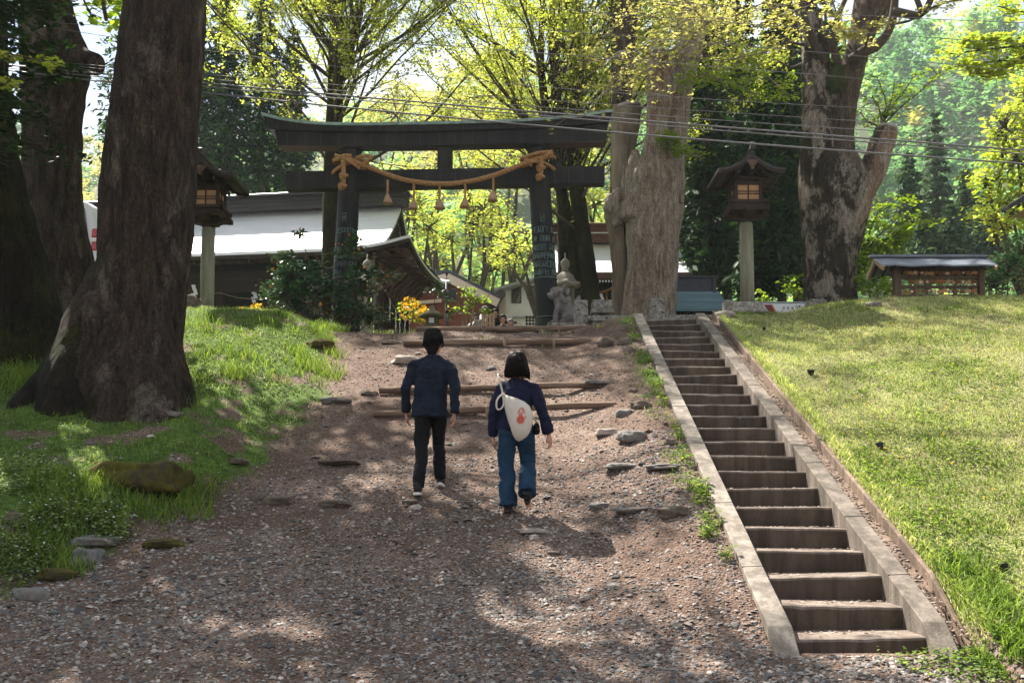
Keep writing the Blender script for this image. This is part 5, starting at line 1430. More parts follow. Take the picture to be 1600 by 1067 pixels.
def trunk(rows, d, name, mat, parent, seg=72, disp=0.035, ry=None, nring=110, flute=0.06, seed=0, cap=None, dys=None, fq=1.0):
    """rows: (py, left px, right px) silhouette at depth d -> solid stem"""
    zs, xs, hs = [], [], []
    for i, (py, l, r) in enumerate(rows):
        a = at(l, py, d); b = at(r, py, d); zs.append(a.z); xs.append((a.x + b.x) / 2); hs.append((b.x - a.x) / 2)
    zs, xs, hs = map(np.array, (zs, xs, hs)); o_ = np.argsort(zs); zs, xs, hs = zs[o_], xs[o_], hs[o_]
    Z = np.linspace(zs[0], zs[-1], nring)
    X = np.interp(Z, zs, xs); Hh = np.interp(Z, zs, hs)
    k = np.ones(9) / 9
    def sm(A): return np.convolve(np.pad(A, 4, mode='edge'), k, 'valid')
    X, Hh = sm(X), sm(Hh)
    th = np.linspace(0, 2 * PI, seg, endpoint=False)
    T_, ZZ = np.meshgrid(th, Z); XX = np.repeat(X[:, None], seg, 1); HH = np.repeat(Hh[:, None], seg, 1)
    med = np.median(Hh); RYv = np.minimum(HH, med * 1.25) if ry is None else np.minimum(HH, ry)
    cs, sn = np.cos(T_), np.sin(T_)
    fl = 1 + flute * fbm(cs * 1.6 + seed, sn * 1.6, ZZ * 0.35, 3, seed)
    rid = 1 - np.abs(fbm(cs * 4.5, sn * 4.5, ZZ * 0.8, 4, seed + 3)) * 2
    fine = fbm(cs * 16 * fq * np.maximum(HH, .3), sn * 16 * fq * np.maximum(HH, .3), ZZ * 4.0, 3, seed + 9)
    add = disp * (0.9 * rid + 0.55 * fine) - disp * 0.5
    DY = 0 if dys is None else np.interp(Z, [q[0] for q in dys], [q[1] for q in dys])[:, None]
    V = np.stack([XX + cs * (HH * fl + add), d + DY + sn * (RYv * fl + add), ZZ], -1).reshape(-1, 3)
    i = (np.arange(nring - 1)[:, None] * seg + np.arange(seg)[None, :]).ravel()
    j = (np.arange(nring - 1)[:, None] * seg + (np.arange(seg)[None, :] + 1) % seg).ravel()
    Fq = np.stack([i, j, j + seg, i + seg], 1)
    # close the top with a centre fan (degenerate quads)
    top = len(V); V = np.concatenate([V, [[X[-1], d + (DY[-1, 0] if dys is not None else 0), Z[-1] + 0.01]]])
    base = (nring - 1) * seg
    fan = np.stack([base + np.arange(seg), base + (np.arange(seg) + 1) % seg, np.full(seg, top), np.full(seg, top)], 1)
    o = np_mesh(name, V, Fq, mat, parent, smooth=True)
    if cap:
        m = MB(); m.face([m.P(V[base + q]) for q in range(seg)]); m.build('cut_face', cap, o)
    return o

def trunktube(mb, rows, d, ry=None, n=28, nring=70, dys=0.0):
    zs, xs, hs = [], [], []
    for py, l, r in rows:
        a = at(l, py, d); b = at(r, py, d); zs.append(a.z); xs.append((a.x + b.x) / 2); hs.append((b.x - a.x) / 2)
    o_ = np.argsort(zs); zs = np.array(zs)[o_]; xs = np.array(xs)[o_]; hs = np.array(hs)[o_]
    Z = np.linspace(zs[0], zs[-1], nring); X = np.interp(Z, zs, xs); Hh = np.interp(Z, zs, hs); k = np.ones(5) / 5
    X = np.convolve(np.pad(X, 2, mode='edge'), k, 'valid'); Hh = np.convolve(np.pad(Hh, 2, mode='edge'), k, 'valid')
    med = np.median(Hh); rings = []
    for z, x, h in zip(Z, X, Hh):
        r2 = min(h, med * 1.25 if ry is None else ry); rings.append([mb.P((x + h * math.cos(2 * PI * j / n), d + dys + r2 * math.sin(2 * PI * j / n), z)) for j in range(n)])
    for i in range(nring - 1):
        for j in range(n): mb.face((rings[i][j], rings[i][(j + 1) % n], rings[i + 1][(j + 1) % n], rings[i + 1][j]))
    mb.face(rings[0][::-1]); mb.face(rings[-1])
def fused(mb, name, mats, parent, voxel=.035, smooth=8, disp=.04, seed=0, zones=None, zs=.35, fs=1.0):
    """one continuous trunk out of overlapping stems and roots, with bark relief"""
    o = remesh(mb, name, mats, voxel, parent, None, smooth)
    me = o.data; n = len(me.vertices); co = np.empty(n * 3, np.float32); me.vertices.foreach_get('co', co); co = co.reshape(-1, 3)
    no = np.empty(n * 3, np.float32); me.vertices.foreach_get('normal', no); no = no.reshape(-1, 3)
    w = co + np.array(wpos(parent), np.float32)
    flu = fbm(w[:, 0] * 2.2, w[:, 1] * 2.2, w[:, 2] * .35, 2, seed)
    rid = 1 - 2 * np.abs(fbm(w[:, 0] * 5 * fs, w[:, 1] * 5 * fs, w[:, 2] * 5 * zs * .45, 4, seed + 3))
    fin = fbm(w[:, 0] * 16 * fs, w[:, 1] * 16 * fs, w[:, 2] * 16 * zs, 3, seed + 9)
    co = co + no * (disp * (1.0 * flu + .55 * rid + .45 * fin))[:, None]
    me.vertices.foreach_set('co', co.astype(np.float32).ravel())
    if zones:
        m_ = len(me.polygons); c = np.empty(m_ * 3, np.float32); me.polygons.foreach_get('center', c); c = c.reshape(-1, 3) + np.array(wpos(parent), np.float32)
        jit = .6 * fbm(c[:, 0] * 3, c[:, 1] * 3, c[:, 2] * 1.5, 3, seed + 20)
        me.polygons.foreach_set('material_index', zones(c[:, 0] + jit * .3, c[:, 1], c[:, 2] + jit).astype(np.int32))
    me.update(); return o
def roottube(mb, path, rads, n=16):
    P_ = resample(path, .08); L_ = len(P_); mb.tube(P_, [float(np.interp(i / (L_ - 1), np.linspace(0, 1, len(rads)), rads)) for i in range(L_)], n)
LEAF_GINKGO = m_leaf('ginkgo leaves', [(0.22, 0.29, 0.04), (0.40, 0.46, 0.09), (0.62, 0.62, 0.22)], 0.55)
LEAF_GOLD = m_leaf('golden leaves', [(0.28, 0.27, 0.06), (0.48, 0.45, 0.14), (0.66, 0.60, 0.30)], 0.5, nscale=0.8, tint=(1.1, 1.12, .75))
LEAF_FRESH = m_leaf('fresh green leaves', [(0.09, 0.17, 0.012), (0.19, 0.30, 0.022), (0.33, 0.40, 0.045)], 0.5)
LEAF_BRIGHT = m_leaf('bright lime leaves', [(0.20, 0.29, 0.03), (0.34, 0.42, 0.06), (0.50, 0.52, 0.12)], 0.5)
LEAF_DARK = m_leaf('dark conifer needles', [(0.005, 0.016, 0.007), (0.013, 0.038, 0.014), (0.045, 0.10, 0.026)], 0.2, rough=0.6)
LEAF_SHADE = m_leaf('deep green leaves', [(0.008, 0.022, 0.008), (0.02, 0.05, 0.018), (0.045, 0.10, 0.03)], 0.25, rough=0.4)
LEAF_GLOSSY = m_leaf('glossy evergreen leaves', [(0.018, 0.055, 0.028), (0.045, 0.12, 0.055), (0.10, 0.21, 0.09)], 0.15, rough=0.22, spec=0.7)
LEAF_YELLOW = m_leaf('yellow blossom', [(0.55, 0.25, 0.01), (0.75, 0.42, 0.02), (0.72, 0.55, 0.10)], 0.3)
LEAF_FAR1 = m_leaf('hill leaves hazed pale', [(0.12, 0.26, 0.11), (0.24, 0.42, 0.19), (0.38, 0.56, 0.28)], 0.5, nscale=0.035)  # distance haze and backlight are put into these paler, bluer greens
LEAF_FAR2 = m_leaf('hill leaves hazed green', [(0.045, 0.14, 0.07), (0.11, 0.26, 0.13), (0.22, 0.40, 0.20)], 0.45, nscale=0.035)  # bluish haze mixed into the leaf colour here too
LEAF_FAR3 = m_leaf('hill leaves yellow', [(0.34, 0.31, 0.10), (0.48, 0.44, 0.16), (0.58, 0.54, 0.25)], 0.5, nscale=0.035)
M_BRANCH = m_simple('branch bark', (0.085, 0.062, 0.045), (0.035, 0.026, 0.020), 5, 0.9, 0.5, 40, 0.01)
M_BRANCHP = m_simple('pale branch bark', (0.24, 0.20, 0.14), (0.13, 0.10, 0.07), 5, 0.9, 0.5, 40, 0.01)
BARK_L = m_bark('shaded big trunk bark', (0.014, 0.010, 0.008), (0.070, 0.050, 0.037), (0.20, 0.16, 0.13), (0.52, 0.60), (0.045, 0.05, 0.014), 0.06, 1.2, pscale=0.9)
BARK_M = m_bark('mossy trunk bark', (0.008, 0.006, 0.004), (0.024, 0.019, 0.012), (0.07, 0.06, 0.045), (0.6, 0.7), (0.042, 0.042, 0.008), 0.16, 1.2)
BARK_C = m_bark('grey split trunk', (0.13, 0.095, 0.070), (0.36, 0.28, 0.215), (0.56, 0.48, 0.41), (0.45, 0.6), None, 0, 1.3, 1.0, 1.0)
BARK_CB = m_bark('torn orange wood', (0.12, 0.075, 0.05), (0.32, 0.205, 0.14), (0.52, 0.44, 0.36), (0.46, 0.58), None, 0, 1.3, 1.2, 1.6)
BARK_SM = m_simple('smooth olive trunk', (0.24, 0.19, 0.135), (0.10, 0.078, 0.052), 3.0, 0.9, 0.8, 26, 0.02, stretch=(1, 1, 0.3), dirt=(0.32, 0.27, 0.21))
BARK_R = m_bark('dark blotched trunk', (0.018, 0.013, 0.009), (0.055, 0.040, 0.027), (0.38, 0.32, 0.26), (0.50, 0.57), (0.030, 0.030, 0.008), 0.04, 1.1, 1.0, 1.8)
BARK_RS = m_bark('right stem bark', (0.045, 0.032, 0.024), (0.12, 0.085, 0.062), (0.30, 0.25, 0.20), (0.56, 0.66), None, 0, 1.1)
def _m(): pass
M_CUT = m_simple('weathered cut wood', (0.40, 0.38, 0.36), (0.22, 0.20, 0.18), 8, 0.85, 0.5)

# ------------------------------------------------------------------ near left trees
t1 = thing('zelkova_tree', 'huge dark trunk with flaring roots rising out of frame in left foreground', 'tree', (at(220, 630, 12).x, 12, gz(at(220, 630, 12).x, 12) - .1), 'old giant trees of the shrine')
mt_ = MB()
trunktube(mt_, [(-420, 214, 322), (-120, 205, 322), (0, 200, 320), (60, 190, 317), (130, 184, 310), (200, 176, 303), (250, 168, 300), (300, 163, 299), (350, 160, 295), (400, 158, 292), (450, 155, 287), (500, 148, 281), (550, 143, 280), (590, 138, 282), (620, 134, 285), (660, 130, 290), (760, 130, 300)], 12.5, ry=.54)
for pth, rd_ in (([at(190, 380, 12.57), at(172, 450, 12.47), at(140, 520, 12.32), at(100, 575, 12.12), at(50, 622, 11.92), at(22, 648, 11.72), at(5, 672, 11.6)], [.10, .28, .33, .29, .20, .12, .06]), ([at(170, 420, 12.42), at(140, 530, 12.22), at(110, 610, 11.92), at(95, 670, 11.72)], [.15, .34, .36, .30]),
                 ([at(205, 430, 12.37), at(195, 540, 12.17), at(185, 600, 11.97), at(170, 690, 11.62)], [.2, .32, .34, .30]), ([at(256, 480, 12.52), at(262, 550, 12.42), at(274, 610, 12.27), at(288, 680, 12.02)], [.10, .18, .19, .16]), ([at(235, 500, 12.32), at(238, 590, 12.12), at(238, 690, 11.72)], [.25, .36, .36])):
    roottube(mt_, pth, rd_)
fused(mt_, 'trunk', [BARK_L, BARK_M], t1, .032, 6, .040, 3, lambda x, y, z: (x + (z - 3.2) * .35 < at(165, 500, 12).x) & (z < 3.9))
t2 = thing('zelkova_tree', 'brown rough trunk with sawn branch stub, behind the left foreground tree', 'tree', (at(80, 470, 15.5).x, 15.5, gz(at(80, 470, 15.5).x, 15.5) - .1), 'old giant trees of the shrine')
trunk([(-420, 10, 90), (-120, 20, 95), (0, 30, 108), (50, 35, 122), (85, 38, 142), (112, 38, 142), (130, 38, 133), (180, 40, 126), (250, 40, 123), (300, 40, 124), (350, 38, 128), (380, 30, 136), (420, 15, 144), (470, 0, 150), (520, -10, 155)], 15.5, 'trunk', BARK_L, t2, seg=110, disp=0.05, nring=200, seed=12)
m = MB(); m.tube([at(118, 95, 15.2), at(136, 99, 15.1), at(150, 101, 15.0)], [.26, .20, .17], 18); o = m.build('sawn_stub', BARK_L, t2)
t3 = thing('zelkova_tree', 'near-black mossy trunk base at the far left edge', 'tree', (at(20, 545, 13.4).x, 13.4, gz(at(20, 545, 13.4).x, 13.4) - .1), 'old giant trees of the shrine')
def root(path, rads, mat, parent, seed=0, name='root'):
    P_ = resample(path, 0.07); n = 30; V = []; ref = None
    L_ = len(P_)
    for i, p in enumerate(P_):
        dd = (P_[min(i + 1, L_ - 1)] - P_[max(i - 1, 0)]).normalized()
        if ref is None: ref = Vector((0, 0, 1)) if abs(dd.z) < .9 else Vector((1, 0, 0))
        a = (ref - dd * ref.dot(dd)).normalized(); ref = a; b = dd.cross(a)
        r = np.interp(i / (L_ - 1), np.linspace(0, 1, len(rads)), rads)
        for k in range(n):
            th = 2 * PI * k / n
            q = p + (a * math.cos(th) + b * math.sin(th)) * r
            q += (q - p).normalized() * 0.10 * r * mnoise.noise(q * 3.5 + Vector((seed, 0, 0))) + (q - p).normalized() * 0.03 * mnoise.noise(q * 14)
            V.append(q)
    i = (np.arange(L_ - 1)[:, None] * n + np.arange(n)[None, :]).ravel(); j = (np.arange(L_ - 1)[:, None] * n + (np.arange(n)[None, :] + 1) % n).ravel()
    return np_mesh(name, np.array([tuple(v) for v in V]), np.stack([i, j, j + n, i + n], 1), mat, parent, smooth=True)
trunk([(-420, -70, -10), (-100, -65, 0), (150, -60, 10), (240, -60, 22), (330, -60, 48), (430, -70, 76), (500, -80, 97), (545, -90, 106), (580, -95, 112)], 13.4, 'trunk', BARK_M, t3, seg=90, disp=0.06, nring=150, seed=22)
# their crowns, high above the frame: limbs and sparse spring leaves that dapple the path
def bigcrown(parent, base, seed, nl, zlo, zhi, rad, dens, leafmat, cen=None, cap=3, lsize=0.11):
    rng = np.random.default_rng(seed); mb = MB(); lp = []
    spc = dict(seg=[7, 6, 5, 4], wander=[.10, .16, .2, .2], up=[.06, .03, .02, .0], tip=.35, sides=[8, 6, 4, 3], kids=[6, 5, 4, 0], ang=[.75, .8, .8, .8], len=[.62, .55, .5, .5], rr=[.5, .5, .5, .5], levels=4, leaf_from=2, **{'from': [.25, .2, .15, .1]})
    for k in range(nl):
        a = 2 * PI * (k + rng.random() * .6) / nl
        d_ = Vector((math.cos(a), math.sin(a), rng.uniform(.45, .95)))
        grow(mb, lp, rng, base + Vector((0, 0, zlo + (zhi - zlo) * rng.random())), d_, rad * rng.uniform(.8, 1.15), .20, 0, spc)
    mb.build('limbs', M_BRANCH, parent)
    lv = Leaves(); C = np.array([tuple(p) for p, l_ in lp]); C = C[C[:, 2] > parent.location.z + cap]
    keep = fbm(C[:, 0] * .8, C[:, 1] * .8, C[:, 2] * .8, 2, seed) > -.02; C = C[keep]; idx = rng.integers(0, len(C), int(len(C) * dens))
    lv.add(C[idx] + rng.normal(size=(len(idx), 3)) * [.2, .2, .14], lsize, rng, .4, .7)
    return lv.build('crown', leafmat, parent)
bigcrown(t1, Vector((at(262, -200, 12).x, 12, 0)), 5, 7, 9.6, 12.5, 4.6, 1.5, LEAF_FRESH, lsize=0.10)
bigcrown(t2, Vector((at(60, -200, 15.5).x, 15.5, 0)), 6, 6, 10.5, 13.5, 4.6, 1.5, LEAF_FRESH, lsize=0.10)
bigcrown(t3, Vector((at(-40, -200, 13.4).x, 13.4, 0)), 7, 6, 9.8, 12.5, 4.4, 2.4, LEAF_FRESH, lsize=0.10)
# dark low boughs of an evergreen in front of the far-left trunks
def sprays(parent, leafmat, defs, seed, barkmat=M_BRANCH, lsize=0.05, per=26, spread=.16, flat=1.0, lname='foliage', bname='boughs', r0=.03, kid=8, klen=.28, zs=.3, alld=False):
    """defs: list of poly-lines of (px, py, depth): boughs with twigs and leaf layers"""
    rng = np.random.default_rng(seed); mb = MB(); lv = Leaves()
    for pl_ in defs:
        P_ = resample([at(*q) for q in pl_], .25); L_ = sum((P_[i + 1] - P_[i]).length for i in range(len(P_) - 1))
        mb.tube(P_, [r0 * (1 - .75 * i / len(P_)) for i in range(len(P_))], 6, cap=False)
        for k in range(kid):
            t = .15 + .85 * (k + rng.random()) / kid; i = min(len(P_) - 2, int(t * (len(P_) - 1)))
            dd = (P_[i + 1] - P_[i]).normalized(); sd_ = nrot(dd, rng.uniform(.5, 1.1), rng); sd_.z *= zs; sd_.normalize()
            L2 = L_ * klen * rng.uniform(.6, 1.3)
            tw = [P_[i] + sd_ * L2 * s + Vector((0, 0, -.08 * L2 * s * s)) for s in (0, .33, .66, 1)]
            mb.tube(tw, [r0 * .35, r0 * .25, r0 * .18, .003], 4, cap=False)
            for s in (.2, .45, .7, .95):
                c = P_[i] + sd_ * L2 * s
                k4 = max(1, per // 5); cl = np.repeat(rng.normal(size=(k4, 3)) * [spread, spread, spread * .32], 5, 0) + rng.normal(size=(k4 * 5, 3)) * lsize * [.9, .9, .4]
                lv.add(np.array(c)[None, :] + cl, lsize, rng, flat, .65)
        for i in range(len(P_) // 3, len(P_), 2):
            lv.add(np.array(P_[i])[None, :] + rng.normal(size=(per // 2, 3)) * [spread, spread, spread * .35], lsize, rng, flat, .65)
    mb.build(bname, barkmat, parent)
    return lv.build(lname, leafmat, parent)
eg = thing('evergreen_tree', 'dark evergreen boughs hanging before the trunks at the upper left corner', 'tree', (at(-260, 500, 11.5).x, 11.5, gz(at(-260, 500, 11.5).x, 11.5) - .1))
m = MB(); m.tube([Vector((eg.location.x, 11.5, eg.location.z)), Vector((eg.location.x + .1, 11.5, 6)), Vector((eg.location.x, 11.5, 10))], [.2, .16, .08], 12); m.build('trunk', BARK_M, eg)
sprays(eg, LEAF_SHADE, [[(-240, 60 + 30 * k, 11.5), (-60, 50 + 32 * k, 11.3), (10 + 20 * math.sin(k * 2.1), 58 + 32 * k, 11.1), (48 + 26 * math.sin(k * 1.7), 66 + 32 * k, 11.0)] for k in range(-2, 6)] + [[(-240, 30, 11.5), (-40, 8, 11.2), (70, 18, 11.0)], [(-200, 0, 11), (0, -20, 10.8), (50, 0, 10.6)]], 31, per=24, lsize=.045, spread=.15, kid=8, klen=.17)
lb = thing('maple_sapling', 'bright lime leafed maple twig catching sun before the dark left trunks', 'tree', (at(-120, 500, 10.6).x, 10.6, gz(at(-120, 500, 10.6).x, 10.6)))
m = MB(); m.tube([lb.location.copy(), Vector((lb.location.x + .1, 10.6, 3.5)), at(-110, 60, 10.6)], [.05, .04, .02], 8); m.build('trunk', M_BRANCH, lb)
sprays(lb, LEAF_BRIGHT, [[(-110, 70, 10.6), (-20, 80, 10.5), (35, 88, 10.4), (70, 98, 10.4), (98, 112, 10.4)], [(-110, 130, 10.6), (-30, 125, 10.5), (12, 132, 10.4), (22, 138, 10.4)]], 33, per=5, lsize=.036, spread=.045, kid=9, klen=.10, r0=.012)

# ------------------------------------------------------------------ centre split tree
tc_ = thing('zelkova_tree', 'massive pale grey split trunk with broken stubs behind the stair head', 'tree', (at(1015, 495, 23).x, 23, 4.8), 'old giant trees of the shrine')
mt_ = MB()
trunktube(mt_, [(580, 960, 1066), (495, 972, 1055), (450, 979, 1055), (400, 983, 1057), (350, 979, 1058), (320, 974, 1062), (290, 971, 1064), (268, 976, 1060), (255, 990, 1056)], 23)
trunktube(mt_, [(330, 985, 1045), (260, 1000, 1043), (225, 1008, 1040), (200, 1012, 1041), (150, 1014, 1050), (128, 1013, 1058), (105, 1014, 1052), (82, 1013, 1038)], 22.75, ry=.24)
trunktube(mt_, [(380, 1010, 1058), (300, 1024, 1066), (230, 1036, 1064), (160, 1044, 1068), (90, 1048, 1070)], 23.1, ry=.2)
trunktube(mt_, [(340, 972, 1004), (290, 976, 1000), (250, 984, 1000), (236, 990, 998)], 22.7, ry=.2)
xs_ = at(1030, 200, 23).x; fused(mt_, 'trunk', [BARK_C, BARK_CB], tc_, .035, 2, .085, 41, lambda x, y, z: (z > at(1020, 250, 23).z) & (x < at(1044, 200, 23).x), .3)
trunk([(330, 1035, 1068), (290, 1034, 1069), (200, 1042, 1074), (130, 1050, 1083), (60, 1056, 1102), (0, 1060, 1104), (-160, 1062, 1104)], 23.5, 'rear_stem', BARK_SM, tc_, seg=60, disp=.02, nring=110, seed=47, ry=.3)
trunk([(300, 1020, 1062), (230, 1036, 1062), (160, 1044, 1068), (90, 1048, 1070)], 23.1, 'rib', BARK_C, tc_, seg=60, disp=.05, nring=80, seed=49, ry=.2)
trunk([(560, 955, 984), (495, 956, 983), (430, 957, 981), (370, 953, 979), (345, 946, 978), (322, 944, 977), (308, 950, 978)], 23.2, 'left_stem', BARK_SM, tc_, seg=80, disp=.045, nring=90, seed=51)
trunk([(320, 958, 985), (250, 955, 990), (200, 956, 998), (168, 958, 1002)], 23.6, 'sawn_stem', BARK_SM, tc_, seg=60, disp=.03, nring=60, seed=53, cap=M_CUT)
trunk([(330, 952, 980), (180, 956, 976), (88, 955, 986)], 24.1, 'sawn_stem', BARK_RS, tc_, seg=50, disp=.02, nring=60, seed=55, cap=M_CUT)
trunk([(200, 958, 985), (70, 955, 992), (0, 952, 998), (-160, 948, 1004)], 24.5, 'rear_stem', BARK_RS, tc_, seg=60, disp=.03, nring=90, seed=57)
# slanted cut plates on the stubs
for (px, py, w, d_, tilt) in ((971, 85, .25, 24.0, .25), (1024, 80, .22, 22.7, .05), (981, 165, .3, 23.5, .15)):
    c = at(px, py, d_); m = MB(Matrix.Translation(c) @ Matrix.Rotation(-tilt, 4, 'Y') @ Matrix.Rotation(.12, 4, 'X'))
    rr_ = [(w * (1 + .08 * math.sin(3 * a)), 0) for a in (0,)]
    m.lathe([(w, -.06), (w * 1.03, -.01), (w * .96, .02)], n=26); m.build('sawn_plate', M_CUT, tc_)
# knob and torn shards
m = MB(); c = at(958, 318, 22.9)
ellip(m, c, (.22, .2, .27)); ellip(m, c + Vector((.12, 0, .18)), (.17, .16, .2)); ellip(m, c + Vector((-.1, -.1, -.12)), (.14, .12, .16)); m.tube([c, at(966, 352, 22.9)], [.2, .1], 10)
remesh(m, 'burl', BARK_C, .03, tc_, None, 1, .06, 7, 3)
m = MB(); rng = np.random.default_rng(9)
for k in range(60):
    px = rng.uniform(972, 1066); py = 262 + 24 * rng.random() + (0 if px > 995 else 12)
    a = at(px, py + 34, 22.55 + .3 * rng.random()); b = at(px + rng.uniform(-2, 3), py - rng.uniform(4, 34), 22.7 + .2 * rng.random())
    m.tube([a, a.lerp(b, .6), b], [.055, .045, .006], 5)
m.build('torn_splinters', BARK_C, tc_)
def seg_bark(): pass
sprays(tc_, LEAF_GOLD, [
    [(1075, 60, 23.2), (1030, 30, 21.5), (985, 22, 20.5), (940, 60, 19.8)], [(1075, 40, 23), (1020, 70, 20.5), (960, 90, 19.6), (905, 95, 19)],
    [(1075, 80, 23), (1010, 110, 20.5), (950, 140, 19.5), (925, 168, 19)], [(1080, 30, 23), (1090, 20, 20), (1060, 10, 19), (1010, 5, 18.5)],
    [(1080, 60, 23.2), (1110, 70, 21), (1160, 50, 20), (1230, 20, 19)], [(1080, 90, 23.2), (1120, 95, 20.5), (1180, 85, 19.5), (1235, 70, 19)],
    [(1080, 20, 23), (1130, 30, 20), (1180, 10, 19), (1240, -10, 18.5)],
    [(1080, 60, 23.2), (1100, 40, 20), (1140, 25, 19), (1175, 40, 18.6)], [(1075, 70, 23.2), (1000, 95, 20), (960, 120, 19), (945, 150, 18.6)]],
    61, per=19, lsize=.032, spread=.18, kid=10, klen=.22, barkmat=M_BRANCHP, lname='golden_crown', bname='upper_boughs')
sprays(tc_, LEAF_FRESH, [
    [(1075, 130, 23.2), (1110, 125, 22), (1150, 100, 21), (1200, 80, 20)], [(1055, 145, 22.5), (1080, 125, 21.5), (1110, 112, 21), (1165, 78, 20.5)],
    [(1165, 78, 20.5), (1200, 120, 20), (1235, 150, 19.5)], [(1100, 115, 21.2), (1150, 135, 20.6), (1190, 150, 20)], [(1045, 230, 22.6), (1055, 235, 22.4), (1075, 242, 22.2), (1095, 245, 22)], [(1040, 225, 22.6), (1045, 218, 22.4), (1050, 212, 22.3)]],
    62, per=24, lsize=.036, spread=.16, kid=8, klen=.22, barkmat=M_BRANCHP, lname='green_crown', bname='lower_boughs')

# ------------------------------------------------------------------ right blotched tree
tr = thing('zelkova_tree', 'dark blotched forked trunk with sawn stub on the right crest', 'tree', (at(1300, 490, 23).x, 23, 4.8), 'old giant trees of the shrine')
mt_ = MB()
trunktube(mt_, [(560, 1248, 1356), (495, 1255, 1345), (450, 1259, 1334), (400, 1258, 1338), (350, 1255, 1351), (300, 1251, 1362), (270, 1250, 1350), (245, 1254, 1335)], 23)
trunktube(mt_, [(330, 1252, 1310), (250, 1252, 1302), (200, 1256, 1298), (150, 1257, 1296), (100, 1256, 1295), (60, 1253, 1291), (0, 1243, 1272), (-160, 1225, 1250)], 22.9)
trunktube(mt_, [(330, 1285, 1340), (250, 1290, 1334), (200, 1296, 1332), (150, 1302, 1340), (100, 1316, 1352), (60, 1327, 1362), (30, 1332, 1385), (0, 1336, 1402), (-160, 1350, 1440)], 23.05)
trunktube(mt_, [(420, 1290, 1335), (370, 1300, 1346), (320, 1318, 1362), (290, 1330, 1375), (262, 1344, 1386), (240, 1353, 1393), (215, 1363, 1400), (202, 1368, 1402)], 22.95, ry=.32)
zt_s = at(1350, 300, 23).z; fused(mt_, 'trunk', [BARK_R, BARK_RS, BARK_CB], tr, .045, 3, .045, 71, lambda x, y, z: np.where((x > at(1340, 300, 23).x + (z - zt_s) * .38) & (z < at(1380, 195, 23).z) & (z > zt_s - .9), 2, np.where((x > at(1297, 200, 23).x) & (z > at(1300, 280, 23).z), 1, 0)))
m = MB(Matrix.Translation(at(1385, 201, 22.95)) @ Matrix.Rotation(.18, 4, 'Y')); m.lathe([(.25, -.06), (.27, -.01), (.25, .03)], n=26); m.build('sawn_plate', M_CUT, tr)
m = MB()
for pl_, r in (([(1290, 100, 22.7), (1268, 60, 22.5), (1255, 20, 22.4), (1245, -30, 22.3)], .11), ([(1330, 95, 22.7), (1352, 80, 22.5), (1372, 70, 22.4), (1390, 45, 22.2), (1397, 15, 22.1), (1400, -20, 22)], .14),
               ([(1395, 18, 22.1), (1415, 22, 22), (1440, 24, 21.8), (1452, 5, 21.7), (1462, -20, 21.6)], .11), ([(1440, 23, 21.8), (1435, 5, 21.8), (1425, -15, 21.8)], .07),
               ([(1392, 38, 22.2), (1415, 35, 22), (1432, 28, 22)], .035), ([(1310, 100, 22.6), (1300, 60, 22.4), (1312, 20, 22.4), (1330, -20, 22.3)], .09), ([(1255, 70, 22.7), (1232, 66, 22.3), (1215, 55, 22)], .04), ([(1252, 100, 22.7), (1235, 105, 22.3), (1210, 92, 22)], .03)):
    P_ = resample([at(*q) for q in pl_], .2); m.tube(P_, [r * (1 - .5 * i / len(P_)) * (1 + .12 * mnoise.noise(p * 4)) for i, p in enumerate(P_)], 10)
m.build('limbs', M_BRANCH, tr)
sprays(tr, LEAF_GOLD, [[(1350, 80, 22.5), (1362, 45, 21.5), (1375, 38, 21)], [(1335, 60, 22.6), (1322, 55, 22), (1310, 40, 21.6)], [(1440, 20, 21.8), (1475, 5, 21.5), (1500, 0, 21.3)], [(1245, 40, 22.5), (1225, 30, 22), (1205, 15, 21.5)], [(1320, 60, 22.8), (1310, 30, 22.2), (1300, 0, 22)]],
       81, per=18, lsize=.035, spread=.13, kid=6, klen=.28, barkmat=M_BRANCH, lname='golden_crown', bname='twigs')
sprays(tr, LEAF_FRESH, [[(1330, 140, 23.1), (1320, 60, 23.4), (1312, 10, 23.6)], [(1310, 120, 23.2), (1312, 80, 23.4)], [(1378, 198, 22.9), (1395, 165, 22.9), (1415, 140, 22.9), (1432, 112, 22.9)], [(1378, 198, 22.9), (1405, 170, 22.8), (1430, 150, 22.8), (1452, 130, 22.7), (1475, 105, 22.7)], [(1376, 198, 22.9), (1385, 165, 22.9), (1378, 140, 22.9), (1370, 120, 22.9)], [(1376, 198, 22.9), (1376, 175, 22.9), (1362, 150, 22.9)], [(1370, 197, 22.9), (1355, 190, 22.9), (1344, 176, 22.9)], [(1376, 198, 22.9), (1392, 160, 22.9), (1398, 125, 22.9)]],
       82, per=8, lsize=.04, spread=.11, kid=8, klen=.26, r0=.022, lname='sprouting_shoots', bname='shoot_stems', zs=.6)
m = MB(); ellip(m, at(1306, 128, 22.55), (.22, .16, .3)); ellip(m, at(1310, 112, 22.6), (.16, .14, .2))
remesh(m, 'moss_tuft', m_simple('dark moss', (0.045, 0.06, 0.012), (0.015, 0.022, 0.006), 16, 0.95, 1, 60, .02), .03, tr, None, 1, .12, 12, 6)

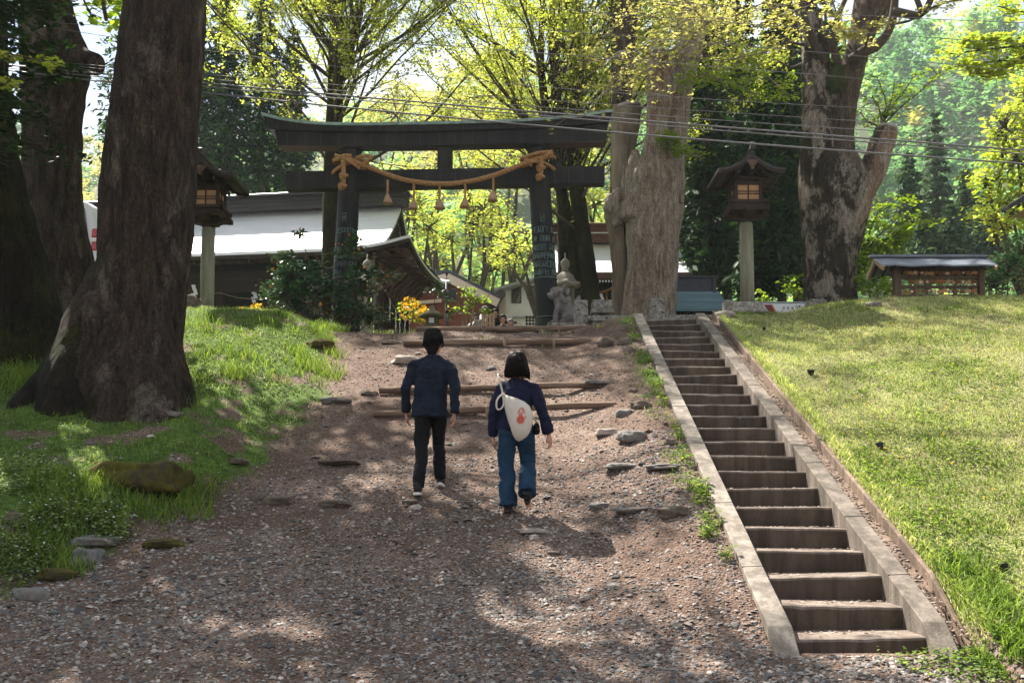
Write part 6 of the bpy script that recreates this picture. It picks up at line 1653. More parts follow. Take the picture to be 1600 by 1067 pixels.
# ------------------------------------------------------------------ ginkgo-like trees behind the torii
GSP = dict(seg=[9, 8, 6, 4], wander=[.05, .06, .08, .12], up=[.06, .06, .05, .03], tip=.15, sides=[7, 4, 3, 3], kids=[12, 6, 4, 0], ang=[.62, .55, .6, .5], len=[.5, .36, .4, .5], rr=[.36, .45, .5, .5], levels=4, leaf_from=1, dense=2, **{'from': [.05, .10, .1, .1]})
def upright_tree(name, label, cat, base, stems, seed, leafmat, lsize, per, spread, group, gsp=GSP, bark=BARK_M, dens=1.0):
    t = thing(name, label, cat, base, group); rng = np.random.default_rng(seed)
    mb = MB()
    for pl_, r0, r1 in stems:
        P_ = resample([at(*q) for q in pl_], .3); P_[0].z = base[2]
        mb.tube(P_, [lerp(r0, r1, i / len(P_)) * (1 + .1 * mnoise.noise(p * 3)) for i, p in enumerate(P_)], 14, cap=False)
    mb.build('trunk', bark, t)
    mb = MB(); lp = []
    for pl_, r0, r1 in stems:
        P_ = [at(*q) for q in pl_]
        top = P_[-1]; dd = (P_[-1] - P_[-2]).normalized()
        grow(mb, lp, rng, top, dd, 6.5, r1, 0, gsp)
        for k in range(24):
            u = rng.uniform(.42, 1); i = min(len(P_) - 2, int(u * (len(P_) - 1))); q = P_[i].lerp(P_[i + 1], u * (len(P_) - 1) - i)
            a = rng.uniform(0, 2 * PI)
            grow(mb, lp, rng, q, Vector((math.cos(a), math.sin(a) * .7, rng.uniform(.35, 1.5))), rng.uniform(4.0, 8.0), rng.uniform(.028, .06), 1, gsp)
    mb.build('branches', M_BRANCHP if bark is BARK_SM else M_BRANCH, t)
    C = np.array([tuple(p) for p, l_ in lp]); n = int(len(C) * per * dens)
    idx = np.repeat(rng.integers(0, len(C), n // 6), 6); off_ = np.repeat(rng.normal(size=(n // 6, 3)) * spread * .7, 6, 0); lv = Leaves()
    lv.add(C[idx] + off_ + rng.normal(size=(len(idx), 3)) * lsize * 1.3, lsize, rng, .3, .7)
    lv.build('crown', leafmat, t)
    return t
upright_tree('ginkgo_tree', 'ginkgo with dark trunk directly behind the left torii pillar', 'tree', (at(522, 500, 24.5).x, 24.5, 4.8),
    [([(519, 560, 24.5), (518, 400, 24.5), (520, 250, 24.5), (524, 150, 24.5), (526, 100, 24.5)], .26, .20), ([(524, 150, 24.5), (540, 100, 24.6), (556, 50, 24.6)], .13, .09)],
    101, LEAF_GINKGO, .034, 4.6, .13, 'ginkgo trees behind the torii')
upright_tree('ginkgo_tree', 'cluster of three dark leaning ginkgo stems behind the right torii pillar', 'tree', (at(900, 500, 27).x, 27, 4.8),
    [([(930, 560, 27), (922, 450, 27), (906, 330, 27), (897, 250, 27), (900, 120, 27)], .27, .16), ([(885, 560, 27.2), (880, 350, 27.2), (874, 250, 27.2), (868, 120, 27.2)], .2, .13), ([(900, 420, 27.1), (885, 330, 27.1), (868, 260, 27.1), (850, 150, 27.1), (845, 100, 27.1)], .17, .10)],
    102, LEAF_GINKGO, .036, 4.2, .14, 'ginkgo trees behind the torii')

# ------------------------------------------------------------------ broadleaf crowns, shrubs, conifers
def bushy(name, label, cat, defs, leafmat, seed, lsize, nclump, per, cr, trunks=(), group=None, flat=.4, squash=.5, extra=None, tr0=.12, bark=None, loc=None):
    """defs: (px, py, d, rx_px, ry_px) crown lobes"""
    rng = np.random.default_rng(seed)
    q = at(defs[0][0], defs[0][1], defs[0][2]); base = loc or (q.x, q.y, gz(q.x, q.y))
    t = thing(name, label, cat, base, group)
    lv = Leaves(); mb = MB(); centres = []
    for (px, py, d, rx, ry) in defs:
        c = at(px, py, d); rX = rx / F * d; rZ = ry / F * d
        P_, cc = clumpy(rng, c, (rX, min(rX, rZ * 1.5) * .8, rZ), max(3, int(nclump * rX * rZ)), per, cr, squash); lv.add(P_, lsize, rng, flat, .65)
        centres += [(c, cc)]
    lv.build('crown' if cat == 'tree' else 'foliage', leafmat, t)
    B = Vector(base)
    for k, (c, cc) in enumerate(centres):
        root_ = B + Vector((0, 0, -.1)) if (k == 0 or cat != 'tree') else B.lerp(Vector(centres[0][0]), .45)
        mb.tube([root_, root_.lerp(Vector(c), .5) + Vector(rng.normal(size=3)) * .06 * (Vector(c) - root_).length, Vector(c)], [tr0 * (1 if k == 0 else .6), tr0 * .5, tr0 * .2], 8, cap=False)
        for j in range(0, len(cc), max(1, len(cc) // 14)):
            mid = Vector(c).lerp(Vector(cc[j]), .5) + Vector(rng.normal(size=3)) * .12
            mb.tube([Vector(c), mid, Vector(cc[j])], [tr0 * .3, tr0 * .16, .006], 5, cap=False)
    mb.build('stem' if cat != 'tree' else 'trunk', bark or M_BRANCH, t)
    if extra:
        l2 = Leaves(); P_ = np.concatenate([blobpts(rng, at(px, py, d), (rx / F * d, rx / F * d * .7, ry / F * d), extra[1], .6) for (px, py, d, rx, ry) in defs]); l2.add(P_, extra[2], rng, 0, .8); tag(l2.build(extra[3], extra[0], t), kind='stuff')
    return t
M_FRUIT = m_simple('orange fruit', (0.75, 0.30, 0.03), (0.6, 0.2, 0.02), 5, 0.5, 0.0)
bushy('evergreen_shrub', 'glossy dark shrub with small orange fruit around left torii pillar', 'shrub', [(470, 440, 20.0, 48, 50), (510, 470, 19.9, 50, 34), (440, 460, 20.1, 34, 26), (560, 440, 19.9, 34, 30), (555, 488, 19.8, 48, 18), (450, 412, 20.2, 22, 30), (545, 385, 20, 22, 22), (580, 500, 19.8, 28, 10), (470, 372, 20.3, 9, 16), (600, 432, 19.9, 16, 12)], LEAF_GLOSSY, 201, .042, 150, 40, .2, flat=.8, extra=(M_FRUIT, 9, .035, 'fruit'), tr0=.04, loc=(at(505, 500, 20).x, 20, 4.9))
bushy('leafy_shrub', 'light green leafy shrub between blotched trunk and plaque rack', 'shrub', [(1368, 440, 22.5, 34, 34), (1352, 415, 22.8, 26, 26), (1395, 452, 22, 26, 22)], LEAF_FRESH, 203, .055, 70, 24, .25, flat=.5, tr0=.04)
sprays(thing('maple_tree', 'fresh green maple with layered sprays right of blotched trunk', 'tree', (at(1345, 450, 25).x, 25, 4.9)), LEAF_FRESH, [[(1335, 480, 25), (1345, 420, 25), (1370, 370, 24.8), (1410, 345, 24.6)], [(1345, 420, 25), (1360, 360, 25), (1375, 330, 24.8), (1400, 322, 24.6)], [(1345, 420, 25), (1375, 395, 24.8), (1405, 370, 24.4)], [(1340, 440, 25), (1350, 370, 25), (1345, 340, 25)], [(1345, 420, 25), (1385, 375, 24.8), (1415, 360, 24.4)]], 204, per=20, lsize=.055, spread=.2, kid=9, klen=.3)
bushy('evergreen_shrub', 'glossy dark shrub at the right edge beside the plaque rack', 'shrub', [(1575, 425, 21.5, 38, 40), (1600, 395, 22, 30, 36), (1555, 450, 21, 26, 22), (1620, 440, 21.5, 30, 34)], LEAF_GLOSSY, 205, .05, 110, 34, .25, flat=.8, tr0=.05)
bushy('broadleaf_tree', 'lime green tree rising behind the right edge shrubs', 'tree', [(1580, 330, 26, 50, 46), (1545, 285, 26, 34, 30), (1590, 250, 26, 52, 50), (1610, 170, 26, 45, 55), (1570, 200, 26, 30, 36), (1560, 345, 25.5, 30, 22), (1640, 120, 26, 50, 50)], LEAF_BRIGHT, 206, .065, 60, 26, .42, tr0=.14, loc=(at(1615, 470, 26).x, 26, 4.9))
ovm = thing('maple_tree', 'overhanging lime maple bough entering at the upper right edge', 'tree', (at(1800, 600, 15).x, 15, gz(at(1800, 600, 15).x, 15)))
m = MB(); m.tube([ovm.location.copy(), at(1790, 300, 15), at(1760, 80, 15)], [.16, .13, .08], 10); m.build('trunk', M_BRANCH, ovm)
sprays(ovm, LEAF_BRIGHT, [[(1760, 60, 15), (1680, 70, 15), (1600, 72, 15), (1540, 78, 15), (1480, 85, 15)], [(1760, 80, 15), (1650, 100, 15), (1570, 95, 15), (1510, 102, 15)], [(1620, 72, 15), (1560, 62, 15), (1500, 68, 15)], [(1600, 90, 15), (1560, 112, 15), (1515, 115, 15)], [(1760, -20, 15), (1650, 20, 15), (1590, 18, 15), (1560, 10, 15)]], 207, per=12, lsize=.045, spread=.11, kid=12, klen=.13, r0=.028)
# bright foliage mass beyond the torii
for k, (px, py, d, rx, ry, s, lab) in enumerate(((640, 340, 37, 60, 50, 1, 'yellow-green maple glowing beneath the torii beam, beside the left hall'), (740, 350, 40, 70, 55, 2, 'yellow-green maple glowing in the middle beneath the rope tassels'),
        (810, 385, 36, 48, 42, 3, 'yellow-green maple in front of the white house roof'), (690, 250, 44, 80, 60, 4, 'tall pale yellow maple showing between the torii beams'), (800, 240, 42, 70, 60, 5, 'tall pale yellow maple behind the right end of the torii beams'), (760, 150, 52, 110, 80, 6, 'distant golden tree above the torii beam'), (620, 180, 56, 70, 50, 7, 'distant pale tree above the torii beam, left of middle'), (670, 405, 46, 60, 34, 8, 'low yellow-green maple above the red-brown house roof'), (770, 420, 50, 60, 34, 9, 'low yellow-green maple between red-brown house and white house'), (900, 300, 40, 60, 70, 10, 'bright green maple seen between the leaning ginkgo stems'))):
    bushy('maple_tree', lab, 'tree', [(px, py, d, rx, ry), (px - rx * .5, py + ry * .4, d + .8, rx * .6, ry * .5), (px + rx * .5, py + ry * .3, d - .8, rx * .6, ry * .5), (px + rx * .2, py - ry * .5, d, rx * .6, ry * .5)],
          LEAF_GINKGO if k in (0, 1, 2, 7, 8, 9) else LEAF_GOLD, 220 + k, .058 if k not in (5, 6) else .09, 22 if k not in (5, 6) else 12, 36, .5 if k not in (5, 6) else .8, group='bright spring maples beyond the torii', squash=.35, flat=1.0, tr0=.16, loc=(at(px + (6 if k != 2 else 72), 470, d).x, d, gz(at(px, 470, d).x, d)))
bushy('flowering_shrub', 'shrub covered in orange-yellow blossom beside the hall corner', 'shrub', [(645, 487, 25, 22, 18), (662, 492, 25, 14, 12), (640, 475, 25.4, 14, 12)], LEAF_FRESH, 230, .04, 40, 18, .2, extra=(LEAF_YELLOW, 110, .035, 'blossom'), tr0=.03, loc=(at(645, 500, 25).x, 25, 4.9))
bushy('flowering_shrub', 'low orange flowered shrub under the dark hall front', 'shrub', [(404, 482, 24, 14, 9), (380, 486, 24, 12, 6)], LEAF_FRESH, 231, .04, 30, 14, .2, extra=(LEAF_YELLOW, 60, .04, 'blossom'), tr0=.02, loc=(at(395, 500, 24).x, 24, 5.0))
bushy('leafy_shrub', 'slender dark green shrub in front of the red-brown house', 'shrub', [(695, 462, 23.5, 20, 22), (700, 488, 23.5, 20, 20), (676, 452, 23.6, 14, 12)], LEAF_SHADE, 232, .045, 40, 20, .2, tr0=.03, loc=(at(697, 500, 23.5).x, 23.5, 4.9))
bushy('garden_pine', 'small yellowish garden pine with layered pads by the outbuilding', 'tree', [(725, 455, 26, 16, 6), (745, 462, 26, 18, 6), (735, 475, 25.8, 18, 6), (758, 470, 26, 13, 5), (722, 484, 25.8, 14, 5), (750, 484, 25.8, 16, 5)], LEAF_FRESH, 233, .05, 110, 18, .2, tr0=.05, squash=.4, loc=(at(735, 505, 26).x, 26, 4.9), bark=M_BRANCHP)

def conifer(name, label, px, d, ytop, ybot, rpx, seed, mat=None, group=None, tiers=16, dens=1.0, lsize=.13, sparse=0.0):
    rng = np.random.default_rng(seed); a = at(px, ybot, d); top = at(px, ytop, d); R = rpx / F * d
    zb = gz(a.x, d); t = thing(name, label, 'tree', (a.x, d, zb), group); zlow = a.z
    mb = MB(); mb.tube([Vector((a.x, d, zb - .2)), Vector((a.x + .05, d, (zb + top.z) / 2)), Vector((a.x, d, top.z))], [R * .10 + .08, R * .07 + .05, .03], 12, cap=False)
    lv = Leaves()
    for k in range(tiers):
        u = (k + .3 * rng.random()) / tiers; z = zlow + (top.z - zlow) * u
        rr_ = R * (1 - u) ** .75 * rng.uniform(.75, 1.1) + .15
        nb = max(5, int(9 * (1 - u * .4)))
        for j in range(nb):
            if rng.random() < sparse: continue
            an = 2 * PI * (j + rng.random() * .7) / nb; L_ = rr_ * rng.uniform(.7, 1.15)
            dv = Vector((math.cos(an), math.sin(an), .1)); p0 = Vector((a.x, d, z))
            pts = [p0 + dv * L_ * s + Vector((0, 0, -.28 * L_ * s * s)) for s in (0, .35, .7, 1)]
            mb.tube(pts, [.035, .025, .015, .005], 4, cap=False)
            n = int(34 * dens * L_ / max(R, .1) + 10)
            s = rng.random(n) ** .6
            P_ = np.array(p0)[None, :] + np.array(dv)[None, :] * (L_ * s)[:, None] + np.array([0, 0, -.28 * L_])[None, :] * (s ** 2)[:, None]
            P_ += rng.normal(size=(n, 3)) * np.array([.16, .16, .14]) * L_ * .75
            lv.add(P_, lsize, rng, .2, .35, droop=(dv.x * .6, dv.y * .6, -.7))
    mb.build('trunk', M_BRANCH, t); lv.build('crown', mat or LEAF_DARK, t); return t
# dark cedars left, beyond the hall
for k, (px, d, yt, yb, r) in enumerate(((345, 36, -60, 285, 50), (405, 38, -90, 290, 55), (300, 40, -40, 290, 48), (455, 44, 40, 290, 34), (255, 38, -60, 280, 50))):
    conifer('cedar_tree', ['dark cedar behind the left wooden lantern', 'dark cedar rising left of the torii beam end', 'dark cedar half hidden by the left foreground trunk', 'slimmer dark cedar showing just inside the torii beam end', 'dark cedar almost hidden behind the left foreground trunk'][k], px, d, yt, yb, r, 300 + k, group='dark cedars beyond the left hall', tiers=22, dens=1.9, lsize=.13)
conifer('cedar_tree', 'thin see-through cedar in the gap between the two left trunks', 196, 30, -80, 230, 62, 320, mat=LEAF_SHADE, tiers=18, dens=1.0, sparse=.25, lsize=.10)
# dark grove right of the split tree
for k, (px, d, yt, yb, r) in enumerate(((1105, 30, -120, 430, 48), (1160, 32, -140, 440, 52), (1220, 30, -100, 440, 46), (1190, 27.5, 120, 460, 36), (1085, 34, -100, 420, 50), (1245, 34, -120, 440, 55), (1135, 36, -160, 430, 60), (1300, 36, -60, 440, 45))):
    conifer('cedar_tree', ['deep green cedar just right of the grey split trunk', 'deep green cedar above the teal roofed pavilion', 'deep green cedar between lantern and blotched trunk', 'small cedar directly behind the right wooden lantern', 'cedar rear of the grey split trunk', 'cedar rear of the blotched forked trunk', 'tall cedar in the middle of the dark grove', 'cedar glimpsed through the fork of the blotched trunk'][k], px, d, yt, yb, r, 340 + k, group='cedars of the dark grove on the right', tiers=24, dens=2.3, lsize=.14)
bushy('leafy_shrub', 'sunlit understorey shrub between lantern post and blotched trunk', 'shrub', [(1225, 455, 26, 30, 16), (1200, 462, 26, 24, 10), (1240, 440, 27, 20, 14)], LEAF_FRESH, 360, .055, 45, 20, .25, tr0=.03, loc=(at(1225, 480, 26).x, 26, 4.9))
# mid-distance conifers right
for k, (px, d, yt, yb, r) in enumerate(((1468, 52, 168, 420, 34), (1425, 48, 235, 425, 36), (1515, 50, 260, 425, 34), (1445, 44, 330, 430, 30), (1490, 44, 320, 430, 34), (1545, 46, 300, 430, 30))):
    conifer('cypress_tree', ['tall pointed dark conifer standing against the green hillside', 'broad dark conifer left of the tall pointed one', 'broad dark conifer right of the tall pointed one', 'lower olive conifer above the left end of the plaque rack', 'lower olive conifer above the middle of the plaque rack', 'lower olive conifer above the right end of the plaque rack'][k], px, d, yt, yb, r, 380 + k, mat=m_leaf('blue conifer needles', [(0.02, 0.05, 0.03), (0.045, 0.09, 0.05), (0.10, 0.15, 0.07)], .25) if k == 0 else bpy.data.materials['blue conifer needles'], group='conifers below the hillside', tiers=20, dens=1.7, lsize=.15)

# ------------------------------------------------------------------ wooded hillside
rng = np.random.default_rng(500)
fl = [Leaves(), Leaves(), Leaves()]
cnt = 0
for k in range(1500):
    y = 66 + 170 * rng.random() ** 1.2; x = rng.uniform(-.62, .72) * y
    if cnt >= 620: break
    z = gz(x, y); pxp, pyp = proj((x, y, z + 6))
    if pxp < -60 or pxp > 1680: continue
    cnt += 1
    n1 = float(fbm(np.array([x * .02]), np.array([y * .02]), None, 2, 61)[0]) + rng.normal() * .35
    kind = 2 if (px_ := pxp) < 260 and rng.random() < .55 else (0 if n1 > 0 else 1)
    if rng.random() < .06: kind = 2
    h = rng.uniform(6, 11); r = h * rng.uniform(.28, .42); con = kind == 1 and rng.random() < .4
    nc = 16; per = 26 if y < 130 else 20
    for j in range(nc):
        u = rng.random(); rr_ = r * (1 - u * .85 if con else math.sqrt(max(.05, 1 - (2 * u - 1) ** 2)))
        a = rng.uniform(0, 2 * PI); q = rr_ * rng.random() ** .5
        c = np.array([x + q * math.cos(a), y + q * math.sin(a), z + h * (.2 + .85 * u)])
        P_ = c + rng.normal(size=(per, 3)) * np.array([.75, .75, .5]) * r * .30
        fl[kind].add(P_, .27 + .0009 * y, rng, .5, .7)
for k, (L_, mt, nm) in enumerate(zip(fl, (LEAF_FAR1, LEAF_FAR2, LEAF_FAR3), ('pale', 'green', 'yellow'))):
    o = L_.build('hillside_woods', mt, None, (0, 120, 20)); tag(o, ['pale green spring woods covering the hillside', 'deeper green woods covering the hillside', 'yellowish spring woods scattered over the hillside'][k], 'woods', None, 'stuff')
# ------------------------------------------------------------------ log steps
M_LOG = m_wood('weathered log', (0.25, 0.17, 0.12), (0.075, 0.047, 0.032), 0, 22, 0.9)
M_LOGE = m_simple('log end grain', (0.30, 0.21, 0.14), (0.16, 0.10, 0.065), 20, 0.9, 0.4)
def logstep(px0, px1, pyt, pyb, label, rpx, broken=(), stakes=()):
    a = hit((px0 + px1) / 2, pyb, 9, 30); d = a.y
    A, B = at(px0, (pyt + pyb) / 2, d), at(px1, (pyt + pyb) / 2 + (-2 if px1 > 800 else 0), d)
    r = rpx / F * d; t = thing('log_step', label, 'log step', (a.x, d, min(A.z, B.z) - r), 'log steps across the path')
    A.z = max(A.z, gz(A.x, d) + r * .25); B.z = max(B.z, gz(B.x, d) - r * .1)
    n = max(2, int((B - A).length / .22)); parts = 2 if (B - A).length > 2 else 1
    cuts = [0, .42 + .1 * rng6.random(), 1] if parts == 2 else [0, 1]
    if len(cuts) == 3: cuts[1] = stakes[0] if stakes else cuts[1]
    for k in range(len(cuts) - 1):
        m = MB(); P_ = [A.lerp(B, lerp(cuts[k] + .003, cuts[k + 1] - .003, j / 14)) for j in range(15)]
        for j, p in enumerate(P_):
            pass
            p.z += .018 * mnoise.noise(Vector((p.x * 1.1, d, 1))); p.y += .03 * mnoise.noise(Vector((p.x * .8, d, 5)))
        n_ = 14; ids = []
        for j, p in enumerate(P_):
            ring = []
            for q in range(n_):
                th = 2 * PI * q / n_; rr = r * (1 + .22 * mnoise.noise(Vector((p.x * 2.5, math.cos(th) * 1.5, math.sin(th) * 1.5 + d))))
                ring.append(m.P((p.x, p.y + rr * math.cos(th), p.z - r * .22 + rr * .85 * math.sin(th))))
            ids.append(ring)
        m.smooth = True
        for j in range(14):
            for q in range(n_): m.face((ids[j][q], ids[j + 1][q], ids[j + 1][(q + 1) % n_], ids[j][(q + 1) % n_]))
        m.smooth = False; m.mi = 1; m.face(ids[0][::-1]); m.face(ids[-1])
        m.build('log', [M_LOG, M_LOGE], t)
    for s in stakes:
        p = A.lerp(B, s); m = MB(); m.tube([(p.x, p.y - r * 1.25, p.z - .35), (p.x, p.y - r * 1.25, p.z + r * .5)], [r * .42, r * .36], 9); m.build('stake', M_LOG, t)
rng6 = random.Random(12)
logstep(650, 922, 509, 520, 'uppermost log step at the crest of the path', 6, stakes=(.39, .82))
logstep(630, 924, 529, 541, 'second log step from the top, its end by the hollow rock', 6.2, stakes=(.54, .80))
logstep(592, 945, 604, 615, 'third log step from the top, behind the walkers at chest height', 5.8, stakes=(.55,))
logstep(583, 962, 640, 652, 'lowest log step, just above the walkers\' hands', 6.4, stakes=(.47,))

# ------------------------------------------------------------------ rocks
M_ROCKG = m_simple('grey rock', (0.27, 0.26, 0.245), (0.11, 0.105, 0.10), 9, 0.9, 0.9, 34, 0.02, dirt=(0.12, 0.09, 0.07))
M_ROCKB = m_simple('brown rock', (0.22, 0.175, 0.135), (0.085, 0.064, 0.05), 9, 0.92, 0.9, 34, 0.02, dirt=(0.07, 0.05, 0.035))
M_ROCKP = m_simple('pale rock', (0.46, 0.40, 0.345), (0.30, 0.25, 0.21), 8, 0.9, 0.7, 34, 0.012, dirt=(0.24, 0.19, 0.155))
M_ROCKM = m_simple('moss covered rock', (0.16, 0.14, 0.018), (0.045, 0.036, 0.010), 7, 0.98, 1.0, 60, 0.03, dirt=(0.05, 0.038, 0.024))
def rock(px, py, wpx, hpx, mat, label, seed, flat=None, name='rock', dep=.7, holes=False):
    c = hit(px, py + hpx * .35, 6, 30); w = wpx / F * c.y / 2; h = hpx / F * c.y / 2 * (1.15 if flat is None else flat)
    rr = random.Random(seed); bm_ = MB()
    n, m_ = 26, 16; S = seed * 3.17
    rings = []
    pw = rr.uniform(.55, .9)
    rot = rr.uniform(-.35, .35)
    def pt(th, ph):
        v = Vector((math.sin(th) * math.cos(ph), math.sin(th) * math.sin(ph), math.cos(th)))
        k = 1 + .36 * mnoise.noise(v * 1.3 + Vector((S, 0, 0))) + .17 * mnoise.noise(v * 3.1 + Vector((0, S, 0))) + .05 * mnoise.noise(v * 8 + Vector((0, 0, S)))
        q = Vector((abs(v.x) ** pw * math.copysign(1, v.x), abs(v.y) ** pw * math.copysign(1, v.y), abs(v.z) ** .75 * math.copysign(1, v.z))) * k
        if holes: 
            hn = mnoise.noise(v * 4 + Vector((S, S, 0)));  q *= 1 - .25 * max(0, hn - .15) * 3
        x, y = q.x * w, q.y * w * dep
        return Vector((c.x + x * math.cos(rot) - y * math.sin(rot), c.y + x * math.sin(rot) + y * math.cos(rot), c.z + h * .12 + q.z * h))
    for i in range(1, m_):
        rings.append([bm_.P(pt(PI * i / m_, 2 * PI * j / n)) for j in range(n)])
    T_, B_ = bm_.P(pt(0, 0)), bm_.P(pt(PI, 0)); bm_.smooth = True
    for j in range(n): bm_.face((T_, rings[0][j], rings[0][(j + 1) % n])); bm_.face((B_, rings[-1][(j + 1) % n], rings[-1][j]))
    for i in range(m_ - 2):
        for j in range(n): bm_.face((rings[i][j], rings[i + 1][j], rings[i + 1][(j + 1) % n], rings[i][(j + 1) % n]))
    o = bm_.build(name, mat, None, (c.x, c.y, c.z - h * .5))
    return tag(o, label, 'rock', 'rocks on the path and banks')
for i, a_ in enumerate([
    (833, 827, 46, 9, M_ROCKP, 'flat pale slab set flush in the gravel below the woman', .9), (990, 679, 50, 18, M_ROCKG, 'rounded grey boulder right of the lowest log', None), (949, 673, 36, 11, M_ROCKP, 'flatter pale rock touching the rounded grey boulder', None),
    (1003, 631, 33, 13, M_ROCKB, 'dark brown rock near the left stair kerb at log height', None), (975, 643, 24, 13, M_ROCKG, 'grey-brown rock at the right end of the lowest log', None), (972, 726, 54, 9, M_ROCKG, 'long low stone embedded level, left of a matching one by the kerb', None),
    (1037, 728, 56, 8, M_ROCKG, 'long low embedded stone closest to the kerb weeds', None), (938, 789, 34, 10, M_ROCKG, 'smooth oval stone left of a long bar-shaped stone', None), (984, 795, 56, 8, M_ROCKG, 'long bar-shaped stone in the gravel right of the woman\'s feet', None),
    (1052, 796, 56, 17, M_ROCKB, 'rough brown rock near the kerb, level with the woman\'s feet', None), (525, 624, 48, 9, M_ROCKG, 'long flat slab on the left of the path left of the man', None), (577, 613, 28, 9, M_ROCKB, 'small flat rock at the left end of the third log', None),
    (636, 561, 46, 14, M_ROCKP, 'large pale tan rock just left of the man\'s head', None), (612, 534, 30, 5, M_ROCKP, 'thin pale slab left of the second log', None), (958, 914, 25, 10, M_ROCKP, 'angular pale stone alone on the lower gravel', None),
    (436, 779, 44, 17, M_ROCKB, 'flat brown disc-like rock at the lower left path edge', None), (403, 775, 20, 14, M_ROCKB, 'small rounded brown rock beside the disc-like one', None), (135, 868, 46, 34, M_ROCKG, 'pointed grey rock in the weeds at lower left', None),
    (150, 842, 72, 16, M_ROCKG, 'broad grey slab above the pointed grey rock', None), (255, 848, 60, 13, M_ROCKM, 'low moss-capped stone at the foot of the left bank', None), (88, 893, 62, 18, M_ROCKM, 'half-mossy flat stone left of the pointed rock', None),
    (50, 925, 62, 20, M_ROCKG, 'grey-green slab nearest the lower left corner', None), (501, 536, 44, 16, M_ROCKM, 'dark mossy lump on the sunny left bank', None), (975, 533, 22, 13, M_ROCKB, 'small dark rock right of the hollow rock', None),
    (938, 597, 50, 7, M_ROCKG, 'thin grey slab above the right end of the third log', None), (991, 609, 15, 8, M_ROCKB, 'small brown stone between third log and kerb', None), (258, 645, 56, 10, M_ROCKG, 'dark flat slab lying at the foot of the big left trunk', None),
    (205, 634, 26, 17, M_ROCKB, 'rounded brown rock in grass at the foot of the big left trunk', None), (530, 721, 60, 7, M_ROCKB, 'low ledge of stone on the path left of the man\'s legs', None), (650, 791, 18, 9, M_ROCKP, 'small pale stone just under the man\'s feet', None),
    (642, 783, 24, 8, M_ROCKB, 'small tan stone touching the man\'s shoe shadow', None), (524, 785, 46, 10, M_ROCKB, 'dull flat stone on the path left of the man\'s shoes', None), (768, 575, 16, 7, M_ROCKG, 'small pale stone showing between the two walkers\' heads', None),
    (1022, 571, 24, 9, M_ROCKB, 'brown rock beside the upper stair kerb', None), (1048, 690, 20, 11, M_ROCKB, 'dark stone in the kerb weeds', None), (298, 468, 30, 26, M_ROCKB, 'brown boulder at the foot of the left lantern post', None),
    (1131, 490, 30, 12, M_ROCKP, 'smooth pale stone at the right stair head', None), (865, 862, 22, 6, M_ROCKB, 'small low stone on the shaded gravel right of centre', None), (700, 905, 18, 7, M_ROCKG, 'small grey stone on the shaded gravel, left of the angular pale one', None), (286, 943, 20, 7, M_ROCKG, 'small flat grey stone on the lower left gravel', None),
    (1365, 474, 22, 9, M_STONED, 'grey stone block on the grass left of the plaque rack', None), (370, 720, 40, 8, M_ROCKB, 'low stone sunk in the grass at the left path edge', None)]):
    rock(*a_[:6], seed=i + 1, flat=a_[6])
rock(947, 534, 28, 17, M_ROCKB, 'hollow pitted rock at the right end of the second log', 90, holes=True)
rock(218, 736, 150, 44, M_ROCKM, 'large low moss-covered boulder on the left bank', 91, dep=.5)

# ------------------------------------------------------------------ gravel: thousands of small chips
def scatter(n, yr, xr, prob, seed):
    r = np.random.default_rng(seed); y = r.uniform(yr[0], yr[1], n); lo = xr[0](y); hi = xr[1](y)
    x = lo + (hi - lo) * r.random(n); p = prob(x, y); k = r.random(n) < p
    return x[k], y[k], r
XL = lambda y: -0.53 * y - .4
XR = lambda y: 0.53 * y + 2.4
def onstairs(x, y):
    sx, sz = sline(y); q = x - sx
    return ((q > -SW - RW - .01) & (q < .335) & (y > 6.95) & (y < 17.6))
def pathprob(x, y):
    g_ = grassmask(x, y); sx, sz = sline(y); q = x - sx
    n = .45 + .95 * fbm(x * .6, y * .6, None, 3, 71)
    p = np.clip(1 - g_ * 1.35, 0.05, 1) * np.clip(n + .45 * sstep(-1.8, -.3, q) * (q < 0) + .3 * (1 - sstep(8, 9.5, y)), .08, 1)
    return np.where(onstairs(x, y) | (q > .36), 0, p)
base_ = np.array([[1, 0, -.35], [.35, .9, -.25], [-.7, .6, -.35], [-.85, -.5, -.2], [.25, -.95, -.35], [.5, .15, .42], [-.25, .35, .5], [-.35, -.4, .38], [.3, -.45, .45], [0, 0, -.5]])
tri_ = np.array([[0, 1, 5], [1, 6, 5], [1, 2, 6], [2, 7, 6], [2, 3, 7], [3, 4, 7], [4, 8, 7], [4, 0, 8], [0, 5, 8], [5, 6, 8], [6, 7, 8], [1, 0, 9], [2, 1, 9], [3, 2, 9], [4, 3, 9], [0, 4, 9]])
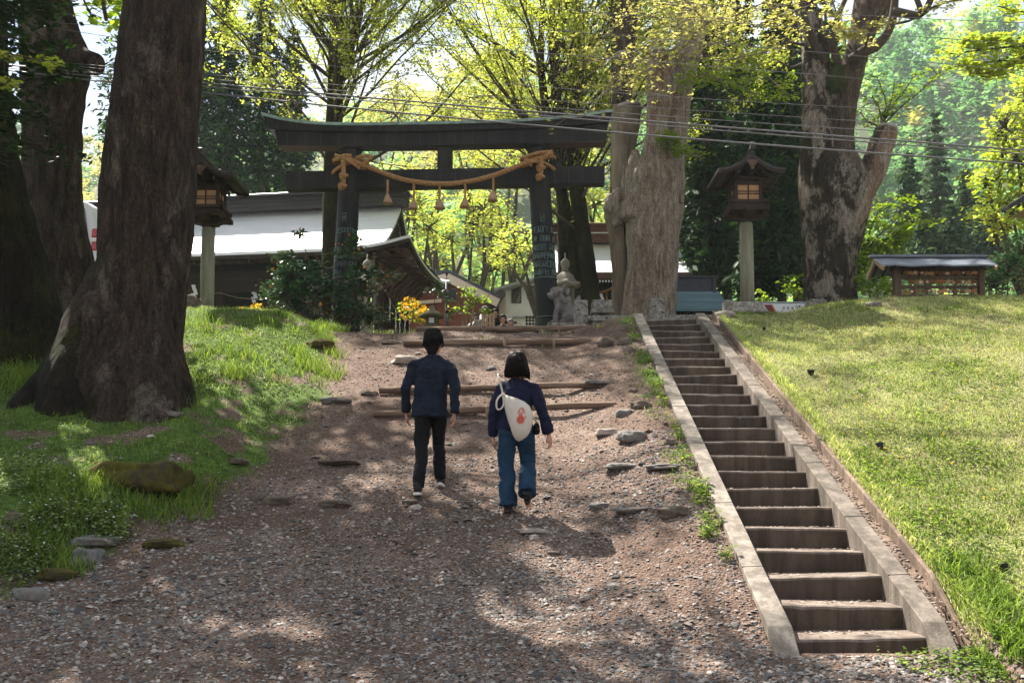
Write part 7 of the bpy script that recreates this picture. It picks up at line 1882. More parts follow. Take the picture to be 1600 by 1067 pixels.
def chips(name, mat, n, yr, smin, smax, seed, prob, label, lift=.2, pw=2.2, xr=(XL, XR)):
    x, y, r = scatter(n, yr, xr, prob, seed); N = len(x); z = ground(x, y)
    s = smin + (smax - smin) * r.random(N) ** pw
    sc = np.stack([s * r.uniform(.7, 1.3, N), s * r.uniform(.6, 1.1, N), s * r.uniform(.3, .75, N)], 1)
    a = r.uniform(0, 2 * PI, N); ti = r.normal(0, .3, N)
    B = base_[None] * (1 + r.normal(0, .13, (N, 10, 3))) * sc[:, None, :]
    X = B[..., 0] * np.cos(ti)[:, None] - B[..., 2] * np.sin(ti)[:, None]; Zz = B[..., 0] * np.sin(ti)[:, None] + B[..., 2] * np.cos(ti)[:, None]
    Xr = X * np.cos(a)[:, None] - B[..., 1] * np.sin(a)[:, None]; Yr = X * np.sin(a)[:, None] + B[..., 1] * np.cos(a)[:, None]
    V = np.stack([Xr + x[:, None], Yr + y[:, None], Zz + (z + lift * sc[:, 2])[:, None]], -1).reshape(-1, 3)
    Fq = (np.arange(N)[:, None, None] * 10 + tri_[None]).reshape(-1, 3)
    o = np_mesh(name, V, Fq, mat, None, (0, 10, 0)); return tag(o, label, 'gravel', None, 'stuff')
def m_chip(name, stops, rough=.85):
    t = NT(name); g_ = t.n('ShaderNodeNewGeometry')
    col = t.ramp(g_.outputs['Random Per Island'], stops)
    col = t.mix(.35, col, t.ramp(t.noise(t.coord(), 60, 4, .7), [(.3, [.05] * 3), (.7, [.3, .27, .25])]), 'OVERLAY')
    return t.pbr(col, rough, 0, None, .3)
M_CHIP = m_chip('gravel chips', [(0, (.062, .062, .066)), (.3, (.14, .128, .12)), (.55, (.23, .195, .17)), (.75, (.36, .305, .265)), (.88, (.19, .12, .09)), (1, (.58, .52, .47))])
M_CHIPG = m_chip('grey gravel chips', [(0, (.07, .072, .078)), (.3, (.17, .163, .158)), (.55, (.28, .255, .235)), (.75, (.43, .39, .355)), (.88, (.20, .13, .10)), (1, (.62, .57, .53))])
M_MULCH = m_chip('mulch bits', [(0, (.055, .034, .025)), (.4, (.16, .10, .073)), (.7, (.31, .225, .18)), (1, (.56, .48, .42))])
chips('gravel', M_CHIPG, 85000, (6.3, 11.5), .007, .031, 1, pathprob, 'grey and brown gravel chips strewn over the lower path')
chips('gravel', M_CHIP, 30000, (11.5, 20.5), .009, .034, 2, lambda x, y: pathprob(x, y) * (.4 + .6 * sstep(-1.9, -.3, x - sline(y)[0])), 'sparser gravel chips on the upper path')
chips('leaf_litter', M_MULCH, 125000, (6.3, 19.5), .004, .016, 3, lambda x, y: np.where(onstairs(x, y), 0, np.clip(1.05 - .75 * grassmask(x, y), .12, 1) * np.clip(.6 + .9 * fbm(x * .7, y * .7, None, 3, 77), .1, 1) * np.where(x - sline(y)[0] > .36, .9, 1)), 'reddish bark and leaf litter scattered over path and banks', lift=.5, pw=1.3)
chips('pebbles', M_CHIP, 2200, (6.5, 17), .022, .065, 4, lambda x, y: pathprob(x, y) * .8, 'scattered larger pebbles on the path')
# litter blown on the lower treads and in the gutter
def stairlitter():
    r = np.random.default_rng(5); xs, ys, zs = [], [], []
    for n in range(-1, NST - 1):
        nose = SA + R_ * n; k = 70 if n < 7 else 25
        if n < 0: continue
        u = r.random(k) ** 1.0; v = r.random(k) ** .45
        xs.append(nose.x - SW + u * SW); ys.append(nose.y + .05 + v * (R_.y - .07)); zs.append(np.full(k, nose.z + .004))
    k = 1500; y = r.uniform(7.1, 17.4, k); sx, sz = sline(y); xs.append(sx + r.uniform(RW + .01, .29, k)); ys.append(y); zs.append(sz + .036)
    return np.concatenate(xs), np.concatenate(ys), np.concatenate(zs), r
x, y, z, r = stairlitter(); N = len(x); s = r.uniform(.006, .02, N)
B = base_[None] * (s[:, None] * np.array([[1, .7, .35]]))[:, None, :]; a = r.uniform(0, 6.28, N)
V = np.stack([B[..., 0] * np.cos(a)[:, None] - B[..., 1] * np.sin(a)[:, None] + x[:, None], B[..., 0] * np.sin(a)[:, None] + B[..., 1] * np.cos(a)[:, None] + y[:, None], B[..., 2] + z[:, None] + .004], -1).reshape(-1, 3)
o = np_mesh('leaf_litter', V, (np.arange(N)[:, None, None] * 10 + tri_[None]).reshape(-1, 3), M_MULCH, None, (0, 10, 0)); tag(o, 'dry litter collected on the stair treads and in the gutter', 'leaf litter', None, 'stuff')

# ------------------------------------------------------------------ grass
def m_grass(name, stops, trans=.4, nscale=1.2, dark=.75):
    t = NT(name); v = t.coord(); g_ = t.n('ShaderNodeNewGeometry')
    f = t.math('ADD', t.math('MULTIPLY', g_.outputs['Random Per Island'], .6), t.math('MULTIPLY', t.noise(v, nscale, 4, .65), .6))
    col = t.ramp(f, stops)
    b = t.n('ShaderNodeBsdfPrincipled'); t.l(col, b.inputs['Base Color']); b.inputs['Roughness'].default_value = .6; b.inputs['Specular IOR Level'].default_value = .25
    tr = t.n('ShaderNodeBsdfTranslucent'); tc = t.mix(1.0, col, (1.3, 1.25, .7), 'MULTIPLY'); t.l(tc, tr.inputs['Color'])
    mx = t.n('ShaderNodeMixShader'); mx.inputs[0].default_value = trans; t.l(b.outputs[0], mx.inputs[1]); t.l(tr.outputs[0], mx.inputs[2]); t.l(mx.outputs[0], t.out.inputs['Surface'])
    return t.m
M_GLAWN = m_grass('lawn grass', [(.22, (.09, .16, .03)), (.42, (.24, .34, .07)), (.62, (.43, .50, .17)), (.85, (.68, .64, .40))])
M_GLUSH = m_grass('lush grass', [(.25, (.035, .075, .012)), (.5, (.095, .175, .025)), (.8, (.24, .33, .065))], .5)
M_CLOV = m_grass('clover leaves', [(.25, (.045, .095, .02)), (.5, (.12, .20, .045)), (.8, (.30, .38, .14))], .35)
M_FLOWERS = m_grass('tiny mauve flower heads', [(.2, (.075, .035, .045)), (.5, (.19, .10, .11)), (.8, (.36, .24, .23))], .2)
M_DAND = m_leaf('dandelion petals', [(.75, .42, .01), (.85, .55, .02)], .2)
M_WHITEF = m_leaf('small white petals', [(.75, .76, .80), (.85, .86, .88)], .3)
def blades(name, mat, n, yr, hmin, hmax, wid, seed, prob, label, xr=(XL, XR), bend=.5, seg=2, pre=None, hp=1.5):
    if pre is None: x, y, r = scatter(n, yr, xr, prob, seed)
    else: x, y = pre; r = np.random.default_rng(seed)
    N = len(x); z = ground(x, y) - .005
    h = hmin + (hmax - hmin) * r.random(N) ** hp; a = r.uniform(0, 2 * PI, N); w = wid * r.uniform(.6, 1.4, N) * (.7 + .3 * h / hmax)
    b = bend * r.uniform(.2, 1.3, N) * h; ang = r.uniform(0, 2 * PI, N)
    cx, cy = np.cos(a), np.sin(a); bx, by = np.cos(ang) * b, np.sin(ang) * b
    p = np.stack([x, y, z], 1); wv = np.stack([cx * w, cy * w, np.zeros(N)], 1)
    m1 = p + np.stack([bx * .3, by * .3, h * .55], 1); tip = p + np.stack([bx, by, h * .95], 1)
    V = np.stack([p - wv, p + wv, m1 + wv * .8, m1 - wv * .8, tip + wv * .12, tip - wv * .12], 1).reshape(-1, 3)
    Fq = (np.arange(N)[:, None, None] * 6 + np.array([[0, 1, 2, 3], [3, 2, 4, 5]])[None]).reshape(-1, 4)
    o = np_mesh(name, V, Fq, mat, None, (0, 10, 0)); return tag(o, label, 'grass', None, 'stuff')
def gm_(x, y): return np.where(onstairs(x, y), 0, grassmask(x, y))
right = lambda x, y: (x - sline(y)[0] > .335)
patch = lambda x, y, s, sd: fbm(x * s, y * s, None, 3, sd)
blades('grass', M_GLAWN, 265000, (6.9, 21.5), .015, .055, .0035, 11, lambda x, y: gm_(x, y) * right(x, y) * np.clip(.6 + 1.3 * patch(x, y, 1.3, 81), .08, 1), 'short pale lawn grass covering the right slope', xr=(lambda y: sline(y)[0] + .3, XR))
blades('grass', M_GLUSH, 105000, (6.9, 20.5), .02, .065, .0045, 12, lambda x, y: gm_(x, y) * right(x, y) * sstep(.05, .4, patch(x, y, 1.1, 83) + .35 * (1 - sstep(7.5, 10, y))), 'greener tufts of grass on the right slope', xr=(lambda y: sline(y)[0] + .3, XR))
blades('grass', M_GLUSH, 100000, (7, 21.5), .02, .085, .0045, 13, lambda x, y: gm_(x, y) * (~right(x, y)) * sstep(-.6, .2, patch(x, y, 1.0, 85)), 'green grass on the left bank', xr=(XL, lambda y: sline(y)[0] - SW))
blades('grass', M_GLAWN, 36000, (12, 21.5), .02, .06, .004, 14, lambda x, y: gm_(x, y) * (~right(x, y)) * .9, 'pale grass on the sunny left crest', xr=(XL, lambda y: sline(y)[0] - SW))
def leaves_on_ground(name, mat, n, yr, hs, size, seed, prob, label, xr, flat=1.2, cat='ground cover', tri=3, asp=.75):
    x, y, r = scatter(n, yr, xr, prob, seed); N = len(x)
    C = np.stack([x, y, ground(x, y) + hs[0] + (hs[1] - hs[0]) * r.random(N)], 1)
    C = np.repeat(C, tri, 0) + r.normal(size=(N * tri, 3)) * [size * .8, size * .8, size * .2]
    lv = Leaves(); lv.add(C, size, r, flat, asp); return tag(lv.build(name, mat, None, (0, 10, 0)), label, cat, None, 'stuff')
leaves_on_ground('clover', M_CLOV, 60000, (6.9, 20), (.01, .035), .010, 21, lambda x, y: gm_(x, y) * right(x, y) * np.clip(.4 + patch(x, y, .9, 91), 0, 1), 'clover and small leaves woven through the right lawn', (lambda y: sline(y)[0] + .36, XR))
leaves_on_ground('clover', M_CLOV, 85000, (7, 20), (.01, .03), .011, 22, lambda x, y: np.clip(gm_(x, y) * 1.2, 0, 1) * (~right(x, y)) * np.clip(.55 + patch(x, y, .8, 93), 0, 1), 'small leaved ground cover on the left bank', (XL, lambda y: sline(y)[0] - SW))
leaves_on_ground('flower_heads', M_FLOWERS, 22000, (8.5, 20), (.03, .06), .008, 23, lambda x, y: gm_(x, y) * right(x, y) * sstep(-.05, .5, patch(x, y, .55, 95) + .25 * sstep(3.2, 6, x)), 'tiny mauve flower heads dotting the right lawn', (lambda y: sline(y)[0] + .36, XR), .3, 'flowers', 2)
leaves_on_ground('dandelions', M_DAND, 190, (7.5, 19.5), (.05, .08), .014, 24, lambda x, y: gm_(x, y) * right(x, y), 'scattered yellow dandelions on the right lawn', (lambda y: sline(y)[0] + .5, XR), 2, 'flowers', 4)
leaves_on_ground('dandelions', M_DAND, 60, (8, 19), (.05, .08), .013, 25, lambda x, y: gm_(x, y) * (~right(x, y)), 'a few yellow dandelions on the left bank', (XL, lambda y: sline(y)[0] - 3), 2, 'flowers', 4)
# tall lush tufts: at the bank edge, the trunk foot, along the kerb
def tufts(spots, seed, per, hmin, hmax, wid, rad, label, mat=None, bend=.7):
    r = np.random.default_rng(seed); X, Y = [], []
    for (px, py, k) in spots:
        c = hit(px, py, 6, 30); n = int(per * k); a = r.uniform(0, 6.28, n); q = rad * math.sqrt(k) * np.sqrt(r.random(n)); X.append(c.x + q * np.cos(a)); Y.append(c.y + q * np.sin(a))
    return blades('grass_tufts', mat or M_GLUSH, 0, None, hmin, hmax, wid, seed + 1, None, label, pre=(np.concatenate(X), np.concatenate(Y)), bend=bend, hp=.8)
rs = random.Random(4)
sp1 = [(rs.uniform(60, 330), rs.uniform(745, 815), rs.uniform(.5, 1.3)) for _ in range(46)] + [(rs.uniform(0, 120), rs.uniform(740, 900), rs.uniform(.5, 1.2)) for _ in range(22)] + [(170, 632, 1), (200, 640, 1.2), (235, 636, 1), (268, 630, 1.2), (285, 628, 1), (300, 620, .8), (165, 650, .8)]
tufts(sp1, 51, 60, .05, .19, .0055, .18, 'tall lush grass tufts along the lower left bank and trunk foot')
sp2 = [(rs.uniform(0, 135), rs.uniform(545, 610), 1.2) for _ in range(26)] + [(rs.uniform(100, 145), rs.uniform(455, 520), 1) for _ in range(10)] + [(rs.uniform(295, 540), rs.uniform(490, 600), rs.uniform(.4, 1)) for _ in range(52)]
tufts(sp2, 53, 60, .06, .20, .006, .2, 'lush grass tufts behind the big trunk and on the left crest')
kerb = []
for k in range(30):
    py = rs.uniform(505, 880); t_ = (py - 500) / 540.0; kerb.append((990 + 225 * t_ * 1.0 - rs.uniform(2, 16) * (1 + t_), py, rs.uniform(.15, .5)))
tufts(kerb, 55, 40, .04, .13, .005, .12, 'weeds growing along the left stair kerb')
sp3 = [(rs.uniform(1425, 1600), rs.uniform(930, 1050), 1) for _ in range(40)] + [(rs.uniform(1240, 1600), rs.uniform(480, 900), .4) for _ in range(70)] + [(rs.uniform(1150, 1600), rs.uniform(474, 488), .6) for _ in range(40)]
tufts([s for s in sp3 if s[0] > 1110 + (s[1] - 493) * .78], 57, 45, .03, .085, .0045, .14, 'fresh grass tufts dotted over the right slope')
tufts([(585, 512, 1), (600, 508, 1), (612, 511, .6), (640, 506, .5), (935, 512, .4), (760, 533, .4), (850, 518, .25), (845, 540, .25), (1130, 496, .5)], 59, 60, .03, .10, .005, .16, 'small grass tufts at the crest of the path', M_GLAWN)
r_ = np.random.default_rng(88); yy_ = r_.uniform(6.95, 17.5, 9000); xx_ = sline(yy_)[0] + .325 + .12 * r_.random(9000); kk_ = fbm(yy_ * 1.5, yy_ * 0 + 3, None, 3, 8) > -.25
blades('grass', M_GLAWN, 0, None, .03, .09, .004, 89, None, 'fringe of grass hanging over the low wall', pre=(xx_[kk_], yy_[kk_]), bend=1.1)
yy_ = r_.uniform(6.6, 8.0, 1500); xx_ = sline(yy_)[0] + .25 + .5 * r_.random(1500)
blades('grass', M_GLUSH, 0, None, .05, .15, .006, 90, None, 'lush grass swallowing the lower end of the low wall', pre=(xx_, yy_), bend=.8)
# low leafy weeds with white flowers at lower left and by the kerb
def weeds(spots, seed, label, per=60, rad=.16, size=.022, mat=None, h=(.02, .13)):
    r = np.random.default_rng(seed); C = []
    for (px, py, k) in spots:
        c = hit(px, py, 6, 30); n = int(per * k); a = r.uniform(0, 6.28, n); q = rad * np.sqrt(r.random(n) * k); x = c.x + q * np.cos(a); y = c.y + q * np.sin(a)
        C.append(np.stack([x, y, ground(x, y) + h[0] + (h[1] - h[0]) * r.random(n)], 1))
    lv = Leaves(); lv.add(np.concatenate(C), size, r, 1.0, .7); return tag(lv.build('weeds', mat or M_CLOV, None, (0, 10, 0)), label, 'weeds', None, 'stuff')
wl_ = [(rs.uniform(80, 190), rs.uniform(800, 850), 1) for _ in range(16)] + [(rs.uniform(0, 60), rs.uniform(860, 930), 1) for _ in range(14)] + [(rs.uniform(0, 110), rs.uniform(720, 830), .8) for _ in range(20)]
weeds(wl_, 61, 'low leafy weeds at the foot of the left bank', 90, size=.020)
weeds([(a + rs.uniform(-8, 8), b, c * 2) for a, b, c in kerb], 63, 'broad leafed weeds beside the left stair kerb', 40, .1, .022, M_GLUSH)
weeds(wl_ + [(20, 740, 1), (40, 760, 1), (15, 770, 1), (60, 770, 1)], 65, 'tiny white flowers among the left weeds', 9, .2, .011, M_WHITEF, (.10, .17))
weeds([(rs.uniform(1300, 1560), rs.uniform(560, 900), 1) for _ in range(46)] + [(rs.uniform(1430, 1600), rs.uniform(940, 1050), 1.3) for _ in range(20)], 67, 'patches of fresh low leaves on the right slope', 110, .28, .017, M_GLUSH, (.01, .06))

# ------------------------------------------------------------------ small things on the ground
M_BLK = m_simple('black housing', (0.02, 0.02, 0.022), (0.012, 0.012, 0.013), 9, .4, .05)
def spot(px, py, s, label, up=0.0):
    c = hit(px, py, 6, 30); t = thing('ground_spotlight', label, 'spotlight', c, 'small black spotlights in the grass')
    Mx = Matrix.Translation(c + Vector((0, 0, .03))) @ Matrix.Rotation(up, 4, 'X')
    m = MB(Mx); m.lathe([(.02 * s, -.06 * s), (.055 * s, -.03 * s), (.07 * s, .05 * s), (.075 * s, .06 * s), (.06 * s, .055 * s)], n=16); m.build('housing', M_BLK, t)
    m = MB(Mx); m.lathe([(.058 * s, .045 * s), (.05 * s, .052 * s)], n=16); m.build('lens', M_GLASS, t)
    m = MB(); m.tube([c + Vector((0, 0, -.08)), c + Vector((0, 0, .03))], .012, 6); m.build('stake', M_BLK, t)
spot(1194, 517, .42, 'small black spotlight high on the right slope, nearest the lantern', -.5); spot(1267, 586, .7, 'small black box-like spotlight in the middle of the upper right slope', .2); spot(1375, 703, .6, 'small black spotlight lower on the right slope beside dandelions', -.4); spot(1569, 895, .55, 'flat dark spotlight near the right edge of the slope', -.3)
spot(247, 775, 1.0, 'small black spotlight half hidden in tall grass on the left bank', .3)

# ------------------------------------------------------------------ overhead lines
M_WIRE = m_simple('grey cable', (0.16, 0.16, 0.17), (0.10, 0.10, 0.11), 5, .5, 0)
def wire(a, b, c, r, label, wrapped=False):
    A, B, C_ = at(a[0], a[1], 14.5), at(b[0], b[1], 13.5), at(c[0], c[1], 12.5)
    def q(u):      # parabola through three points, extended beyond both sides
        t = u
        return A * ((t - .5) * (t - 1) / .5) + B * (t * (t - 1) / -.25) + C_ * (t * (t - .5) / .5)
    P_ = [q(-.6 + 2.2 * k / 60) for k in range(61)]
    m = MB(); m.tube(P_, r, 5)
    if wrapped:
        for k in range(64):
            p = q(-.1 + 1.2 * k / 64); m.bar(p + Vector((-.06, -.02, -.045)), p + Vector((.06, -.02, .03)), .008, .008)
        m.tube([p + Vector((0, 0, -.05)) for p in P_], r * .7, 5)
    return tag(m.build('overhead_cable', M_WIRE, None, P_[0]), label, 'cable', 'overhead cables crossing the view')
wire((120, 123), (800, 193), (1600, 256), .012, 'lowest thick overhead cable, crossing in front of the torii beam')
wire((120, 112), (800, 172), (1600, 235), .012, 'overhead cable with spiral ties, second from the bottom', True)
wire((120, 104), (800, 164), (1600, 219), .005, 'thin overhead wire just above the spiral-tied cable')
wire((120, 100), (800, 153), (1600, 205), .004, 'thin overhead wire, fourth from the bottom')
wire((120, 50), (800, 132), (1600, 178), .004, 'thin overhead wire passing midway up the golden leaves')
wire((120, 38), (800, 80), (1600, 146), .0045, 'thin overhead wire passing below the sawn stem tops')
wire((120, 9), (700, 36), (1600, 112), .0045, 'thin overhead wire, third from the top')
wire((400, -20), (960, 22), (1600, 70), .0045, 'thin overhead wire, second from the top'); wire((700, -24), (1200, 15), (1600, 36), .0045, 'topmost thin overhead wire at the upper right')
# ------------------------------------------------------------------ people
M_SKIN = m_simple('skin', (0.46, 0.25, 0.18), (0.38, 0.19, 0.13), 9, .6, .05)
def m_cloth(name, c, c2=None, weave=220, folds=.5, rough=.85):
    t = NT(name); v = t.coord()
    col = t.ramp(t.noise(v, 7, 6, .65), [(.3, c2 or [x * .7 for x in c]), (.7, c)])
    h = t.math('ADD', t.noise(t.coord((1, 1, .45)), 9, 5, .6, .8), t.math('MULTIPLY', t.noise(v, weave, 2, .5), .12))
    return t.pbr(col, rough, 0, t.bump(h, folds, .03), .2)
M_NAVY1 = m_cloth('navy jacket cloth', (0.011, 0.017, 0.032), (0.006, 0.009, 0.018))
M_NAVY2 = m_cloth('deep navy jacket cloth', (0.008, 0.011, 0.036), (0.004, 0.005, 0.020))
M_BLACKC = m_cloth('black trouser cloth', (0.007, 0.0075, 0.010), (0.004, 0.004, 0.005))
M_DENIM = m_cloth('blue denim', (0.014, 0.046, 0.090), (0.006, 0.021, 0.046))
M_CANVAS = m_cloth('natural canvas', (0.60, 0.56, 0.48), (0.50, 0.46, 0.39), folds=.7)
M_HAIR1 = m_simple('black hair', (0.008, 0.006, 0.006), (0.003, 0.003, 0.003), 60, .55, .35, 160, .003, stretch=(1, 1, .12), spec=.08)
M_HAIR2 = m_simple('dark brown hair', (0.012, 0.007, 0.006), (0.004, 0.0025, 0.0025), 60, .5, .4, 160, .003, stretch=(1, 1, .10), spec=.06)
M_SOLE = m_simple('white rubber', (0.72, 0.70, 0.66), (0.6, 0.58, 0.54), 20, .6, .1)
M_SHOE = m_simple('black shoe', (0.014, 0.013, 0.013), (0.008, 0.008, 0.008), 20, .6, .2)
M_REDP = m_simple('red print', (0.70, 0.06, 0.03), (0.6, 0.04, 0.02), 20, .8, 0)
def chain(mb, pts, rads, flat=1.0, n=14):
    """closed tapering limb through joints with round ends"""
    P_ = [Vector(p) for p in pts]
    mb.tube(P_, rads, n)
    for p, r in zip(P_, rads): ellip(mb, p, (r * .99,) * 3, 12, 8)
def hand(mb, wr, dirv, palmn, s, curl=.5, side=1):
    """palm, four bent fingers of different lengths and a thumb at its side"""
    d = Vector(dirv).normalized(); nrm = Vector(palmn); nrm = (nrm - d * nrm.dot(d)).normalized(); lat = d.cross(nrm) * side
    w = Vector(wr); R = Matrix((lat, nrm, d)).transposed()
    ellip(mb, w + d * .045 * s, (.040 * s, .017 * s, .055 * s), 12, 8, R); ellip(mb, w, (.027 * s, .022 * s, .03 * s), 10, 6, R)
    for k, L_ in enumerate((.068, .078, .072, .058)):
        b = w + d * .085 * s + lat * (.030 - .020 * k) * s
        p1 = b + (d * math.cos(curl * .5) + nrm * math.sin(curl * .5)) * L_ * .45 * s
        p2 = p1 + (d * math.cos(curl * 1.2) + nrm * math.sin(curl * 1.2)) * L_ * .32 * s
        p3 = p2 + (d * math.cos(curl * 1.8) + nrm * math.sin(curl * 1.8)) * L_ * .24 * s
        chain(mb, [b - d * .02 * s, p1, p2, p3], [.0100 * s, .0092 * s, .0085 * s, .0072 * s], n=8)
    b = w + d * .03 * s + lat * .034 * s; p1 = b + (d * .7 + lat * .6 + nrm * .25).normalized() * .035 * s; p2 = p1 + (d * .95 + nrm * .3).normalized() * .028 * s
    chain(mb, [b, p1, p2], [.0125 * s, .0105 * s, .008 * s], n=8)
def headparts(mb, c, s, yaw=0.0):
    """skull, jaw, nose, ears, brow and lips; the face looks along +Y turned by yaw"""
    R = Matrix.Rotation(yaw, 3, 'Z'); c = Vector(c)
    def e(o, r): ellip(mb, c + R @ (Vector(o) * s), [x * s for x in r], 14, 10, R)
    e((0, -.012, .025), (.076, .096, .098)); e((0, .03, -.035), (.060, .066, .075)); e((0, .062, -.082), (.030, .026, .024))
    e((0, .096, -.012), (.013, .020, .026)); e((0, .088, .030), (.045, .014, .010)); e((0, .086, -.052), (.024, .012, .010))
    for sx_ in (-1, 1): e((sx_ * .080, -.004, -.008), (.012, .020, .033)); e((sx_ * .040, .066, -.022), (.024, .022, .022))
def add_eyes(parent, c, s, yaw=0.0):
    R = Matrix.Rotation(yaw, 3, 'Z'); c = Vector(c)
    for sx_ in (-1, 1):
        m = MB(); ellip(m, c + R @ (Vector((sx_ * .032, .078, .002)) * s), (.013 * s, .010 * s, .008 * s), 10, 6); m.build('eye', M_WHITE, parent)
def build_person(base, s, J, label, mats, hairf, jacketf, trouserf, shoes, voxel=.0075, group=None, curl=.5):
    t = thing('person', label, 'person', base, group)
    B = Vector(base)
    W_ = lambda p: B + Vector(p) * s
    m = MB()
    headparts(m, W_(J['head']), s * 1.08, J.get('yaw', 0))
    chain(m, [W_(J['neck0']), W_(J['neck1'])], [.062 * s, .053 * s])
    ellip(m, W_(Vector(J['chest'])), (.135 * s, .085 * s, .17 * s)); ellip(m, W_(Vector(J['belly'])), (.12 * s, .08 * s, .16 * s)); ellip(m, W_(J['pelvis']), (.13 * s, .085 * s, .11 * s))
    for S_ in ('L', 'R'):
        chain(m, [W_(Vector(J['sh' + S_]) + Vector((0, 0, -.02))), W_(J['el' + S_]), W_(J['wr' + S_])], [.040 * s, .034 * s, .025 * s]); chain(m, [W_(Vector(J['neck0']) + Vector((0, 0, -.05))), W_(Vector(J['sh' + S_]) + Vector((0, 0, -.02)))], [.045 * s, .034 * s])
        chain(m, [W_(J['hip' + S_]), W_(J['kn' + S_]), W_(J['an' + S_])], [.075 * s, .05 * s, .036 * s])
        wv = (Vector(J['wr' + S_]) - Vector(J['el' + S_])).normalized()
        hand(m, W_(J['wr' + S_]), wv + Vector((0, .12, -.15)), J.get('palm' + S_, (1 if S_ == 'L' else -1, .2, 0)), s, curl, 1 if S_ == 'L' else -1)
        ft = Vector(J['ft' + S_]); chain(m, [W_(J['an' + S_]), W_(Vector(J['an' + S_]).lerp(ft, .9))], [.035 * s, .03 * s])
    body = remesh(m, 'body', mats['skin'], voxel, t, None, 1)
    add_eyes(t, W_(J['head']), s, J.get('yaw', 0))
    m = MB(); jacketf(m, W_, s, J); remesh(m, 'jacket', mats['jacket'], voxel * 1.2, t, None, 2, .030 * s, 10, 3)
    m = MB(); trouserf(m, W_, s, J); remesh(m, 'trousers', mats['trousers'], voxel * 1.2, t, None, 2, .026 * s, 9, 7)
    m = MB(); hairf(m, W_, s, J); remesh(m, 'hair', mats['hair'], voxel * 1.1, t, None, 2, .008 * s, 24, 5)
    for S_ in ('L', 'R'): shoes(t, W_, s, J, S_)
    return t
def std_jacket(hem, wide=1.0, slw=1.0, collar=.0):
    def f(m, W_, s, J):
        ch, be = Vector(J['chest']), Vector(J['belly'])
        top = Vector(J['neck0'])
        secs = [(top + Vector((0, 0, .03)), .062, .062), (top + Vector((0, 0, -.005)), .078, .075), (top + Vector((0, -.005, -.035)), .115 * wide, .095), (top + Vector((0, -.01, -.07)), .150 * wide, .112), (top + Vector((0, -.015, -.13)), .172 * wide, .125), (ch, .172 * wide, .135), (be, .168 * wide, .135), (Vector((be.x, be.y - .005, hem + .06)), .180 * wide, .145), (Vector((be.x, be.y - .005, hem)), .184 * wide, .148)]
        n = 28; rings = []
        for c, a, b in secs: rings.append([m.P(W_(c + Vector((a * math.cos(2 * PI * k / n), b * math.sin(2 * PI * k / n), 0)))) for k in range(n)])
        for i in range(len(rings) - 1):
            for k in range(n): m.face((rings[i + 1][k], rings[i + 1][(k + 1) % n], rings[i][(k + 1) % n], rings[i][k]))
        m.face(rings[0]); m.face(rings[-1][::-1])
        for S_ in ('L', 'R'):
            a, b, c = Vector(J['sh' + S_]), Vector(J['el' + S_]), Vector(J['wr' + S_])
            c2 = b.lerp(c, .97)
            chain(m, [W_(a.lerp(top, .55) + Vector((0, -.005, -.005))), W_(a + Vector((0, 0, -.012)))], [.058 * s * slw, .060 * s * slw])
            m.tube([W_(a), W_(a.lerp(b, .5)), W_(b), W_(b.lerp(c2, .5)), W_(c2)], [.064 * s * slw, .064 * s * slw, .057 * s * slw, .051 * s * slw, .046 * s * slw], 16)
            ellip(m, W_(b), (.058 * s * slw,) * 3)
        if collar: 
            m.lathe([(.068 * s, 0), (.074 * s, collar * s), (.055 * s, collar * s)], tuple(W_(top + Vector((0, .0, .0)))), 20)
    return f
# man, base under his feet
mp = hit(671, 771, 8, 13)
sM = 1.0
MJ = dict(head=(.032, .05, 1.595), yaw=-.25, neck0=(.015, .02, 1.425), neck1=(.027, .035, 1.50), chest=(.015, .01, 1.22), belly=(.0, 0, 1.02), pelvis=(0, 0, .90),
    shL=(-.170, .01, 1.360), elL=(-.262, -.02, 1.09), wrL=(-.262, .10, .86), shR=(.198, .0, 1.355), elR=(.272, -.09, 1.09), wrR=(.262, -.10, .83),
    hipL=(-.080, 0, .88), knL=(-.080, .0, .47), anL=(-.105, -.17, .075), ftL=(-.125, -.01, -.01), hipR=(.085, .02, .88), knR=(.080, .17, .53), anR=(.105, .16, .165), ftR=(.115, .31, .12))
def man_trousers(m, W_, s, J):
    ellip(m, W_(Vector(J['pelvis']) + Vector((0, 0, -.01))), (.155 * s, .112 * s, .12 * s))
    for S_ in ('L', 'R'):
        h, k, a = Vector(J['hip' + S_]), Vector(J['kn' + S_]), Vector(J['an' + S_]); e = a + Vector((0, 0, -.01))
        m.tube([W_(h + Vector((0, 0, .06))), W_(h.lerp(k, .45)), W_(k), W_(k.lerp(e, .5)), W_(e)], [.098 * s, .088 * s, .070 * s, .066 * s, .060 * s], 18)
        ellip(m, W_(k), (.071 * s,) * 3); ellip(m, W_(h), (.10 * s, .11 * s, .12 * s))
def short_hair(m, W_, s, J):
    R = Matrix.Rotation(J.get('yaw', 0), 3, 'Z'); c = Vector(J['head'])
    def e(o, r): ellip(m, W_(c + R @ Vector(o)), [x * s * 1.1 for x in r], 14, 10, R)
    e((0, -.022, .040), (.092, .104, .098)); e((0, -.055, -.015), (.084, .066, .088)); e((0, .035, .085), (.070, .062, .040)); e((0, -.058, -.085), (.060, .042, .055))
    for k in range(16):
        a = k * 2 * PI / 16; e((.080 * math.cos(a), -.03 + .085 * math.sin(a) * (1 if math.sin(a) < 0 else .6), .05 + .02 * math.sin(k * 2.3)), (.02, .02, .045))
    for sx_ in (-1, 1): e((sx_ * .082, -.02, .012), (.012, .03, .035))
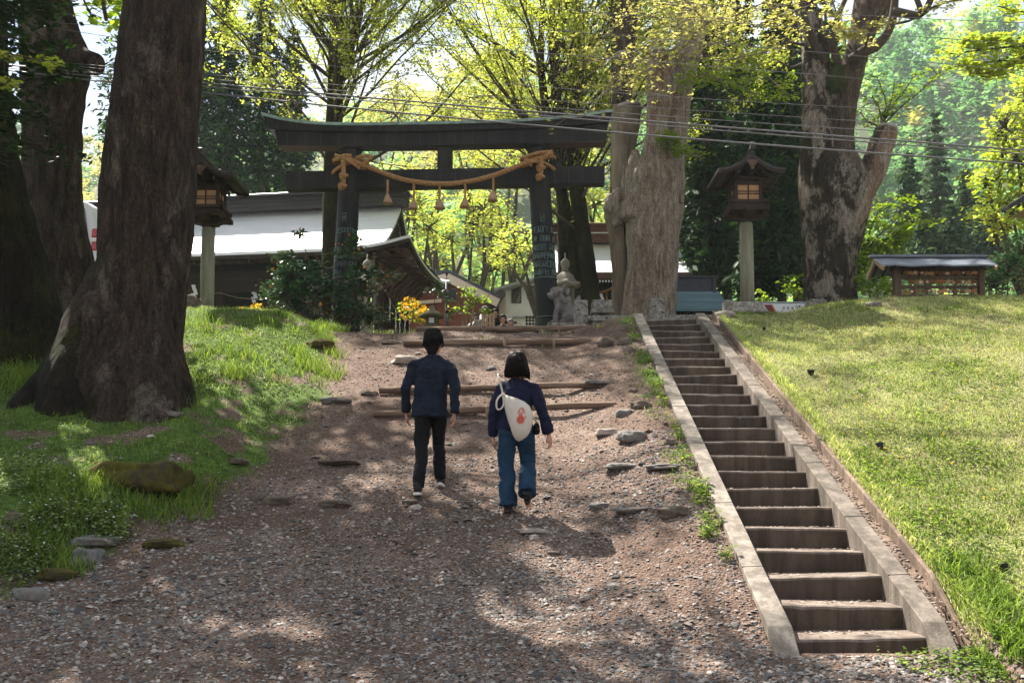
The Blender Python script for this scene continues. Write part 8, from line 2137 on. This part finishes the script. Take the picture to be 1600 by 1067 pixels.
def sneaker(t, W_, s, J, S_, pitchup=0.0):
    a = Vector(J['an' + S_]); f = Vector(J['ft' + S_]); dv = (f - Vector((a.x, a.y, f.z)));  yaw = math.atan2(-dv.x, dv.y); pt = J.get('pit' + S_, 0)
    T_ = Matrix.Translation(W_((a.x, a.y, a.z - .065))) @ Matrix.Rotation(yaw, 4, 'Z') @ Matrix.Rotation(-pt, 4, 'X')
    m = MB(T_)
    ellip(m, (0, 0, .025), (.040 * s, .058 * s, .055 * s)); ellip(m, (0, .09 * s, .008), (.045 * s, .10 * s, .040 * s)); m.tube([(0, -.005, .02), (0, 0, .09 * s)], [.045 * s, .047 * s], 12)
    o = remesh(m, 'shoe', M_SHOE, .007, t, None, 1)
    m = MB(T_); n = 20; out = [(.045 * s * math.cos(2 * PI * k / n) * (1 if math.sin(2 * PI * k / n) > 0 else .92), .055 * s + .128 * s * math.sin(2 * PI * k / n)) for k in range(n)]
    lo = [m.P((x, y, -.032 * s)) for x, y in out]; hi = [m.P((x * 1.03, y * 1.01, -.004 * s)) for x, y in out]
    m.face(lo[::-1]); m.face(hi)
    for k in range(n): m.face((lo[k], lo[(k + 1) % n], hi[(k + 1) % n], hi[k]))
    m.build('sole', J.get('solem', M_SOLE), o)
MJ['pitL'] = 0.0; MJ['pitR'] = 0.3
man = build_person((mp.x, mp.y, mp.z + .005), sM, MJ, 'person in navy jacket, black trousers and white-soled sneakers walking uphill', dict(skin=M_SKIN, jacket=M_NAVY1, trousers=M_BLACKC, hair=M_HAIR1), short_hair, std_jacket(.80, 1.06, 1.02, .03), man_trousers, sneaker, curl=.55)
# woman
wp = hit(806, 799, 8, 13)
sW = 1.0; k_ = 155.0
def wj(px, py, y=0.0): return ((px - 806) / k_, y, (800 - py) / k_)
WJ = dict(head=(wj(806, 577)[0], .02, 1.455), yaw=.35, neck0=(.005, 0, 1.285), neck1=(.005, 0, 1.36), chest=(.005, 0, 1.10), belly=(-.01, .0, .93), pelvis=(-.01, 0, .83),
    shL=(-.150, 0, 1.245), elL=(-.225, -.03, .98), wrL=(-.225, .06, .75), shR=(.160, 0, 1.245), elR=(.255, -.07, 1.02), wrR=(.325, -.06, .765),
    hipL=(-.092, 0, .82), knL=(-.090, .03, .43), anL=(-.078, -.03, .085), ftL=(-.075, .10, .03), hipR=(.085, 0, .82), knR=(.120, .09, .47), anR=(.112, -.12, .20), ftR=(.12, -.03, .05),
    palmL=(1, .1, 0), palmR=(-.9, .5, 0))
def jeans(m, W_, s, J):
    ellip(m, W_(Vector(J['pelvis']) + Vector((0, -.005, -.01))), (.160 * s, .115 * s, .12 * s))
    for S_ in ('L', 'R'):
        h, k, a = Vector(J['hip' + S_]), Vector(J['kn' + S_]), Vector(J['an' + S_])
        e = a + ((k - a).normalized() * -.035)
        m.tube([W_(h + Vector((0, 0, .05))), W_(h.lerp(k, .4)), W_(k), W_(k.lerp(e, .5)), W_(e)], [.094 * s, .090 * s, .080 * s, .084 * s, .090 * s], 18)
        ellip(m, W_(k), (.081 * s,) * 3); ellip(m, W_(h), (.095 * s, .11 * s, .11 * s))
def strands(person, W_, J, mat, n, bob):
    h = [o for o in bpy.data.objects if o.parent == person and o.name.startswith('hair')][0]
    r = random.Random(n); m = MB(); R = Matrix.Rotation(J.get('yaw', 0), 3, 'Z'); c = Vector(J['head'])
    for k in range(n):
        a = r.uniform(0, 2 * PI); back = math.sin(a) < .1
        if not back and bob: a = -a
        if bob: pr_ = [(.035, .150), (.085, .122), (.112, .055), (.126, -.01), (.136 + r.uniform(-.006, .010), -.07), (.137 + r.uniform(-.012, .010), -.118 - r.uniform(0, .028))]
        else: pr_ = [(.03, .160), (.075, .140), (.104, .085), (.108 + r.uniform(0, .012), .035 - r.uniform(0, .03)), (.108 + r.uniform(0, .016), .0 - r.uniform(0, .05))]
        pts = []
        for i, (q, z) in enumerate(pr_):
            aa = a + r.uniform(-.05, .05) + (0 if bob else .25 * i)
            pts.append(W_(c + R @ Vector((q * math.cos(aa) * .93, -.022 + q * .95 * math.sin(aa), z))))
        m.tube(pts, [.0028, .004, .0045, .004, .003, .001][:len(pts)], 4)
    m.build('hair_strands', mat, h)
def bob_hair(m, W_, s, J):
    R = Matrix.Rotation(J.get('yaw', 0), 3, 'Z'); c = Vector(J['head'])
    def e(o, r): ellip(m, W_(c + R @ Vector(o)), [x * s * 1.05 for x in r], 16, 12, R)
    e((0, -.018, .030), (.098, .110, .105)); n = 26; rings = []
    for z, a, b in ((.132, .030, .034), (.115, .066, .074), (.09, .088, .098), (.06, .102, .112), (.0, .116, .118), (-.05, .127, .114), (-.095, .132, .104), (-.125, .122, .094)):
        rings.append([m.P(W_(c + R @ Vector((a * math.cos(2 * PI * k / n), -.028 + b * math.sin(2 * PI * k / n) * (1 if math.sin(2 * PI * k / n) < 0 else .45), z + .008 * math.sin(5 * 2 * PI * k / n))))) for k in range(n)])
    for i in range(len(rings) - 1):
        for k in range(n): m.face((rings[i + 1][k], rings[i + 1][(k + 1) % n], rings[i][(k + 1) % n], rings[i][k]))
    m.face(rings[0]); m.face(rings[-1][::-1])
WJ['pitL'] = .05; WJ['pitR'] = -.85; WJ['solem'] = m_simple('dark rubber sole', (.045, .035, .03), (.03, .024, .02), 20, .8, .3)
woman = build_person((wp.x, wp.y, wp.z + .005), sW, WJ, 'person with bob hair in navy jacket and wide blue jeans walking uphill', dict(skin=M_SKIN, jacket=M_NAVY2, trousers=M_DENIM, hair=M_HAIR2), bob_hair, std_jacket(.80, .98, 1.05, .045), jeans, sneaker, curl=.6)
strands(man, lambda p: Vector(man.location) + Vector(p), MJ, M_HAIR1, 90, False)
strands(woman, lambda p: Vector(woman.location) + Vector(p), WJ, M_HAIR2, 130, True)
# drawstring bag slung across her back
bgt = thing('drawstring_bag', 'cream canvas drawstring bag with red print slung across her back', 'bag', (wp.x, wp.y - .17, wp.z + .9))
WB = lambda px, py, y: Vector((wp.x, wp.y, wp.z)) + Vector(wj(px, py, y))
outl = [(786.5, 621), (797, 624), (808, 627), (819, 632), (827, 639), (831, 648), (832.5, 658), (831, 668), (827.5, 679), (823, 686), (816, 691), (810.5, 694), (805.5, 691), (801, 683), (797.5, 672), (794, 662), (790.5, 650), (788, 638)]
m = MB(); cxp = sum(p[0] for p in outl) / len(outl); cyp = sum(p[1] for p in outl) / len(outl)
levels = [(1.0, 0), (.97, -.018), (.88, -.040), (.72, -.058), (.5, -.070), (.25, -.076)]
def bagpt(p, f, dy, s_=1):
    x = cxp + (p[0] - cxp) * f; y = cyp + (p[1] - cyp) * f
    fold = .010 * math.sin(9 * math.atan2(y - 621, x - 786.5)) * min(1, 12 / (3 + math.hypot(y - 621, x - 786.5))) * (1 - f ** 4) + .016 * mnoise.noise(Vector((x * .12, y * .05, 3)))
    return WB(x, y, -.150 + dy * s_ + fold)
fr = [[m.P(bagpt(p, f, dy)) for p in outl] for f, dy in levels]; n = len(outl)
m.smooth = True
for i in range(len(fr) - 1):
    for k in range(n): m.face((fr[i][k], fr[i][(k + 1) % n], fr[i + 1][(k + 1) % n], fr[i + 1][k]))
ctr = m.P(WB(cxp, cyp, -.150 - .078))
for k in range(n): m.face((fr[-1][k], fr[-1][(k + 1) % n], ctr))
bk = [[m.P(bagpt(p, f, dy, -.35)) for p in outl] for f, dy in levels[1:4]]
prev = fr[0]
for r_ in bk:
    for k in range(n): m.face((prev[(k + 1) % n], prev[k], r_[k], r_[(k + 1) % n]))
    prev = r_
m.smooth = False; m.face(prev[::-1])
bag_ = m.build('bag_body', M_CANVAS, bgt)
m = MB(); m.tube(resample([WB(786.5, 622, -.16), WB(783.5, 610, -.165), WB(780.5, 600, -.155), WB(778.6, 592, -.12), WB(779.5, 588, -.06), WB(784, 590, 0.03)], .02), .0085, 8); m.tube(resample([WB(831, 655, -.15), WB(836, 660, -.10), WB(839, 664, -.02)], .02), .007, 8); m.build('shoulder_cord', M_CANVAS, bgt)
m = MB(); m.tube(resample([WB(786, 622, -.17), WB(781, 625, -.18), WB(777, 632, -.18), WB(776.5, 641, -.17), WB(779, 645, -.17), WB(784, 643, -.17), WB(787.5, 636, -.17), WB(787, 628, -.17), WB(785.5, 622, -.17)], .012), .009, 8); ellip(m, WB(786.5, 622, -.17), (.02, .018, .022)); m.build('cord_loop', M_CANVAS, bgt)
m = MB()
def onbag(x, y):
    # height of the bag skin by radial position
    best = 1.0; dx, dy_ = x - cxp, y - cyp; a = math.atan2(dy_, dx); rmax = min(abs(math.hypot(p[0] - cxp, p[1] - cyp)) for p in outl if abs((math.atan2(p[1] - cyp, p[0] - cxp) - a + PI) % (2 * PI) - PI) < .5)
    f = min(1, math.hypot(dx, dy_) / rmax); dd = np.interp(f, [0, .25, .5, .72, .88, .97, 1], [-.078, -.076, -.070, -.058, -.040, -.018, 0])
    return WB(x, y, -.155 + dd - .004)
def stroke(pts, r):
    P_ = [onbag(*p) for p in pts]
    for a, b in zip(P_[:-1], P_[1:]): m.bar(a, b, r, .004, (0, -1, 0))
cx0, cy0 = 813.0, 661
for R_c, th in ((5.0, .008), (2.0, .008)):
    stroke([(cx0 + R_c * math.cos(a), cy0 + R_c * 1.1 * math.sin(a)) for a in [2 * PI * k / 14 for k in range(15)]], th)
for a in [PI * k / 4 + .3 for k in range(8)]: stroke([(cx0 + 1.8 * math.cos(a), cy0 + 2 * math.sin(a)), (cx0 + 5 * math.cos(a + .35), cy0 + 5.5 * math.sin(a + .35))], .007)
stroke([(811, 655), (810, 650), (812, 645), (816, 643), (818, 646), (816, 650), (813, 652), (816, 656)], .007); stroke([(815, 646), (819, 648), (820, 652)], .005); stroke([(820, 655), (822, 658)], .004); stroke([(819, 660), (820.5, 656)], .004)
m.build('red_print', M_REDP, bag_)
# small dark pouch at her right hip
m = MB(); ellip(m, WB(838, 671, -.02), (.035, .05, .055)); ellip(m, WB(838, 676, -.02), (.038, .052, .04))
pch = remesh(m, 'hip_pouch', M_BLACKC, .008, None, tuple(WB(838, 671, -.02)), 2); tag(pch, 'small black pouch at the right hip of the person in jeans', 'pouch')

# visitors far behind the crest
def far_person(px, py_head, d, label, jacket, trous, J2, hairm=M_HAIR1, sc=1.0):
    h = at(px, py_head, d); J = {k: (tuple(v) if not isinstance(v, (int, float)) else v) for k, v in MJ.items() if k != 'solem'}
    J.update(hipR=(.085, 0, .88), head=(.03, .01, 1.60), neck0=(.015, -.01, 1.425), neck1=(.025, 0, 1.5), anL=(-.09, 0, .08), ftL=(-.10, .14, .03), anR=(.09, 0, .08), ftR=(.10, .14, .03), knL=(-.09, .02, .48), knR=(.09, .02, .48), pitL=0, pitR=0, yaw=PI)
    for kk in ('ftL', 'ftR'): J[kk] = (J[kk][0], -.14, .03)
    J.update(J2)
    return build_person((h.x - .03 * sc, d, h.z - 1.60 * sc), sc, J, label, dict(skin=M_SKIN, jacket=jacket, trousers=trous, hair=hairm), short_hair, std_jacket(.84, 1.0, 1.0, .02), man_trousers, sneaker, voxel=.016, group='visitors beyond the crest')
M_GREYH = m_simple('grey cropped hair', (0.20, 0.19, 0.18), (0.12, 0.11, 0.10), 30, .7, .4); M_SHIRT = m_cloth('white shirt', (.75, .75, .77), (.66, .66, .68)); M_TEALC = m_cloth('blue-green cloth', (.03, .12, .16), (.02, .08, .11))
fp = far_person(758, 485.5, 27, 'distant person in dark suit with white scarf, facing the camera', M_BLACKC, M_TEALC, {}, M_GREYH)
m = MB()
for sx_ in (-1, 1): m.tube([fp.location + Vector((sx_ * .09, -.02, 1.47)), fp.location + Vector((sx_ * .075, -.15, 1.33)), fp.location + Vector((sx_ * .06, -.165, .98))], [.04, .045, .05], 8)
remesh(m, 'scarf', M_SHIRT, .016, fp, None, 1)
far_person(774, 489.5, 27.5, 'distant person in black stretching an arm to the right', M_BLACKC, M_BLACKC, dict(shR=(.18, 0, 1.37), elR=(.42, -.05, 1.33), wrR=(.66, -.08, 1.31), palmR=(0, 0, -1)), sc=.97)
far_person(786, 499, 25, 'distant black-haired person whose head and shoulders clear the crest', M_BLACKC, M_BLACKC, {}, sc=.92)
far_person(798, 505, 26, 'distant small person with reddish face lowest behind the crest', m_cloth('dark red cloth', (.16, .03, .02)), M_BLACKC, {}, M_GREYH, sc=.88)
far_person(743, 496, 28, 'distant black-haired person half hidden by a fence post', M_SHIRT, M_BLACKC, {}, sc=.9)
# ------------------------------------------------------------------ air
HZ = 0.00045
mh = bpy.data.materials.new('haze'); mh.use_nodes = True
nt = mh.node_tree; nt.nodes.clear(); ho = nt.nodes.new('ShaderNodeOutputMaterial'); pv = nt.nodes.new('ShaderNodeVolumePrincipled')
pv.inputs['Density'].default_value = HZ; pv.inputs['Color'].default_value = (0.82, 0.93, 0.93, 1); pv.inputs['Anisotropy'].default_value = 0.3
nt.links.new(pv.outputs[0], ho.inputs['Volume'])
m = MB(); m.box(-900, 900, -80, 950, -8, 190); o = m.build('haze', mh); tag(o, kind='stuff')
